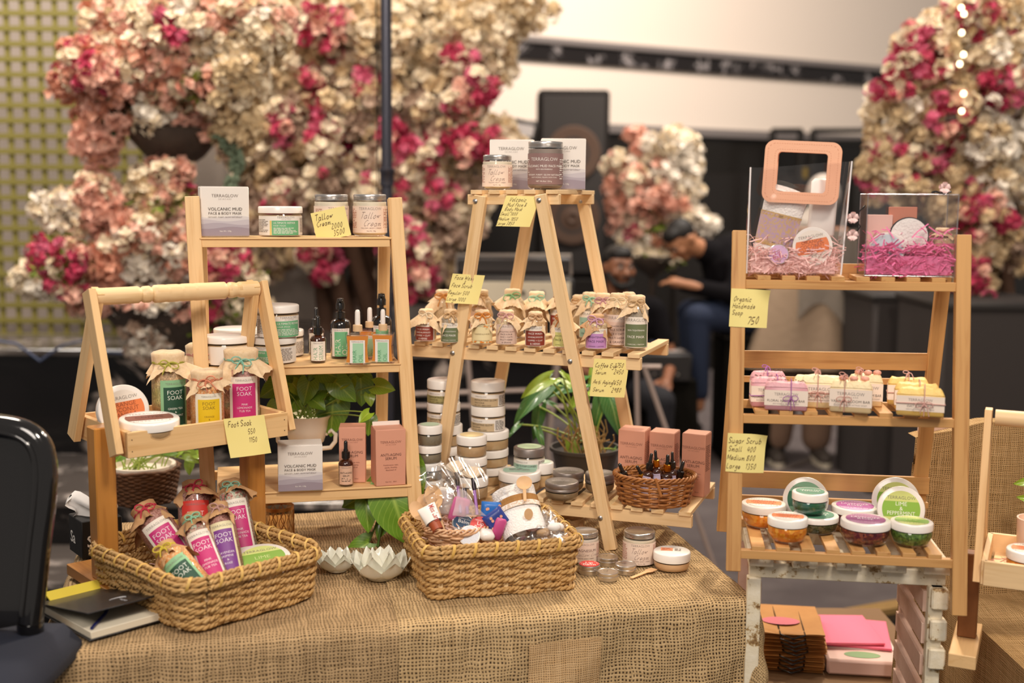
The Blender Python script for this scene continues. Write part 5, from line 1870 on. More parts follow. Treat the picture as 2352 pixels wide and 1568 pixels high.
def b_leanjar(o, w, h, cont, sch, rot=0):
 """flat jar standing on its rim, lid to the viewer: local Z points out of the lid"""
 b_scrub(o, w, h, cont, sch, .45, rot)
def leaning(name, label, surf, px, py, wpx, thick, cont, sch, tiltb=.25, yaw=0.0, rot=0.0, cat='jar'):
 p = surf(px, py)
 r = wpx / 2 * mpp(p)
 d = V((p.x, p.y, 0)).normalized()
 d.rotate(M.Rotation(yaw, 3, 'Z'))
 n = (-d * cos(tiltb) + V((0, 0, 1)) * sin(tiltb)).normalized()         # lid normal, towards the viewer
 x = V((0, 0, 1)).cross(n).normalized()
 y = n.cross(x)
 c = p + V((0, 0, r * cos(tiltb) * 1.0 + .001)) + d * r * sin(tiltb)
 m = M((x, y, n)).transposed().to_4x4()
 m.translation = c - n * (thick)
 m.translation.z += thick * sin(tiltb) * 1.0
 o = thing(name, label, cat, (0, 0, 0))
 b_leanjar(o, 2 * r, thick, cont, sch, rot)
 o.matrix_world = m
 return o
leaning('scrub_jar', 'green tea scrub jar stood on edge at the back of the lower right shelf', Q2, 1848, 1208, 103, .030, grn, 'green', .22, 0)
leaning('scrub_jar', 'hindmost of the two lime scrub jars stood on edge, left behind the front one', Q2, 2056, 1210, 106, .026, lim, 'lime', .2, .1)
leaning('scrub_jar', 'front lime and peppermint scrub jar stood on edge', Q2, 2068, 1232, 106, .026, lim, 'lime', .25, .1)
for px, py, w, h, ct, sch, l, lm in ((1752, 1222, 101, 80, org, 'orange', 'orange scrub jar with clear lid rim at the left end of the lower right shelf', mat('milky_plastic', 'e6dad0', .3, coat=.3)),
          (1871, 1234, 104, 66, dgr, 'greens', 'dark green scrub jar under the small teal one', WHITE),
          (1807, 1256, 91, 82, org, 'orange', 'orange scrub jar at the front of the lower right shelf', WHITE),
          (1961, 1220, 105, 72, plum, 'lav', 'plum scrub jar with lilac lid label, the one further back', WHITE),
          (1985, 1262, 111, 84, plum, 'lavd', 'plum scrub jar with purple lid label at the front', WHITE),
          (2091, 1264, 95, 80, grn, 'limes', 'green scrub jar with lime lid label at the right end', WHITE)):
 o = put('scrub_jar', l, 'jar', Q2, px, py, w, h, lambda o, w, h: b_scrub(o, w, h, ct, sch, .33, 0, lm), 'sugar scrub jars on the lower right shelf')
 if 'under the small' in l:
  under = o
zt = max(v.co.z for c in under.children for v in c.data.vertices)
p = under.location + V((-.012, 0, 0))
o = thing('scrub_jar', 'small teal gel jar with green lid label stacked on the dark green one', 'jar', (p.x, p.y, p.z + zt + .0004), face(p), 'sugar scrub jars on the lower right shelf')
b_scrub(o, 81 * mpp(p), .044, tea, 'greens', .36)
# ---------- right rack, middle shelf: soaps
Q1 = shR(1)
FL_ = ('d8a0a8', 'cf949e', 'FLORAL HARMONY BAR', 'BOTANICAL FLORAL SOAP', 'b77aa8', 'd9a3ab', 'speck')
GH_ = ('efdcae', 'e8d09c', 'GOLDEN GHEE RITUAL BAR', 'TRADITIONAL NOURISHING SOAP', 'c98a80', 'f2e2b8', 'swirl')
VA_ = ('efd9b0', 'e6ca9a', 'VANILLA BLOOM BAR', 'CREAMY EXFOLIATING SOAP', 'c08a76', 'f0dcb0', 'rose')
OM_ = ('edc878', 'e8bd62', 'OAT & MILK BAR', 'GENTLE EXFOLIATING SOAP', 'c99a90', 'efcb78', 'swirl')
for i, (px, py, w, h, spec, tw_, l) in enumerate(((1762, 928, 80, 82, FL_, .10, 'purple topped floral soap bar, hindmost on the left'), (1766, 936, 84, 76, FL_, .12, 'pink floral harmony soap bar half hidden behind the front one'), (1804, 944, 96, 74, FL_, .03, 'pink floral harmony soap bar at the front left, purple bow'),
               (1862, 928, 80, 74, GH_, .06, 'cream ghee soap bar at the back, tied with upright twine'), (1885, 938, 92, 84, GH_, .05, 'cream golden ghee soap bar beside the floral ones'),
               (1985, 934, 78, 82, VA_, .02, 'vanilla bloom soap bar with rosebuds, the one behind'), (1953, 949, 93, 84, VA_, -.05, 'vanilla bloom soap bar at the front with pink twine bow'),
               (2084, 932, 90, 72, OM_, .08, 'oat and milk soap bar, hindmost of the three on the right'), (2104, 944, 98, 72, OM_, .08, 'oat and milk soap bar, middle of the three on the right'), (2112, 957, 104, 74, OM_, .02, 'yellow topped oat and milk soap bar, front of the three on the right'))):
 tw = 'a565a8' if spec is FL_ else ('c9968a' if spec is not OM_ else 'd2a49c')
 put('soap_bar', l, 'soap', Q1, px, py, w, h, lambda o, w, h: b_soap(o, w, h, w * .34, *spec[:4], tw, *spec[5:7], seed=i + 3), 'tied soap bars on the middle right shelf', tw_, .34, True)
# ---------- rope baskets
ROPE = mat('seagrass_rope', 'd3ad74', .65, var=(50, .22, 'b0854a'), bump=(300, .5, .001))
ROPE2 = mat('binding_cane', 'dfb765', .5)
STK = mat('flat_stake', 'ecd0a0', .6)
def rrect(L, Wd, rc, n):
 """closed rounded rectangle, returns (point, outward normal, distance) list; centre at origin"""
 segs = []
 hx, hy = L / 2 - rc, Wd / 2 - rc
 out = []
 per = 2 * (2 * hx + 2 * hy) + 2 * pi * rc
 for i in range(n):
  s = per * i / n
  q = s
  for (cx, cy_, ang, length, d) in ((-hx, -hy - rc, -90, 2 * hx, (1, 0)), None, ) if False else ():
   pass
  # walk: front straight, corner, right straight, corner, back straight, corner, left straight, corner
  arcs = pi / 2 * rc
  st = [(2 * hx, 's', V((-hx, -hy - rc)), V((1, 0))), (arcs, 'c', V((hx, -hy)), -90), (2 * hy, 's', V((hx + rc, -hy)), V((0, 1))), (arcs, 'c', V((hx, hy)), 0),
     (2 * hx, 's', V((hx, hy + rc)), V((-1, 0))), (arcs, 'c', V((-hx, hy)), 90), (2 * hy, 's', V((-hx - rc, hy)), V((0, -1))), (arcs, 'c', V((-hx, -hy)), 180)]
  for ln, kd, p, a in st:
   if q <= ln + 1e-9:
    if kd == 's':
     pt = p + a * q
     nm = V((a.y, -a.x))
    else:
     an = radians(a) + q / rc
     nm = V((cos(an), sin(an)))
     pt = p + nm * rc
    out.append((pt, nm, s))
    break
   q -= ln
 return out, per
def rope_basket(root, L, Wd, H, rows, flare=.012, rc=.03, seed=1, sp=.042):
 rr = random.Random(seed)
 pts0, per = rrect(L, Wd, rc, 300)
 ns = int(per / sp / 2) * 2
 for i in range(rows):
  z = .005 + (H - .016) * i / (rows - 1)
  fl = flare * (z / H) ** .7
  for strand in (0, 1):
   path = []
   tw = per / .021
   for (p, n, s) in pts0:
    w = .0036 * cos(pi * s / per * ns + pi * i) + fl
    a = 2 * pi * s / per * round(tw) + strand * pi
    o = w + .0023 * cos(a)
    zz = z + .0026 * sin(a) + .0012 * sin(2 * pi * s / per * 3 + i * 1.7 + seed)
    path.append((p.x + n.x * o, p.y + n.y * o, zz))
   MB().tube(path, .0033, 5, None, 0, True).build('rope_strand', ROPE, root, 80)
 sts = [k / ns * per for k in range(ns)]
 for k in range(ns):
  s = (k + .0) / ns * per
  j = int(s / per * 300) % 300
  p, n, _ = pts0[j]
  X = M(((-n.y, n.x, 0), (n.x, n.y, 0), (0, 0, 1))).transposed().to_4x4()
  X.translation = (p.x + n.x * flare * .6, p.y + n.y * flare * .6, H / 2)
  X = X @ M.Rotation(-flare / H * .7, 4, 'X')
  MB().box((.0088, .0016, H * .96), X, 0, .0003).build('stake', STK, root, 30)
 for k, (do, dz) in enumerate(((.006, 0), (-.005, 0.001), (.0015, .0075), (.008, -.009))):
  path = []
  for st_ in (0, 1):
   path = []
   tw = round(per / .024)
   for (p, n, s) in pts0:
    a = 2 * pi * s / per * tw + st_ * pi + k
    o = flare + do + .0020 * cos(a)
    path.append((p.x + n.x * o, p.y + n.y * o, H - .003 + dz + .0022 * sin(a) + .001 * sin(5 * s / per * 6.28)))
   MB().tube(path, .0034, 5, None, 0, True).build('rim_strand', ROPE, root, 80)
 nb = int(per / .040)
 for k in range(nb):
  s = (k + .5) / nb
  p, n, _ = pts0[int(s * 300) % 300]
  t = V((-n.y, n.x))
  for q in (-1, 0, 1):
   loop = []
   for i in range(10):
    a = 2 * pi * i / 10
    o = flare + .002 + .0125 * cos(a)
    sl = .004 * sin(a)
    loop.append((p.x + n.x * o + t.x * (q * .0019 + sl), p.y + n.y * o + t.y * (q * .0019 + sl), H - .003 + .0135 * sin(a) - .001))
   MB().tube(loop, .0011, 4, None, 0, True).build('cane_binding', ROPE2, root, 80)
 MB().box((L - .01, Wd - .01, .004), T(0, 0, .004), 0, .001).build('basket_floor', ROPE, root)
 return pts0
# middle basket
A_, B_ = tablep(985, 1380), tablep(1318, 1353)
bd = (B_ - A_).normalized()
bb = V((-bd.y, bd.x, 0))
BH = .098
bkl = onz(952, 1188, TZ + BH)
ML = (B_ - A_).length
MW = max(.18, min(.26, (bkl - A_).dot(bb) - .006))
mbk = thing('rope_basket', 'rectangular woven seagrass rope basket of small goods in the middle of the table', 'basket', A_ + bd * ML / 2 + bb * MW / 2 + V((0, 0, .001)), atan2(bd.y, bd.x))
rope_basket(mbk, ML, MW, BH, 11, .008, .022, 1)
# left basket
A2, B2, C2 = tablep(436, 1457), tablep(716, 1358), tablep(258, 1342)
bd2 = V((cos(radians(47)), sin(radians(47)), 0))
bb2 = V((-bd2.y, bd2.x, 0))
LL2, LW2 = .272, .325
lbk = thing('rope_basket', 'large woven seagrass rope basket of foot soak bottles turned cornerwise at the left', 'basket', A2 + bd2 * LL2 / 2 + bb2 * LW2 / 2 + V((0, 0, .001)), atan2(bd2.y, bd2.x))
rope_basket(lbk, LL2, LW2, .092, 11, .012, .03, 2)
def lbp(u, v, z):                                   # point in the left basket
 return A2 + bd2 * u + bb2 * v + V((0, 0, z))
# ---------- foot soak bottles
salt = speck('pink_salt', ('a8756a', 'c79a8e', '8a584e'), 520, .5)
gsalt = strata('tea_strata', [(0, 'c8b478'), (.3, 'd8cba0'), (.5, 'b48a5c'), (.62, 'c4bc84'), (.8, 'a8a468'), (1, 'd4b48c')], .12)
psalt = strata('lemon_strata', [(0, '7a4436'), (.22, 'a8604a'), (.35, 'd8a890'), (.42, 'b4c8b4'), (.5, 'e0cfc0'), (.62, 'b08478'), (.78, '9a6058'), (1, 'b98a80')], .13)
osalt = speck('orange_salt', ('e8a05a', 'f0bf84', 'd9822e', 'f2d4a8'), 420, .5)
msalt = speck('mixed_salt', ('c98a80', '8fb09c', 'e0cdb8', 'a86a60'), 300, .5)
S_g = soak_label('27584a', '', ()) if False else None
LG = soak_label('244f3c', '', ('GREEN TEA', '&', 'PEPPERMINT'), 'e8efe6', '8dbf92')
LY = soak_label('e9c51e', '', ('ORANGE', '&', 'GINGER'), '8a6a1e', 'f0ead8')
LPk = soak_label('c8327a', '', ('PINK', 'LEMONADE', 'TUB TEA'), 'f6e6ee', 'efe6da')
LR_ = soak_label('d1382f', '', ('HIBISCUS', '&', 'ROSE'), 'f6dcd4', 'd1382f')
LV = soak_label('7b3a8e', '', ('LAVENDER', 'JASMINE', '&', 'ROSE'), 'efe6f0', 'e6ddb4')
LB = soak_label('c8327a', '', ('ROSE', 'SALT'), 'f6e6ee', 'efe6da')
grp = 'foot soak bottles heaped in the left basket'
for (tx, ty, bx, by, zt_, zb_, w, ct, lb, tw, sd, l) in (
  (447, 1112, 452, 1290, 2.40, 2.36, 74, salt, LR_, 'b82f48', 31, 'red labelled foot soak bottle standing at the back of the left basket'),
  (527, 1112, 562, 1290, 2.38, 2.33, 66, msalt, LPk, '7fa890', 32, 'pink labelled foot soak bottle with green twine at the back of the basket'),
  (325, 1170, 440, 1330, 2.27, 2.23, 78, salt, LB, 'c2344c', 33, 'dusky foot soak bottle with crimson twine at the left of the basket'),
  (437, 1192, 505, 1362, 2.24, 2.17, 64, msalt, LPk, '8fc4a4', 34, 'slim pink lemonade foot soak bottle with mint twine'),
  (499, 1165, 535, 1345, 2.26, 2.20, 62, salt, LV, 'b99088', 35, 'foot soak bottle with purple lavender label'),
  (372, 1262, 490, 1400, 2.15, 2.10, 72, osalt, LG, 'cdb840', 36, 'green labelled foot soak bottle with yellow twine at the front of the basket')):
 Tt, B = at(tx, ty - 8, zt_), at(bx, by - 6, zb_)
 w *= 1.07
 L = (Tt - B).length
 o = thing('foot_soak_bottle', l, 'bottle', B, 0, grp)
 b_capped(o, w * mpp(B), L, ct, lb, tw, KRAFT, .66, .80, sd, .62, 2, 0, .085, .22)
 axis_place(o, B, Tt, R.uniform(-.1, .1))
# lime jar lying in the basket
p = at(605, 1316, 2.25)
o = thing('scrub_jar', 'white jar with pale lime lid label lying flat in the left basket', 'jar', p)
b_scrub(o, .108, .034, lim, 'limes', .5)
o.rotation_euler = (radians(14), radians(-4), .4)
def shred(name, mb_pts, m, parent=None, n=120, L=.03, seed=3, wd=.0016):
 rr = random.Random(seed)
 mb = MB()
 for k in range(n):
  c = V(mb_pts(rr))
  d = V((rr.uniform(-1, 1), rr.uniform(-1, 1), rr.uniform(-.5, .6))).normalized()
  e = d.cross(V((rr.uniform(-1, 1), rr.uniform(-1, 1), 1))).normalized()
  l = L * rr.uniform(.5, 1.3)
  bend = rr.uniform(-.4, .4) * l
  q = [c - d * l / 2, c - d * l / 6 + e * bend * .4 + V((0, 0, bend * .3)), c + d * l / 6 + e * bend * .3, c + d * l / 2 - e * bend * .2]
  nn = d.cross(e) * wd / 2
  vs = [tuple(a + nn) for a in q] + [tuple(a - nn) for a in q]
  mb.add(vs, [[i, i + 1, i + 5, i + 4] for i in range(3)], 0, None, [[(0, 0)] * 4] * 3)
 return mb.build(name, m, parent, 0, 'stuff')
PSH = mat('pale_pink_shreds', 'eec4bc', .5)
sh = shred('paper_shreds', lambda r: lbp(LL2 * r.uniform(.35, .93), LW2 * r.uniform(.4, .93), r.uniform(.008, .055)), PSH, None, 260, .035, 5)
tag(sh, 'pale pink paper shreds lining the left basket', 'shreds')
sh = shred('paper_shreds', lambda r: lbp(LL2 * r.uniform(.1, .9), LW2 * r.uniform(.15, .9), r.uniform(.006, .03)), mat('green_straw', 'c9cf8a', .6), None, 120, .03, 6)
tag(sh, 'yellow green straw among the foot soak bottles', 'straw')
# ---------- caddy contents
CP = cadp
for (px, py, w, h, ct, lb, tw, sd, l, kw) in (
  (466, 966, 74, 182, salt, None, 'd99a90', 41, 'foot soak jar with pink twine at the back of the caddy', {}),
  (391, 996, 78, 195, gsalt, LG, 'b3b04c', 42, 'green tea foot soak jar with olive twine in the caddy', dict(rot=.35)),
  (557, 984, 82, 190, psalt, LPk, '8cc4b0', 43, 'pink lemonade foot soak jar with mint twine at the right of the caddy', dict(rot=.15, skirt=.62)),
  (478, 1003, 76, 160, osalt, LY, 'd98a6a', 45, 'orange foot soak jar with yellow label in the middle of the caddy', dict(rot=.1, skirt=.40))):
 put('foot_soak_bottle', l, 'jar', CP, px, py, w, h, lambda o, W, H: b_capped(o, W, H, ct, lb, tw, MUSLIN, .86, .74, sd, **{'skirt': .5, 'cap': .13, **kw}), 'foot soak jars in the caddy')
leaning('scrub_jar', 'orange coconut vanilla scrub jar stood on edge at the left of the caddy', CP, 291, 1010, 118, .040, org, 'orange', .18, .3, .1)
p = CP(335, 1030)
p = at(343, 990, (p - EYE).dot(AX) + .04)
o = thing('scrub_jar', 'jar with brown lid label lying in the front left corner of the caddy', 'jar', (p.x, p.y, CF + .012))
b_scrub(o, .112, .040, beic, 'choc', .42)
o.rotation_euler = (radians(4), 0, .5)
# ---------- notes
X0 = V((1, 0, 0))
a = at(718, 478, (S0(762, 551) - EYE).dot(AX) - .015)
cxy = mpp(a)
def dirs(ang, out=0.0, skew=0.0):
 ux = V((cos(ang), 0, -sin(ang)))
 uy = V((-sin(ang) * 1 - skew, -out, -cos(ang))).normalized()
 return ux, uy
def nt(label, px, py, zc, ang, wpx, hpx, lines, curl=.0, fold=None, out=0.0, seed=2, yaw=0.0, skew=0.0):
 p = at(px, py, zc)
 m = mpp(p)
 ux, uy = dirs(ang, out, skew)
 if yaw:
  q = M.Rotation(yaw, 3, 'Z')
  ux, uy = q @ ux, q @ uy
 return note('sticky_note', label, p, ux, uy, wpx * m, hpx * m, lines, fold, curl, seed)
zj = (S0(762, 551) - EYE).dot(AX)
nt('yellow note reading Tallow Cream 2000 3500 stuck on a cream jar', 713, 490, zj - .012, radians(-13), 80, 68, (('Tallow', .08, .70, .20), ('Cream', .10, .50, .17), ('2000', .50, .33, .17), ('3500', .52, .10, .17)))
zj = (NP(1200, 460) - EYE).dot(AX)
nt('yellow note with volcanic mud mask prices hanging from the top of the stand', 1163, 449, zj - .028, radians(1), 78, 74, (('Volcanic', .14, .82, .13), ('Mud Face &', .12, .66, .11), ('Body Mask', .10, .52, .11), ('Small 1000', .02, .36, .10), ('Medium 1850', .0, .20, .10), ('Large 3850', .0, .05, .10)), out=.06, seed=3, skew=.32)
zj = (NP(1070, 640) - EYE).dot(AX)
nt('yellow note with face wash prices on the left stand leg', 1040, 628, zj - .028, radians(3), 74, 68, (('Face Wash', .10, .82, .13), ('&', .42, .68, .10), ('Face Scrub', .06, .55, .13), ('Regular 500', .02, .30, .12), ('Large 1000', .02, .08, .12)), .008, out=-.04, seed=4, skew=.2)
zj = (NP(1400, 835) - EYE).dot(AX)
nt('yellow note with eye and anti aging serum prices hanging from the middle stand shelf', 1365, 823, zj - .022, radians(2), 81, 88, (('Coffee Eye', .05, .78, .11), ('1750', .60, .79, .11), ('Serum', .08, .60, .10), ('2450', .60, .62, .11), ('Anti Aging', .05, .34, .11), ('1650', .60, .34, .11), ('Serum', .08, .14, .10), ('2980', .60, .14, .11)), 0, out=.0, seed=5, skew=.08)
zj = (O + Cr * CL * .75 - EYE).dot(AX)
FBp = hit(513, 962, O - Cb * .0065, Cb)
note('sticky_note', 'yellow note reading Foot Soak 550 1150 on the front board of the caddy', FBp, tuple((Cr * cos(.03) + Z * -.02).normalized()), tuple((Z * -1 + Cb * -.10 + Cr * .10).normalized()), 84 * mpp(FBp) / .80, 92 * mpp(FBp), (('Foot Soak', .08, .78, .14), ('550', .52, .56, .12), ('1150', .50, .34, .12)), None, .004, 6)
zj = (RP(1700, 700) - EYE).dot(AX)
nt('yellow note reading Organic Handmade Soap 750 on the left post of the right rack', 1680, 662, zj - .018, radians(2), 87, 88, (('Organic', .08, .68, .13), ('Handmade', .06, .50, .12), ('Soap', .06, .32, .12), ('750', .46, .10, .18)), 0, .02, seed=7)
nt('yellow note with sugar scrub prices on the left post of the right rack', 1672, 994, (RP(1700, 1040) - EYE).dot(AX) - .018, radians(2), 88, 90, (('Sugar Scrub', .03, .76, .14), ('Small', .04, .54, .13), ('400', .52, .54, .13), ('Medium', .02, .32, .13), ('800', .52, .32, .13), ('Large', .02, .10, .13), ('1350', .50, .10, .13)), 0, .02, seed=8)
# ================================================================ BACKGROUND
# ---------- trellis
GRN = mat('olive_green_paint', '7d7436', .55)
TY = 5.8
tl = thing('garden_trellis', 'olive green square lattice trellis standing on the marble planter at the left', 'trellis', ony(100, 780, TY))
for i in range(13):
 px = -28 + i * 37.5
 a, b_ = ony(px, -60, TY), ony(px, 770, TY)
 MB().bar((a.x, TY, a.z), (a.x, TY, .82), .026, .010, (0, 1, 0)).build('vertical_slat', GRN, tl, 0, None, tl.location)
for j in range(24):
 py = -40 + j * 35.2
 a, b_ = ony(-60, py, TY), ony(432, py, TY)
 MB().bar((a.x, TY - .011, a.z), (b_.x, TY - .011, a.z), .026, .010, (0, 1, 0)).build('horizontal_slat', GRN, tl, 0, None, tl.location)
o = MB().box((2.6, .05, 3.2), T(-2.3, 6.5, .815 + 1.6), 0, .01).build('wall_left', mat('dim_grey_wall', 'a3968c', .8), None, 0, 'structure')
# ---------- blossoms
BC = dict(m=mat('rose_petals', 'd2607f', .55), i=mat('ivory_petals', 'f0e0c4', .6, sss=.1), t=mat('tan_petals', 'dcc39a', .6), b=mat('blush_petals', 'eab6a2', .6, sss=.1), c=mat('crimson_petals', 'bd3558', .55), p=mat('peach_petals', 'd99a80', .6), g=mat('leaf_green', '7c8c34', .5), w=mat('white_petals', 'f3eadc', .6), d=mat('dusty_petals', 'b79c88', .7))
def floret(mb, X, s, rr, n=4):
 for k in range(n):
  a = 2 * pi * k / n + rr.uniform(-.3, .3)
  q = .75 + .4 * rr.random()
  c, d = cos(a), sin(a)
  w = .46 * q
  vs = [(0, 0, 0), (s * (c * .55 - d * w), s * (d * .55 + c * w), s * .35), (s * c * q, s * d * q, s * .42), (s * (c * .55 + d * w), s * (d * .55 - c * w), s * .35)]
  mb.add(vs, [[0, 1, 2, 3]], 0, X, [[(0, 0)] * 4])
def cluster(mb, X, s, rr, n=9):
 for k in range(n):
  z = V((rr.gauss(0, 1), rr.gauss(0, 1) - .3, rr.gauss(0, 1) + .2)).normalized()
  floret(mb, X @ frame(z * s * .55, z), s * rr.uniform(.5, .75), rr, 4)
def leafc(mb, X, s, rr, n=5):
 for k in range(n):
  z = V((rr.gauss(0, 1), rr.gauss(0, 1), rr.gauss(0, 1))).normalized()
  m = X @ frame(V((0, 0, 0)), z)
  mb.add([(0, 0, s * .2), (s * .3, 0, s * .8), (0, s * .05, s * 1.5), (-s * .3, 0, s * .8)], [[0, 1, 2, 3]], 0, m, [[(0, 0)] * 4])
CL = {}
rrb = random.Random(12)
for key in BC:
 CL[key] = []
 for v in range(3):
  mb = MB()
  (leafc if key == 'g' else cluster)(mb, M(), 1.0, rrb, 9 if key != 'g' else 7)
  o = mb.build('blossom', BC[key], None, 0)
  CL[key].append(o.data)
  bpy.data.objects.remove(o)
def bouquet(root, Y, blobs, size, nparts, nstuff, seed, thick=.25):
 """blobs: (px, py, rx, ry, colour letters); nearest clusters as parts, the rest as one mass"""
 rr = random.Random(seed)
 m = Y * 1.0 / FPX
 tot = sum(b[2] * b[3] for b in blobs)
 pos = []
 for (px, py, rx, ry, cols) in blobs:
  n = max(3, int((nparts + nstuff) * rx * ry / tot))
  for k in range(n):
   while True:
    x, y = rr.uniform(-1, 1), rr.uniform(-1, 1)
    if x * x + y * y <= 1:
     break
   dd = math.sqrt(max(0, 1 - x * x - y * y))
   dep = -dd * thick * rr.uniform(.3, 1.0) * min(1, rx / 90) + (.1 if rr.random() < .3 else 0)
   if rx < 100 and cols.count('c') > len(cols) / 2:
    dep = -thick * rr.uniform(.2, 1.1)
   p = ony(px + x * rx, py + y * ry, Y + dep)
   q_ = rr.choice(cols)
   if q_ == 'c' and rr.random() < .45:
    q_ = rr.choice('mmbi')
   pos.append((p, q_, dep))
 rr.shuffle(pos)
 pos.sort(key=lambda q: q[2])
 L = root.location
 for p, c, _ in pos[:nparts]:
  o = bpy.data.objects.new('blossom' if c != 'g' else 'leaf_spray', rr.choice(CL[c]))
  C.objects.link(o)
  o.parent = root
  o.location = p - L
  s = size * rr.uniform(.75, 1.25) * (.8 if c in 'cm' else 1)
  o.scale = (s, s, s)
  o.rotation_euler = (rr.uniform(-.6, .6), rr.uniform(-.6, .6), rr.uniform(0, 6.28))
 rest = pos[nparts:]
 by = {}
 keys = list(BC)
 mb = MB()
 for p, c, _ in rest:
  me = rr.choice(CL[c])
  s = size * rr.uniform(.8, 1.3)
  X = M.Translation(p - L) @ M.Rotation(rr.uniform(0, 6.28), 4, 'Z') @ M.Scale(s, 4)
  vs = [X @ v.co for v in me.vertices]
  o_ = len(mb.v)
  mb.v.extend([(v.x, v.y, v.z) for v in vs])
  ki = keys.index(c)
  for f in me.polygons:
   mb.f.append([o_ + k for k in f.vertices])
   mb.m.append(ki)
   mb.uv.append([(0, 0)] * len(f.vertices))
 if rest:
  mb.build('blossom_mass', [BC[k] for k in keys], root, 0, 'stuff')
STONE = mat('dark_stone_urn', '4c4038', .6, var=(9, .2, '382e28'), bump=(40, .5, .006))
TRUNK = mat('bark_brown', '5a4030', .85, bump=(40, .9, .01))
def urn(root, px, py, wpx, Y, z0, org, flip=False):
 p = ony(px, py, Y)
 r = wpx / 2 * Y / FPX
 prof = [(r * .42, z0 - p.z), (r * .42, z0 - p.z + .05), (r * .16, z0 - p.z + .10), (r * .14, -r * .95), (r * .25, -r * .80), (r * .62, -r * .55), (r * .92, -r * .2), (r * 1.0, 0), (r * .93, .01), (r * .85, -.03)]
 MB().lathe(prof, 36, M.Translation(p - org), 0).build('urn', STONE, root, 50)
# upper left arrangement in an urn on a column
Y1 = 4.95
t = thing('flower_arrangement', 'tall urn overflowing with peach, blush and ivory blossoms at the upper left', 'flowers', ony(400, 780, Y1 + .55))
t.location.z = .8155
urn(t, 400, 300, 210, Y1 + .05, .8155, t.location)
bouquet(t, Y1, [(430, 50, 240, 95, 'iiibpbw'), (330, 130, 150, 85, 'ibpbi'), (200, 150, 75, 55, 'cibp'), (225, 175, 60, 45, 'ccb'), (270, 190, 90, 60, 'pib'), (430, 190, 130, 70, 'pbbig'), (345, 240, 60, 70, 'iiw'), (240, 270, 60, 60, 'bbp'), (215, 330, 50, 45, 'bb'), (520, 170, 90, 110, 'iitt'), (385, 60, 50, 45, 'cc'), (590, 70, 70, 90, 'iit'), (135, 200, 25, 30, 'pp'), (400, 275, 25, 20, 'b'), (460, 290, 30, 22, 'bb'), (480, 235, 60, 30, 'gip'), (540, 290, 50, 60, 'tt'), (480, 80, 40, 25, 'gg')], .037, 300, 1250, 31, .3)
for k, (a0_, s_) in enumerate((((500, 310), 1), ((515, 300), .8))):
 pts = [ony(a0_[0] + 38 * sin(t_ * 2.6) * s_ + 6 * k, a0_[1] + t_ * 125, Y1 - .1) for t_ in [i / 12 for i in range(13)]]
 mb = MB()
 for i in range(13):
  for q in range(5):
   mb.ball(.012, M.Translation(pts[i] - t.location + V((R.uniform(-.015, .015), R.uniform(-.01, .01), R.uniform(-.012, .012)))), 0, 5, 3)
 mb.build('trailing_strand', mat('grey_green_bead_leaf', '6c7c64', .6), t, 60)
mb = MB()
c = ony(282, 270, Y1 - .12) - t.location
for k in range(15):
 a = pi * (.1 + 1.2 * k / 14)
 mb.add([tuple(c), tuple(c + V((.085 * cos(a), -.01, .085 * sin(a)))), tuple(c + V((.085 * cos(a + .16), .01, .085 * sin(a + .16))))], [[0, 1, 2]])
mb.build('fan_leaf', mat('deep_green_leaf', '3c5a40', .5), t, 0)
# lower left arrangement
t = thing('flower_arrangement', 'lower urn of blush, crimson and cream blossoms behind the caddy', 'flowers', ony(330, 870, Y1))
t.location.z = .8155
Y2 = 4.9
urn(t, 400, 690, 330, Y2 + .15, .334, t.location)
t.location.z = t.location.z
bouquet(t, Y2, [(120, 470, 45, 30, 'iw'), (150, 510, 45, 40, 'iww'), (215, 440, 50, 45, 'bbi'), (225, 480, 55, 40, 'bbb'), (390, 400, 45, 45, 'bbi'), (330, 430, 40, 40, 'it'), (370, 470, 60, 50, 'bitg'), (300, 540, 90, 50, 'ibbpw'), (130, 600, 70, 50, 'ccg'), (240, 620, 70, 45, 'ppp'), (320, 610, 70, 45, 'wiw'), (400, 580, 90, 60, 'biwp'), (60, 640, 40, 28, 'ii'), (110, 650, 60, 30, 'wii'), (160, 640, 45, 50, 'cci'), (450, 520, 60, 60, 'gcib'), (500, 590, 60, 60, 'cccb'), (520, 650, 60, 60, 'cgic'), (420, 470, 50, 40, 'ggc'), (330, 690, 120, 35, 'bwib'), (220, 680, 60, 40, 'bib'), (560, 680, 60, 60, 'igi'), (450, 720, 60, 40, 'gcb'), (340, 770, 50, 60, 'wd')], .035, 300, 1050, 32, .25)
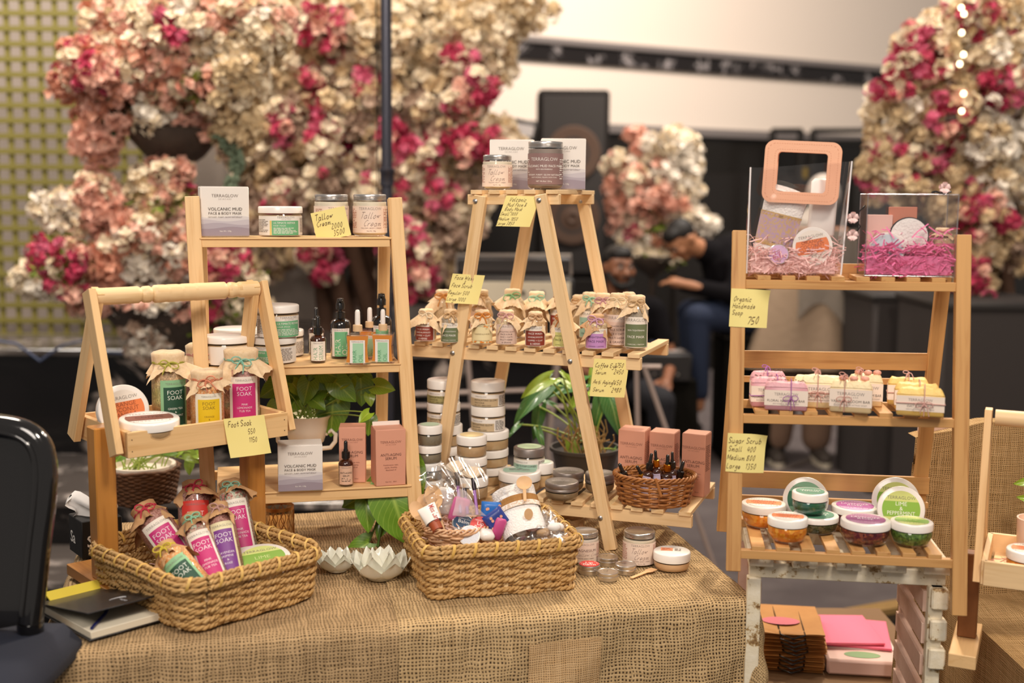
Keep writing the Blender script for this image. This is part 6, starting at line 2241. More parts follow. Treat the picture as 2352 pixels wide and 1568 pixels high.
# big cream and magenta blossom tree
Y3 = 6.2
t = thing('blossom_tree', 'large cream and magenta blossom tree filling the middle left of the background', 'tree', ony(800, 900, Y3))
t.location.z = 0
L = t.location
for k in range(6):
 a = k * 1.05
 pts = [V((L.x + (.16 * sin(a + z * 2.2)) * (1 - .2 * z), L.y + .16 * cos(a + z * 2.2), z)) - L for z in [0 + .2 * i for i in range(11)]]
 MB().tube(pts, .045, 7).build('trunk', TRUNK, t, 60)
for k in range(9):
 a = V((L.x, L.y, 1.6))
 b_ = ony([560, 620, 700, 800, 900, 1000, 1080, 1150, 1000][k], [250, 60, 30, -30, 20, 60, 180, 330, 420][k], Y3 + .1)
 MB().tube([a - L, (a + b_) / 2 + V((.05, 0, .1)) - L, b_ - L], lambda q: .03 * (1 - q) + .006, 5).build('branch', TRUNK, t, 60)
bouquet(t, Y3, [(700, 50, 180, 110, 'iitt'), (640, 160, 130, 120, 'iitit'), (900, 90, 200, 130, 'iitit'), (1080, 60, 110, 100, 'iti'), (1130, 140, 55, 60, 'it'), (1200, 30, 70, 35, 'it'), (800, 240, 200, 120, 'itd'), (620, 330, 110, 100, 'tdid'), (1000, 240, 110, 110, 'itd'), (1140, 330, 70, 50, 'it'), (900, 420, 170, 110, 'itd'), (1040, 480, 80, 100, 'itd'), (720, 430, 150, 100, 'tid'), (950, 600, 80, 80, 'td'), (600, 560, 80, 80, 'td'),
    (770, 75, 35, 55, 'ccc'), (705, 50, 35, 45, 'cc'), (715, 230, 30, 70, 'cc'), (645, 290, 30, 60, 'cc'), (850, 190, 50, 35, 'cc'), (1060, 140, 40, 60, 'cci'), (1090, 200, 45, 40, 'ccc'), (1060, 235, 50, 25, 'cc'), (900, 320, 40, 60, 'cc'), (960, 360, 60, 40, 'cci'), (1070, 330, 90, 35, 'cccb'), (745, 320, 40, 80, 'cci'), (880, 440, 50, 80, 'cci'), (640, 460, 30, 40, 'c'), (740, 600, 45, 40, 'cc'), (950, 620, 50, 70, 'cc'), (1010, 450, 40, 40, 'cc'), (920, 540, 60, 60, 'cci'), (780, 380, 60, 50, 'cd')], .050, 300, 2700, 33, .45)
mb = MB().lathe([(.0, 0), (.24, 0), (.30, .06), (.33, .40), (.36, .46), (.30, .46)], 32)
mb.build('planter', mat('pale_concrete', '6f655c', .8, bump=(20, .4, .01)), t, 40)
# right blossom tree
Y4 = 5.6
t = thing('blossom_tree', 'cream and magenta blossom tree with fairy lights at the upper right', 'tree', ony(2260, 900, Y4))
t.location.z = 0
L = t.location
for k in range(4):
 a = k * 1.6
 pts = [V((.09 * sin(a + z * 2.2), .09 * cos(a + z * 2.2), z)) for z in [.15 * i for i in range(14)]]
 MB().tube(pts, .032, 7).build('trunk', TRUNK, t, 60)
bouquet(t, Y4, [(2260, 30, 110, 70, 'itc'), (2180, 110, 120, 80, 'cit'), (2290, 130, 110, 100, 'iwt'), (2120, 130, 60, 60, 'cc'), (2080, 170, 40, 60, 'cci'), (2110, 250, 90, 80, 'ittw'), (2020, 215, 22, 20, 'cc'), (2240, 240, 110, 90, 'itcw'), (2030, 280, 40, 50, 'tti'), (2130, 330, 110, 60, 'itcc'), (2280, 330, 90, 80, 'wiwt'), (2040, 360, 50, 70, 'ccit'), (2020, 400, 40, 60, 'tc'), (2130, 410, 110, 70, 'ttci'), (2300, 420, 80, 70, 'iwt'), (2210, 470, 90, 60, 'ctt'), (2270, 500, 60, 50, 'cct'), (2250, 560, 70, 60, 'itt'), (2180, 560, 40, 60, 'td'), (2330, 560, 50, 70, 'td'), (2240, 650, 40, 60, 'cct'), (2310, 190, 60, 40, 'cc'), (2180, 260, 60, 50, 'cct')], .042, 300, 1500, 34, .35)
mb = MB()
for py in (18, 32, 75, 125, 147, 215, 255):
 mb.ball(.011, M.Translation(ony(2215 - (py % 30) * .4, py, Y4 - .42) - L), 0, 8, 6)
mb.build('fairy_light', mat('warm_fairy_bulb', 'ffe9b8', .3, emit=7), t, 60)
mb = MB().tube([ony(2219 - 6 * sin(py / 20), py, Y4 - .42) - L for py in range(0, 270, 15)], .0015, 4)
mb.build('light_wire', mat('thin_wire', '4a4030', .5), t, 60)
# middle arrangement
Y5 = 7.0
t = thing('flower_arrangement', 'blush and white flowers in a stone urn between the loudspeaker and the seated men', 'flowers', ony(1510, 720, Y5))
t.location.z = .2
urn(t, 1500, 590, 105, Y5, .2, t.location)
MB().box((.5, .5, .2), T(0, 0, -.1), 0, .01).build('plinth', mat('black_plinth', '1c1816', .6), t)
bouquet(t, Y5, [(1465, 330, 22, 30, 'bb'), (1540, 330, 70, 30, 'wi'), (1430, 380, 35, 30, 'ib'), (1560, 370, 50, 50, 'wi'), (1490, 410, 80, 50, 'bibw'), (1570, 420, 40, 50, 'wi'), (1430, 450, 40, 50, 'pdb'), (1500, 470, 80, 45, 'bbp'), (1450, 520, 50, 40, 'bcdi'), (1560, 480, 40, 40, 'iw'), (1500, 520, 40, 30, 'gg'), (1610, 510, 40, 22, 'ww'), (1460, 560, 35, 40, 'wwi'), (1540, 550, 40, 30, 'gpd'), (1520, 590, 40, 30, 'ig')], .046, 240, 360, 35, .25)
# ---------- pole, loudspeaker, sound desk
PY = 4.3
a, b_ = ony(884, -40, PY), ony(881, 900, PY)
pole = thing('steel_pole', 'dark steel upright pole with a clamp collar behind the left rack', 'pole', (b_.x, PY, .334))
PM = mat('dark_pole_metal', '50505a', .3, .7)
MB().lathe([(.021, 0), (.021, 3.6)], 20, T(0, .15, 0)).build('tube', PM, pole, 50)
zc_ = ony(881, 395, PY + .15).z - .334
MB().lathe([(.018, zc_ - .055), (.027, zc_ - .05), (.027, zc_ - .005), (.030, zc_), (.030, zc_ + .012), (.018, zc_ + .016)], 20, T(0, .15, 0)).build('collar', PM, pole, 40)
MB().lathe([(.0, 0), (.12, 0), (.12, .01), (.02, .02), (.018, .08)], 24, T(0, .15, 0)).build('base_plate', PM, pole, 40)
MB().tube([(-.035 + .004 * sin(z * 5), .15, z) for z in [.25 * i for i in range(14)]], .003, 5).build('cable', mat('black_cable', '151515', .5), pole, 60)
SY = 8.0
s0, s1 = ony(1236, 205, SY), ony(1394, 640, SY)
BK = mat('black_speaker_carpet', '1d1917', .75, spec=.2)
sp_ = thing('loudspeaker', 'tall black double woofer loudspeaker standing before the black wall', 'speaker', ((s0.x + s1.x) / 2, SY, 0))
SH = s0.z - s1.z
MB().box((s1.x - s0.x, .45, SH), T(0, .22, s1.z + SH / 2), 0, .02).build('cabinet', BK, sp_, 0)
MB().box((s1.x - s0.x - .06, .02, SH - .08), T(0, -.005, s1.z + SH / 2), 0, .005).build('grille', mat('speaker_grille', '231e1c', .7), sp_, 0)
for py in (352, 500):
 zz = ony(1315, py, SY).z
 MB().lathe([(0, .0), (.03, .02), (.10, -.005), (.165, .022), (.18, .018), (.185, 0)], 36, T(0, -.016, zz) @ M.Rotation(pi / 2, 4, 'X'), 0).build('woofer', mat('brown_cone', '4a3426', .7), sp_, 50)
MB().box((.6, .5, s1.z), T(0, .24, s1.z / 2 - .001), 0, .01).build('stand_box', BK, sp_)
m0 = ony(1205, 300, 7.4)
o = thing('stage_lamp', 'small black stage lamp bracket left of the loudspeaker', 'lamp', (m0.x, 7.4, 0))
MB().box((.16, .14, .12), T(0, 0, m0.z, 0, radians(12), 0), 0, .01).build('lamp_housing', BLK, o)
MB().box((.11, .004, .07), T(0, -.073, m0.z, 0, radians(12), 0), 0, .004).build('lens', mat('lens_grey', 'b9b2b0', .2), o)
MB().lathe([(.02, 0), (.02, m0.z)], 12).build('lamp_post', BLK, o)
DY = 5.2
d0, d1 = ony(1040, 625, DY), ony(1318, 700, DY)
dz0, dz1, dz2 = ony(1100, 700, DY).z, ony(1100, 668, DY).z, ony(1100, 598, DY).z
o = thing('mixing_desk', 'cream fronted mixing desk with a black open lid behind the stand', 'mixing desk', ((d0.x + d1.x) / 2, DY, dz0))
dw = d1.x - d0.x
hh = ony(1100, 640, DY).z - dz0
MB().box((dw, .35, hh), T(0, .17, hh / 2), 0, .006).build('desk_body', mat('desk_black', '1c1a1a', .5), o)
MB().box((dw * .94, .008, hh * .8), T(0, -.006, hh / 2), 0, .002).build('fascia', mat('cream_fascia', 'cfc3ac', .5), o)
for k, fx in enumerate((-.40, -.25, -.02, .08, .16, .24, .4)):
 MB().lathe([(0, .0), (.010, .0), (.009, .014), (0, .016)], 12, T(fx * dw, -.010, hh * .5) @ M.Rotation(pi / 2, 4, 'X')).build('knob', BLACKP, o, 40)
MB().box((dw * 1.02, .03, (dz2 - dz0) - hh), T(0, .34, hh + ((dz2 - dz0) - hh) / 2), 0, .012).build('lid', mat('desk_lid', '2a2321', .4), o)
MB().tube([(-dw / 2, .30, hh), (-dw / 2, .30, dz2 - dz0 + .01), (dw / 2, .30, dz2 - dz0 + .01), (dw / 2, .30, hh)], .008, 6).build('lid_rail', STEEL, o, 60)
GT = mat('grey_tube', 'b5a39a', .35, .3)
stz = dz0
dst = thing('folding_stand', 'grey tubular folding stand carrying the mixing desk', 'stand', ((d0.x + d1.x) / 2, DY, 0))
for sg in (-1, 1):
 MB().tube([(sg * dw * .42, .05, stz - .015), (sg * dw * .30, .05, .35), (sg * dw * .45, .05, .01)], .012, 8).build('leg', GT, dst, 60)
 MB().tube([(sg * dw * .42, .30, stz - .015), (sg * dw * .30, .30, .35), (sg * dw * .45, .30, .01)], .012, 8).build('leg', GT, dst, 60)
 MB().tube([(sg * dw * .42, .02, stz - .013), (sg * dw * .42, .34, stz - .013)], .012, 8).build('top_tube', GT, dst, 60)
MB().tube([(-dw * .9, .05, stz * .60), (dw * .9, .05, stz * .64)], .010, 8).build('cross_tube', GT, dst, 60)
MB().tube([(-dw * .9, .05, stz * .55), (dw * .9, .05, stz * .55)], .010, 8).build('cross_tube', GT, dst, 60)
# amplifier box on a black draped table
AY = 6.0
a0_, a1_ = ony(1470, 878, AY), ony(1592, 815, AY)
o = thing('draped_table', 'low table under a black cloth behind the right end of the stand', 'table', ((a0_.x + a1_.x) / 2, AY + .2, 0))
bk2 = mat('black_cloth', '15130f', .9, spec=.1)
def dr(u, v):
 a = 2 * pi * u
 sq = .17 / max(abs(cos(a)), abs(sin(a)))
 k = 1 + .03 * sin(14 * a) * (1 - v) + .12 * (1 - v)
 return (sq * k * cos(a), sq * .8 * k * sin(a), v * (a0_.z - .003))
mb = MB().grid(72, 6, dr, wrapu=True)
mb.box((.33, .26, .006), T(0, 0, a0_.z - .004), 0, .001)
mb.build('cloth', bk2, o, 60)
o = thing('amplifier_case', 'black amplifier case with silver corner on the black draped table', 'amplifier', ((a0_.x + a1_.x) / 2, AY + .02, a0_.z))
MB().box((a1_.x - a0_.x, .22, a1_.z - a0_.z), T(0, .11, (a1_.z - a0_.z) / 2), 0, .01).build('case', mat('amp_black', '1e1c1c', .5), o)
MB().box(((a1_.x - a0_.x) * .6, .1, .012), T(.02, .1, a1_.z - a0_.z + .006), 0, .003).build('top_panel', SILVERD, o)
for k in range(4):
 MB().lathe([(0, 0), (.008, 0), (.007, .008), (0, .009)], 10, T(-.06 + .04 * k, -.001, .04) @ M.Rotation(pi / 2, 4, 'X')).build('knob', STEEL, o, 40)
MB().tube([(-.09, .1, a1_.z - a0_.z), (-.08, .1, a1_.z - a0_.z + .05), (0, .1, a1_.z - a0_.z + .06), (.02, .1, a1_.z - a0_.z)], .005, 6).build('handle', mat('blue_grey_cable', '3a4a70', .5), o, 60)
o = thing('folding_stand', 'slim grey tube stand legs right of the middle shelf note', 'stand', ony(1490, 990, 4.4))
o.location.z = 0
for x0, x1, y0, y1 in ((1462, 1466, 845, 1020), (1478, 1535, 838, 1000)):
 p, q = ony(x0, y0, 4.4), ony(x1, y1, 4.4)
 q = p + (q - p) * (p.z / (p.z - q.z)) * .995
 MB().tube([p - o.location, q - o.location], .010, 8).build('leg', GT, o, 60)
p = ony(1470, 842, 4.4)
MB().tube([p - o.location - V((.08, 0, 0)), p - o.location + V((.08, 0, 0))], .010, 8).build('top_tube', GT, o, 60)
# black floor monitor boxes on the right
for (x0, y0, x1, y1, Yb, l) in ((2000, 672, 2130, 892, 5.9, 'dark grey stage box seen through the right rack'), (2150, 690, 2420, 1000, 5.1, 'dark grey stage box at the right edge, below the blossom tree')):
 p, q = ony(x0, y1, Yb), ony(x1, y0, Yb)
 zb_ = 0.0
 o = thing('stage_box', l, 'box', ((p.x + q.x) / 2, Yb + .3, zb_))
 MB().box((q.x - p.x, .6, q.z), T(0, 0, q.z / 2), 0, .02).build('box_body', mat('charcoal_box', '36302e', .8), o)
 MB().box((q.x - p.x + .03, .62, .035), T(0, 0, q.z - .03), 0, .008).build('box_rim', mat('charcoal_rim', '2a2624', .6), o)
# cables on the carpet
for pts, l in ((((1745, 1100), (1850, 1060), (1960, 1035), (2050, 1020), (2130, 1000)), 'grey cable lying across the carpet'), (((1990, 1110), (2020, 1070), (2080, 1030), (2140, 1015)), 'second darker cable on the carpet')):
 P = [onz(x, y, .02) for x, y in pts]
 o = MB().tube(P, .014, 6).build('floor_cable', mat('dusty_cable' if 'grey' in l else 'dark_cable', '6d625c' if 'grey' in l else '38312f', .7), None, 60)
 tag(o, l, 'cable')
P = [V((x, 4.9 + .25 * sin(x * 5), .345 + .1 * abs(sin(x * 9)))) for x in [-2.6 + .1 * i for i in range(14)]]
o = MB().tube([V((p.x, 5.2, p.z + .42)) for p in P], .006, 5).build('floor_cable', mat('blue_grey_cable', '3a4a70', .5), None, 60)
o.location.y = -.02
tag(o, 'blue grey cable looping over the marble planter front at the left', 'cable')
# ---------- people
SK = mat('skin_brown', '8a5a40', .5, sss=.1, coat=.1)
SKL = mat('skin_tan', 'b07a58', .5, sss=.1)
HAIR = mat('black_hair', '14100e', .6)
class Fig(MB):
 def cap(s, a, b, ra, rb, mi=0):
  a, b = V(a), V(b)
  n = 6
  X = frame(a, b - a)
  L = (b - a).length
  pf = [(0, -ra)] + [(ra * cos(t), -ra * sin(t)) for t in (1.0, .5)] + [(ra + (rb - ra) * i / n, L * i / n) for i in range(n + 1)] + [(rb * cos(t), L + rb * sin(t)) for t in (.5, 1.0)] + [(0, L + rb)]
  return s.lathe(pf, 14, X, mi)
 def ell(s, c, r, mi=0, X=None):
  return s.lathe([(sin(pi * i / 10), -cos(pi * i / 10)) for i in range(11)], 16, M.Translation(c) @ (X or M()) @ M.Diagonal((*r, 1)), mi)
def fuse(o, voxel=.009, sm=6):
 m = o.modifiers.new('r', 'REMESH')
 m.mode = 'VOXEL'
 m.voxel_size = voxel
 m.use_smooth_shade = True
 s = o.modifiers.new('s', 'SMOOTH')
 s.iterations = sm
 return o
def head(f, c, R_, s=1.0):
 """head shape added to figure f; R_ rotation 4x4; c centre"""
 def P(x, y, z):
  return V(c) + (R_ @ V((x, y, z))) * s
 f.ell(c, (.078 * s, .095 * s, .105 * s), 0, R_)
 f.cap(P(0, -.02, -.05), P(0, -.055, -.085), .052 * s, .036 * s)
 f.cap(P(0, -.085, .005), P(0, -.115, -.028), .010 * s, .017 * s)
 f.cap(P(-.04, -.085, .022), P(.04, -.085, .022), .012 * s, .012 * s)
 f.cap(P(-.02, -.098, -.058), P(.02, -.098, -.058), .009 * s, .009 * s)
 f.ell(P(-.082, .01, -.01), (.012 * s, .02 * s, .032 * s), 0, R_)
 f.ell(P(.082, .01, -.01), (.012 * s, .02 * s, .032 * s), 0, R_)
 for sg in (-1, 1):
  f.ell(P(sg * .045, -.07, -.025), (.028 * s, .026 * s, .028 * s), 0, R_)
 return P
def facebits(root, P, R_, s, beard=True, turn=None):
 for sg in (-1, 1):
  mb = MB()
  mb.ball(.0105 * s, M.Translation(P(sg * .031, -.090, .006)), 0, 12, 8)
  mb.ball(.0065 * s, M.Translation(P(sg * .031, -.0965, .006)), 1, 10, 6)
  mb.build('eye', [mat('eye_white', 'b8aca2', .3), HAIR], root, 60)
  MB().tube([P(sg * .016, -.101, .026), P(sg * .034, -.101, .034), P(sg * .052, -.088, .027)], .005 * s, 5).build('eyebrow', HAIR, root, 60)
 if beard:
  mb = Fig()
  mb.cap(P(-.026, -.108, -.044), P(.026, -.108, -.044), .0085 * s, .0085 * s)
  mb.ell(P(0, -.062, -.098), (.046 * s, .048 * s, .030 * s), 0, R_)
  for sg in (-1, 1):
   mb.cap(P(sg * .066, -.018, -.035), P(sg * .046, -.065, -.088), .018 * s, .020 * s)
  fuse(mb.build('beard', HAIR, root, 60), .006, 3)
 mb = Fig()
 mb.ell(P(0, .022, .035), (.083 * s, .088 * s, .085 * s), 0, R_)
 mb.ell(P(0, -.03, .075), (.066 * s, .060 * s, .040 * s), 0, R_)
 fuse(mb.build('hair', HAIR, root, 60), .008, 3)
def hand(f, w, d, s=1.0, curl=.5):
 """palm and five fingers leaving wrist w in direction d"""
 w, d = V(w), V(d).normalized()
 sd = d.cross(V((0, 0, 1)))
 sd = sd.normalized() if sd.length > .1 else V((1, 0, 0))
 n = sd.cross(d)
 f.cap(w, w + d * .07 * s, .024 * s, .032 * s)
 for k in range(4):
  a = w + d * .085 * s + sd * (k - 1.5) * .019 * s
  L = (.033, .038, .036, .028)[k] * s
  b_ = a + (d - n * curl * .5) * L
  c_ = b_ + (d - n * curl * 1.5).normalized() * L * .8
  f.cap(a - d * .02 * s, b_, .0095 * s, .0085 * s)
  f.cap(b_, c_, .0085 * s, .007 * s)
 a = w + d * .025 * s + sd * .030 * s
 b_ = a + (d * .6 + sd * .8) * .035 * s
 f.cap(a, b_, .012 * s, .010 * s)
 f.cap(b_, b_ + (d * .9 - n * .3) * .028 * s, .010 * s, .008 * s)
# seated bearded man, black tee, turned to the right
HY = 6.0
hc = ony(1420, 612, HY)
t = thing('person', 'seated bearded man in a black t-shirt looking right, behind the stand', 'person', (hc.x + .02, HY + .12, .0))
Lc = t.location
RM = M.Rotation(radians(22), 4, 'Z') @ M.Rotation(radians(4), 4, 'X')
f = Fig()
h_ = hc - Lc
P_ = head(f, h_, RM, .92)
neck = h_ + V((.0, .03, -.13))
sh_z = h_.z - .235
f.cap(h_ + V((0, .03, -.06)), neck + V((0, .02, -.04)), .052, .058)
pel = V((.0, .12, .52))
kn = V((.05, -.32, .50))
for sg in (-1, 1):
 f.cap(pel + V((sg * .10, 0, 0)), kn + V((sg * .14, 0, 0)), .085, .060)
 f.cap(kn + V((sg * .14, 0, 0)), kn + V((sg * .14, .04, -.42)), .058, .040)
 f.cap(kn + V((sg * .14, .04, -.44)), kn + V((sg * .14, -.14, -.46)), .038, .032)
f.cap(pel, V((0, .06, sh_z - .06)), .15, .165)
f.cap(V((-.16, .05, sh_z)), V((.16, .05, sh_z)), .065, .065)
el_r = V((.28, .0, sh_z - .28))
wr_r = V((.235, -.20, .60))
f.cap(V((.19, .04, sh_z)), el_r, .050, .040)
f.cap(el_r, wr_r, .038, .026)
hand(f, wr_r, V((-.2, -.7, -.3)))
el_l = V((-.27, .0, sh_z - .28))
f.cap(V((-.19, .04, sh_z)), el_l, .050, .040)
f.cap(el_l, V((-.12, -.22, .60)), .038, .026)
hand(f, V((-.12, -.22, .60)), V((.3, -.6, -.2)))
fuse(f.build('body', SK, t, 60))
facebits(t, P_, RM, .92)
f = Fig()
TEE = mat('black_tshirt', '121013', .85, spec=.1)
f.cap(pel + V((0, 0, .0)), V((0, .06, sh_z - .05)), .162, .180)
f.cap(V((-.17, .05, sh_z)), V((.17, .05, sh_z)), .074, .074)
for sg, e in ((1, el_r), (-1, el_l)):
 a = V((sg * .19, .04, sh_z))
 f.cap(a, a + (e - a) * .55, .062, .056)
fuse(f.build('t_shirt', TEE, t, 60))
f = Fig()
for sg in (-1, 1):
 f.cap(pel + V((sg * .10, 0, -.02)), kn + V((sg * .14, 0, 0)), .100, .074)
 f.cap(kn + V((sg * .14, 0, 0)), kn + V((sg * .14, .04, -.38)), .072, .055)
fuse(f.build('trousers', mat('dark_trousers', '1a1a20', .85), t, 60))
ch = thing('stool', 'low black stool under the bearded man', 'stool', (Lc.x, Lc.y + .12, 0))
MB().box((.38, .36, .06), T(0, 0, .385), 0, .012).build('seat', BLK, ch, 40)
for sx in (-1, 1):
 for sy_ in (-1, 1):
  MB().bar((sx * .15, sy_ * .14, 0), (sx * .14, sy_ * .13, .356), .03, .03, (0, 1, 0)).build('leg', BLK, ch)
# seated man bent forward in a black shirt and blue jeans
GY = 6.2
GY = 6.6
hc = ony(1565, 548, GY)
t = thing('person', 'man in a black shirt and blue jeans sitting bent forward, head down, hands together', 'person', (hc.x + .22, GY + .1, 0))
Lc = t.location
h_ = hc - Lc
RM = M.Rotation(radians(-62), 4, 'Z') @ M.Rotation(radians(48), 4, 'X')
f = Fig()
P_ = head(f, h_, RM, .95)
sh = V((.10, .02, h_.z - .15))
f.cap(h_ + V((.03, 0, -.03)), sh + V((-.02, 0, .03)), .055, .060)
pel = V((.26, .06, .84))
kn = V((-.14, -.10, .86))
hd = ony(1562, 652, GY - .05) - Lc
for sg in (-1, 1):
 o_ = V((0, sg * .13, 0))
 f.cap(pel + o_ * .8, kn + o_, .085, .062)
 f.cap(kn + o_, kn + o_ + V((.02, 0, -.46)), .056, .042)
 f.cap(kn + o_ + V((.02, 0, -.50)), kn + o_ + V((-.13, 0, -.52)), .036, .03)
f.cap(pel, sh, .15, .17)
for sg in (-1, 1):
 s_ = sh + V((0, sg * .18, 0))
 e = s_ + (hd - s_) * .5 + V((.12, sg * .10, -.10))
 f.cap(s_, e, .052, .042)
 f.cap(e, hd + V((.03, sg * .035, 0)), .04, .028)
 hand(f, hd + V((.03, sg * .035, 0)), V((-.9, -sg * .2, .15)), 1.0, .6)
fuse(f.build('body', SKL, t, 60))
facebits(t, P_, RM, .95, False)
f = Fig()
f.cap(pel + V((0, 0, .02)), sh, .17, .19)
f.cap(sh, h_ + (sh - h_) * .45, .12, .075)
for sg in (-1, 1):
 s_ = sh + V((0, sg * .18, 0))
 e = s_ + (hd - s_) * .5 + V((.12, sg * .10, -.10))
 f.cap(s_, e, .068, .058)
 f.cap(e, e + (hd - e) * .92, .056, .042)
fuse(f.build('shirt', TEE, t, 60))
f = Fig()
for sg in (-1, 1):
 o_ = V((0, sg * .13, 0))
 f.cap(pel + o_ * .8, kn + o_, .105, .078)
 f.cap(kn + o_, kn + o_ + V((.02, 0, -.42)), .074, .058)
fuse(f.build('jeans', mat('blue_denim', '1b2740', .85), t, 60))
o = thing('black_case', 'large black flight case the bent man sits on', 'case', (Lc.x + .22, Lc.y + .08, 0))
MB().box((.36, .40, .73), T(0, 0, .365), 0, .01).build('case_body', bk2, o)
MB().box((.38, .42, .02), T(0, 0, .735), 0, .004).build('lid_edge', BLK, o)
# standing woman in beige, seen from behind the right rack
WY = 6.55
c = onz(1840, 1058, 0.014)
WY = c.y
t = thing('person', 'standing woman in beige trousers and pale shawl, seen through the right rack', 'person', (c.x, c.y, .0125))
Lc = t.location
hc = ony(1890, 452, WY) - Lc
f = Fig()
RM = M.Rotation(radians(160), 4, 'Z')
P_ = head(f, hc, RM, .9)
sz = hc.z - .20
f.cap(hc + V((0, 0, -.05)), (0.02, 0, sz), .05, .05)
f.cap((.02, 0, .92), (.02, 0, sz - .06), .13, .15)
f.cap((-.14, 0, sz - .02), (.18, 0, sz - .02), .055, .055)
fx = [ony(1775, 1045, WY).x - Lc.x, ony(1880, 1060, WY).x - Lc.x]
for sg, x in ((-1, fx[0]), (1, fx[1])):
 f.cap((.02 + sg * .08, 0, .88), (.02 + sg * .10 + (x - sg * .10) * .4, 0, .48), .085, .055)
 f.cap((.02 + sg * .10 + (x - sg * .10) * .4, 0, .48), (x, 0, .09), .052, .036)
 f.cap((x, .03, .05), (x, -.10, .035), .034, .03)
 s_ = V((.02 + sg * .17, 0, sz - .03))
 e = s_ + V((sg * .07, -.02, -.28))
 f.cap(s_, e, .042, .034)
 f.cap(e, e + V((-sg * .04, -.10, -.24)), .032, .022)
 hand(f, e + V((-sg * .04, -.10, -.24)), V((0, -.1, -1)), .9)
fuse(f.build('body', SKL, t, 60))
bg = mat('beige_cotton', 'a89078', .9, bump=(30, .4, .01))
def skirtf(u, v):
 a = 2 * pi * u
 r = .17 + .14 * (1 - v) ** .8
 k = 1 + (.07 * sin(5 * a + 1) + .04 * sin(9 * a)) * (1 - v)
 return (.02 + r * k * cos(a) * 1.15 - .06 * (1 - v), r * k * .75 * sin(a), .56 + .62 * v)
MB().grid(60, 10, skirtf, wrapu=True).build('tunic', bg, t, 70)
f = Fig()
for sg, x in ((-1, fx[0]), (1, fx[1])):
 f.cap((.02 + sg * .09, 0, .85), (x - sg * .02, 0, .14), .115, .085)
fuse(f.build('trousers', mat('brown_cotton', '7d6250', .9, bump=(30, .4, .01)), t, 60), .012)
for x in fx:
 mb = Fig()
 mb.cap((x, .04, .055), (x, -.14, .045), .046, .042)
 fuse(mb.build('shoe', mat('grey_shoe', '4d443e', .7), t, 60))
 mb = MB().slab([(x + .046 * cos(a) * 1.05, -.05 + .15 * sin(a)) for a in [2 * pi * i / 24 for i in range(24)]], .0, .025)
 mb.build('shoe_sole', mat('cream_sole', 'd8ccb8', .6), t, 30)
def shawl(u, v):
 a = -.3 + 3.5 * u
 r = .19 + .05 * sin(7 * a) * .4 + .04 * v
 return (.05 + r * cos(a) * (1 + .1 * v), -r * .8 * abs(sin(a)) - .02, sz + .02 - v * (.62 + .22 * sin(2.2 * a + 1)))
MB().grid(40, 12, shawl).build('shawl', mat('pale_shawl', '8f8478', .85, bump=(40, .4, .008)), t, 80)
f = Fig()
f.ell(hc + V((0, 0, .01)), (.095, .11, .12))
f.cap(hc + V((0, 0, -.08)), (0.02, 0, sz + .03), .075, .12)
fuse(f.build('headscarf', mat('pale_headscarf', 'b5aba0', .85), t, 60))
# ================================================================ PLANTS
def leafmat(name, c1, c2):
 m = mat(name, c1, .35, coat=.25, spec=.5)
 t = NT(m)
 tc = t.n('ShaderNodeTexCoord')
 sx = t.n('ShaderNodeSeparateXYZ')
 t.l(tc, 'UV', sx, 0)
 rib = t.math('ABSOLUTE', sx.outputs[0])
 side = t.math('ABSOLUTE', t.math('SINE', t.math('MULTIPLY', t.math('SUBTRACT', sx.outputs[1], t.math('MULTIPLY', rib, .5)), 26.0)))
 f = t.math('MINIMUM', t.math('MULTIPLY', rib, 9.0), t.math('MULTIPLY_ADD', side, 1.6, .45))
 nz = t.n('ShaderNodeTexNoise', i_Scale=4.0)
 t.l(tc, 'UV', nz, 'Vector')
 f2 = t.math('MULTIPLY', t.math('MINIMUM', f, 1.0), t.math('MULTIPLY_ADD', nz.outputs[0], .5, .75))
 o = t.ramp(f2, [(.0, lin(c2)), (1.0, lin(c1))])
 t.t.links.new(o, t.b.inputs['Base Color'])
 t.b.inputs['Subsurface Weight'].default_value = .0
 t.b.inputs['Transmission Weight'].default_value = .0
 return m
LFD = leafmat('pothos_leaf_green', '648c26', '9cb84c')
LFL = leafmat('pothos_leaf_lime', '8fb02e', 'bccc5c')
LFK = leafmat('philodendron_leaf', '3f7a34', '8cb06c')
STM = mat('green_stem', '9ab04a', .5)
LMESH = {}
for key, m, wf in (('d', LFD, .40), ('l', LFL, .40), ('k', LFK, .34), ('n', LFD, .24)):
 mb = MB()
 def lf(u, v, wf=wf):
  x = u * 2 - 1
  t = v
  hw = wf * (sin(pi * min(1, t * .93 + .07) ** .62)) ** .85 if t < 1 else 0.0
  hw = max(hw, 0)
  y = t - .14 * (1 - t) ** 3 * abs(x) ** 1.5 * 2
  return (x * hw, y, .10 * abs(x) * hw * 2 - .22 * t * t + .02 * sin(6 * t + 3 * x))
 mb.grid(8, 10, lf, None, 0, lambda u, v: (u * 2 - 1, v))
 mb.add([(a, b, c - .004) for a, b, c in mb.v], [f[::-1] for f in mb.f], 0, None, list(u[::-1] for u in mb.uv))
 o = mb.build('leaf', m, None, 170)
 LMESH[key] = o.data
 bpy.data.objects.remove(o)
def add_leaf(root, base, tip, kind='d', nrm=None, wsc=1.0, rr=R):
 y = tip - base
 L = y.length
 y.normalize()
 n = V(nrm) if nrm is not None else (V((0, -1, .55)) + V((rr.uniform(-.4, .4), 0, rr.uniform(-.2, .3))))
 z = (n - y * n.dot(y)).normalized()
 x = y.cross(z)
 o = bpy.data.objects.new('leaf', LMESH[kind])
 C.objects.link(o)
 o.parent = root
 m = M((x * L * wsc, y * L, z * L)).transposed().to_4x4()
 m.translation = base - root.location
 o.matrix_local = m
 return o
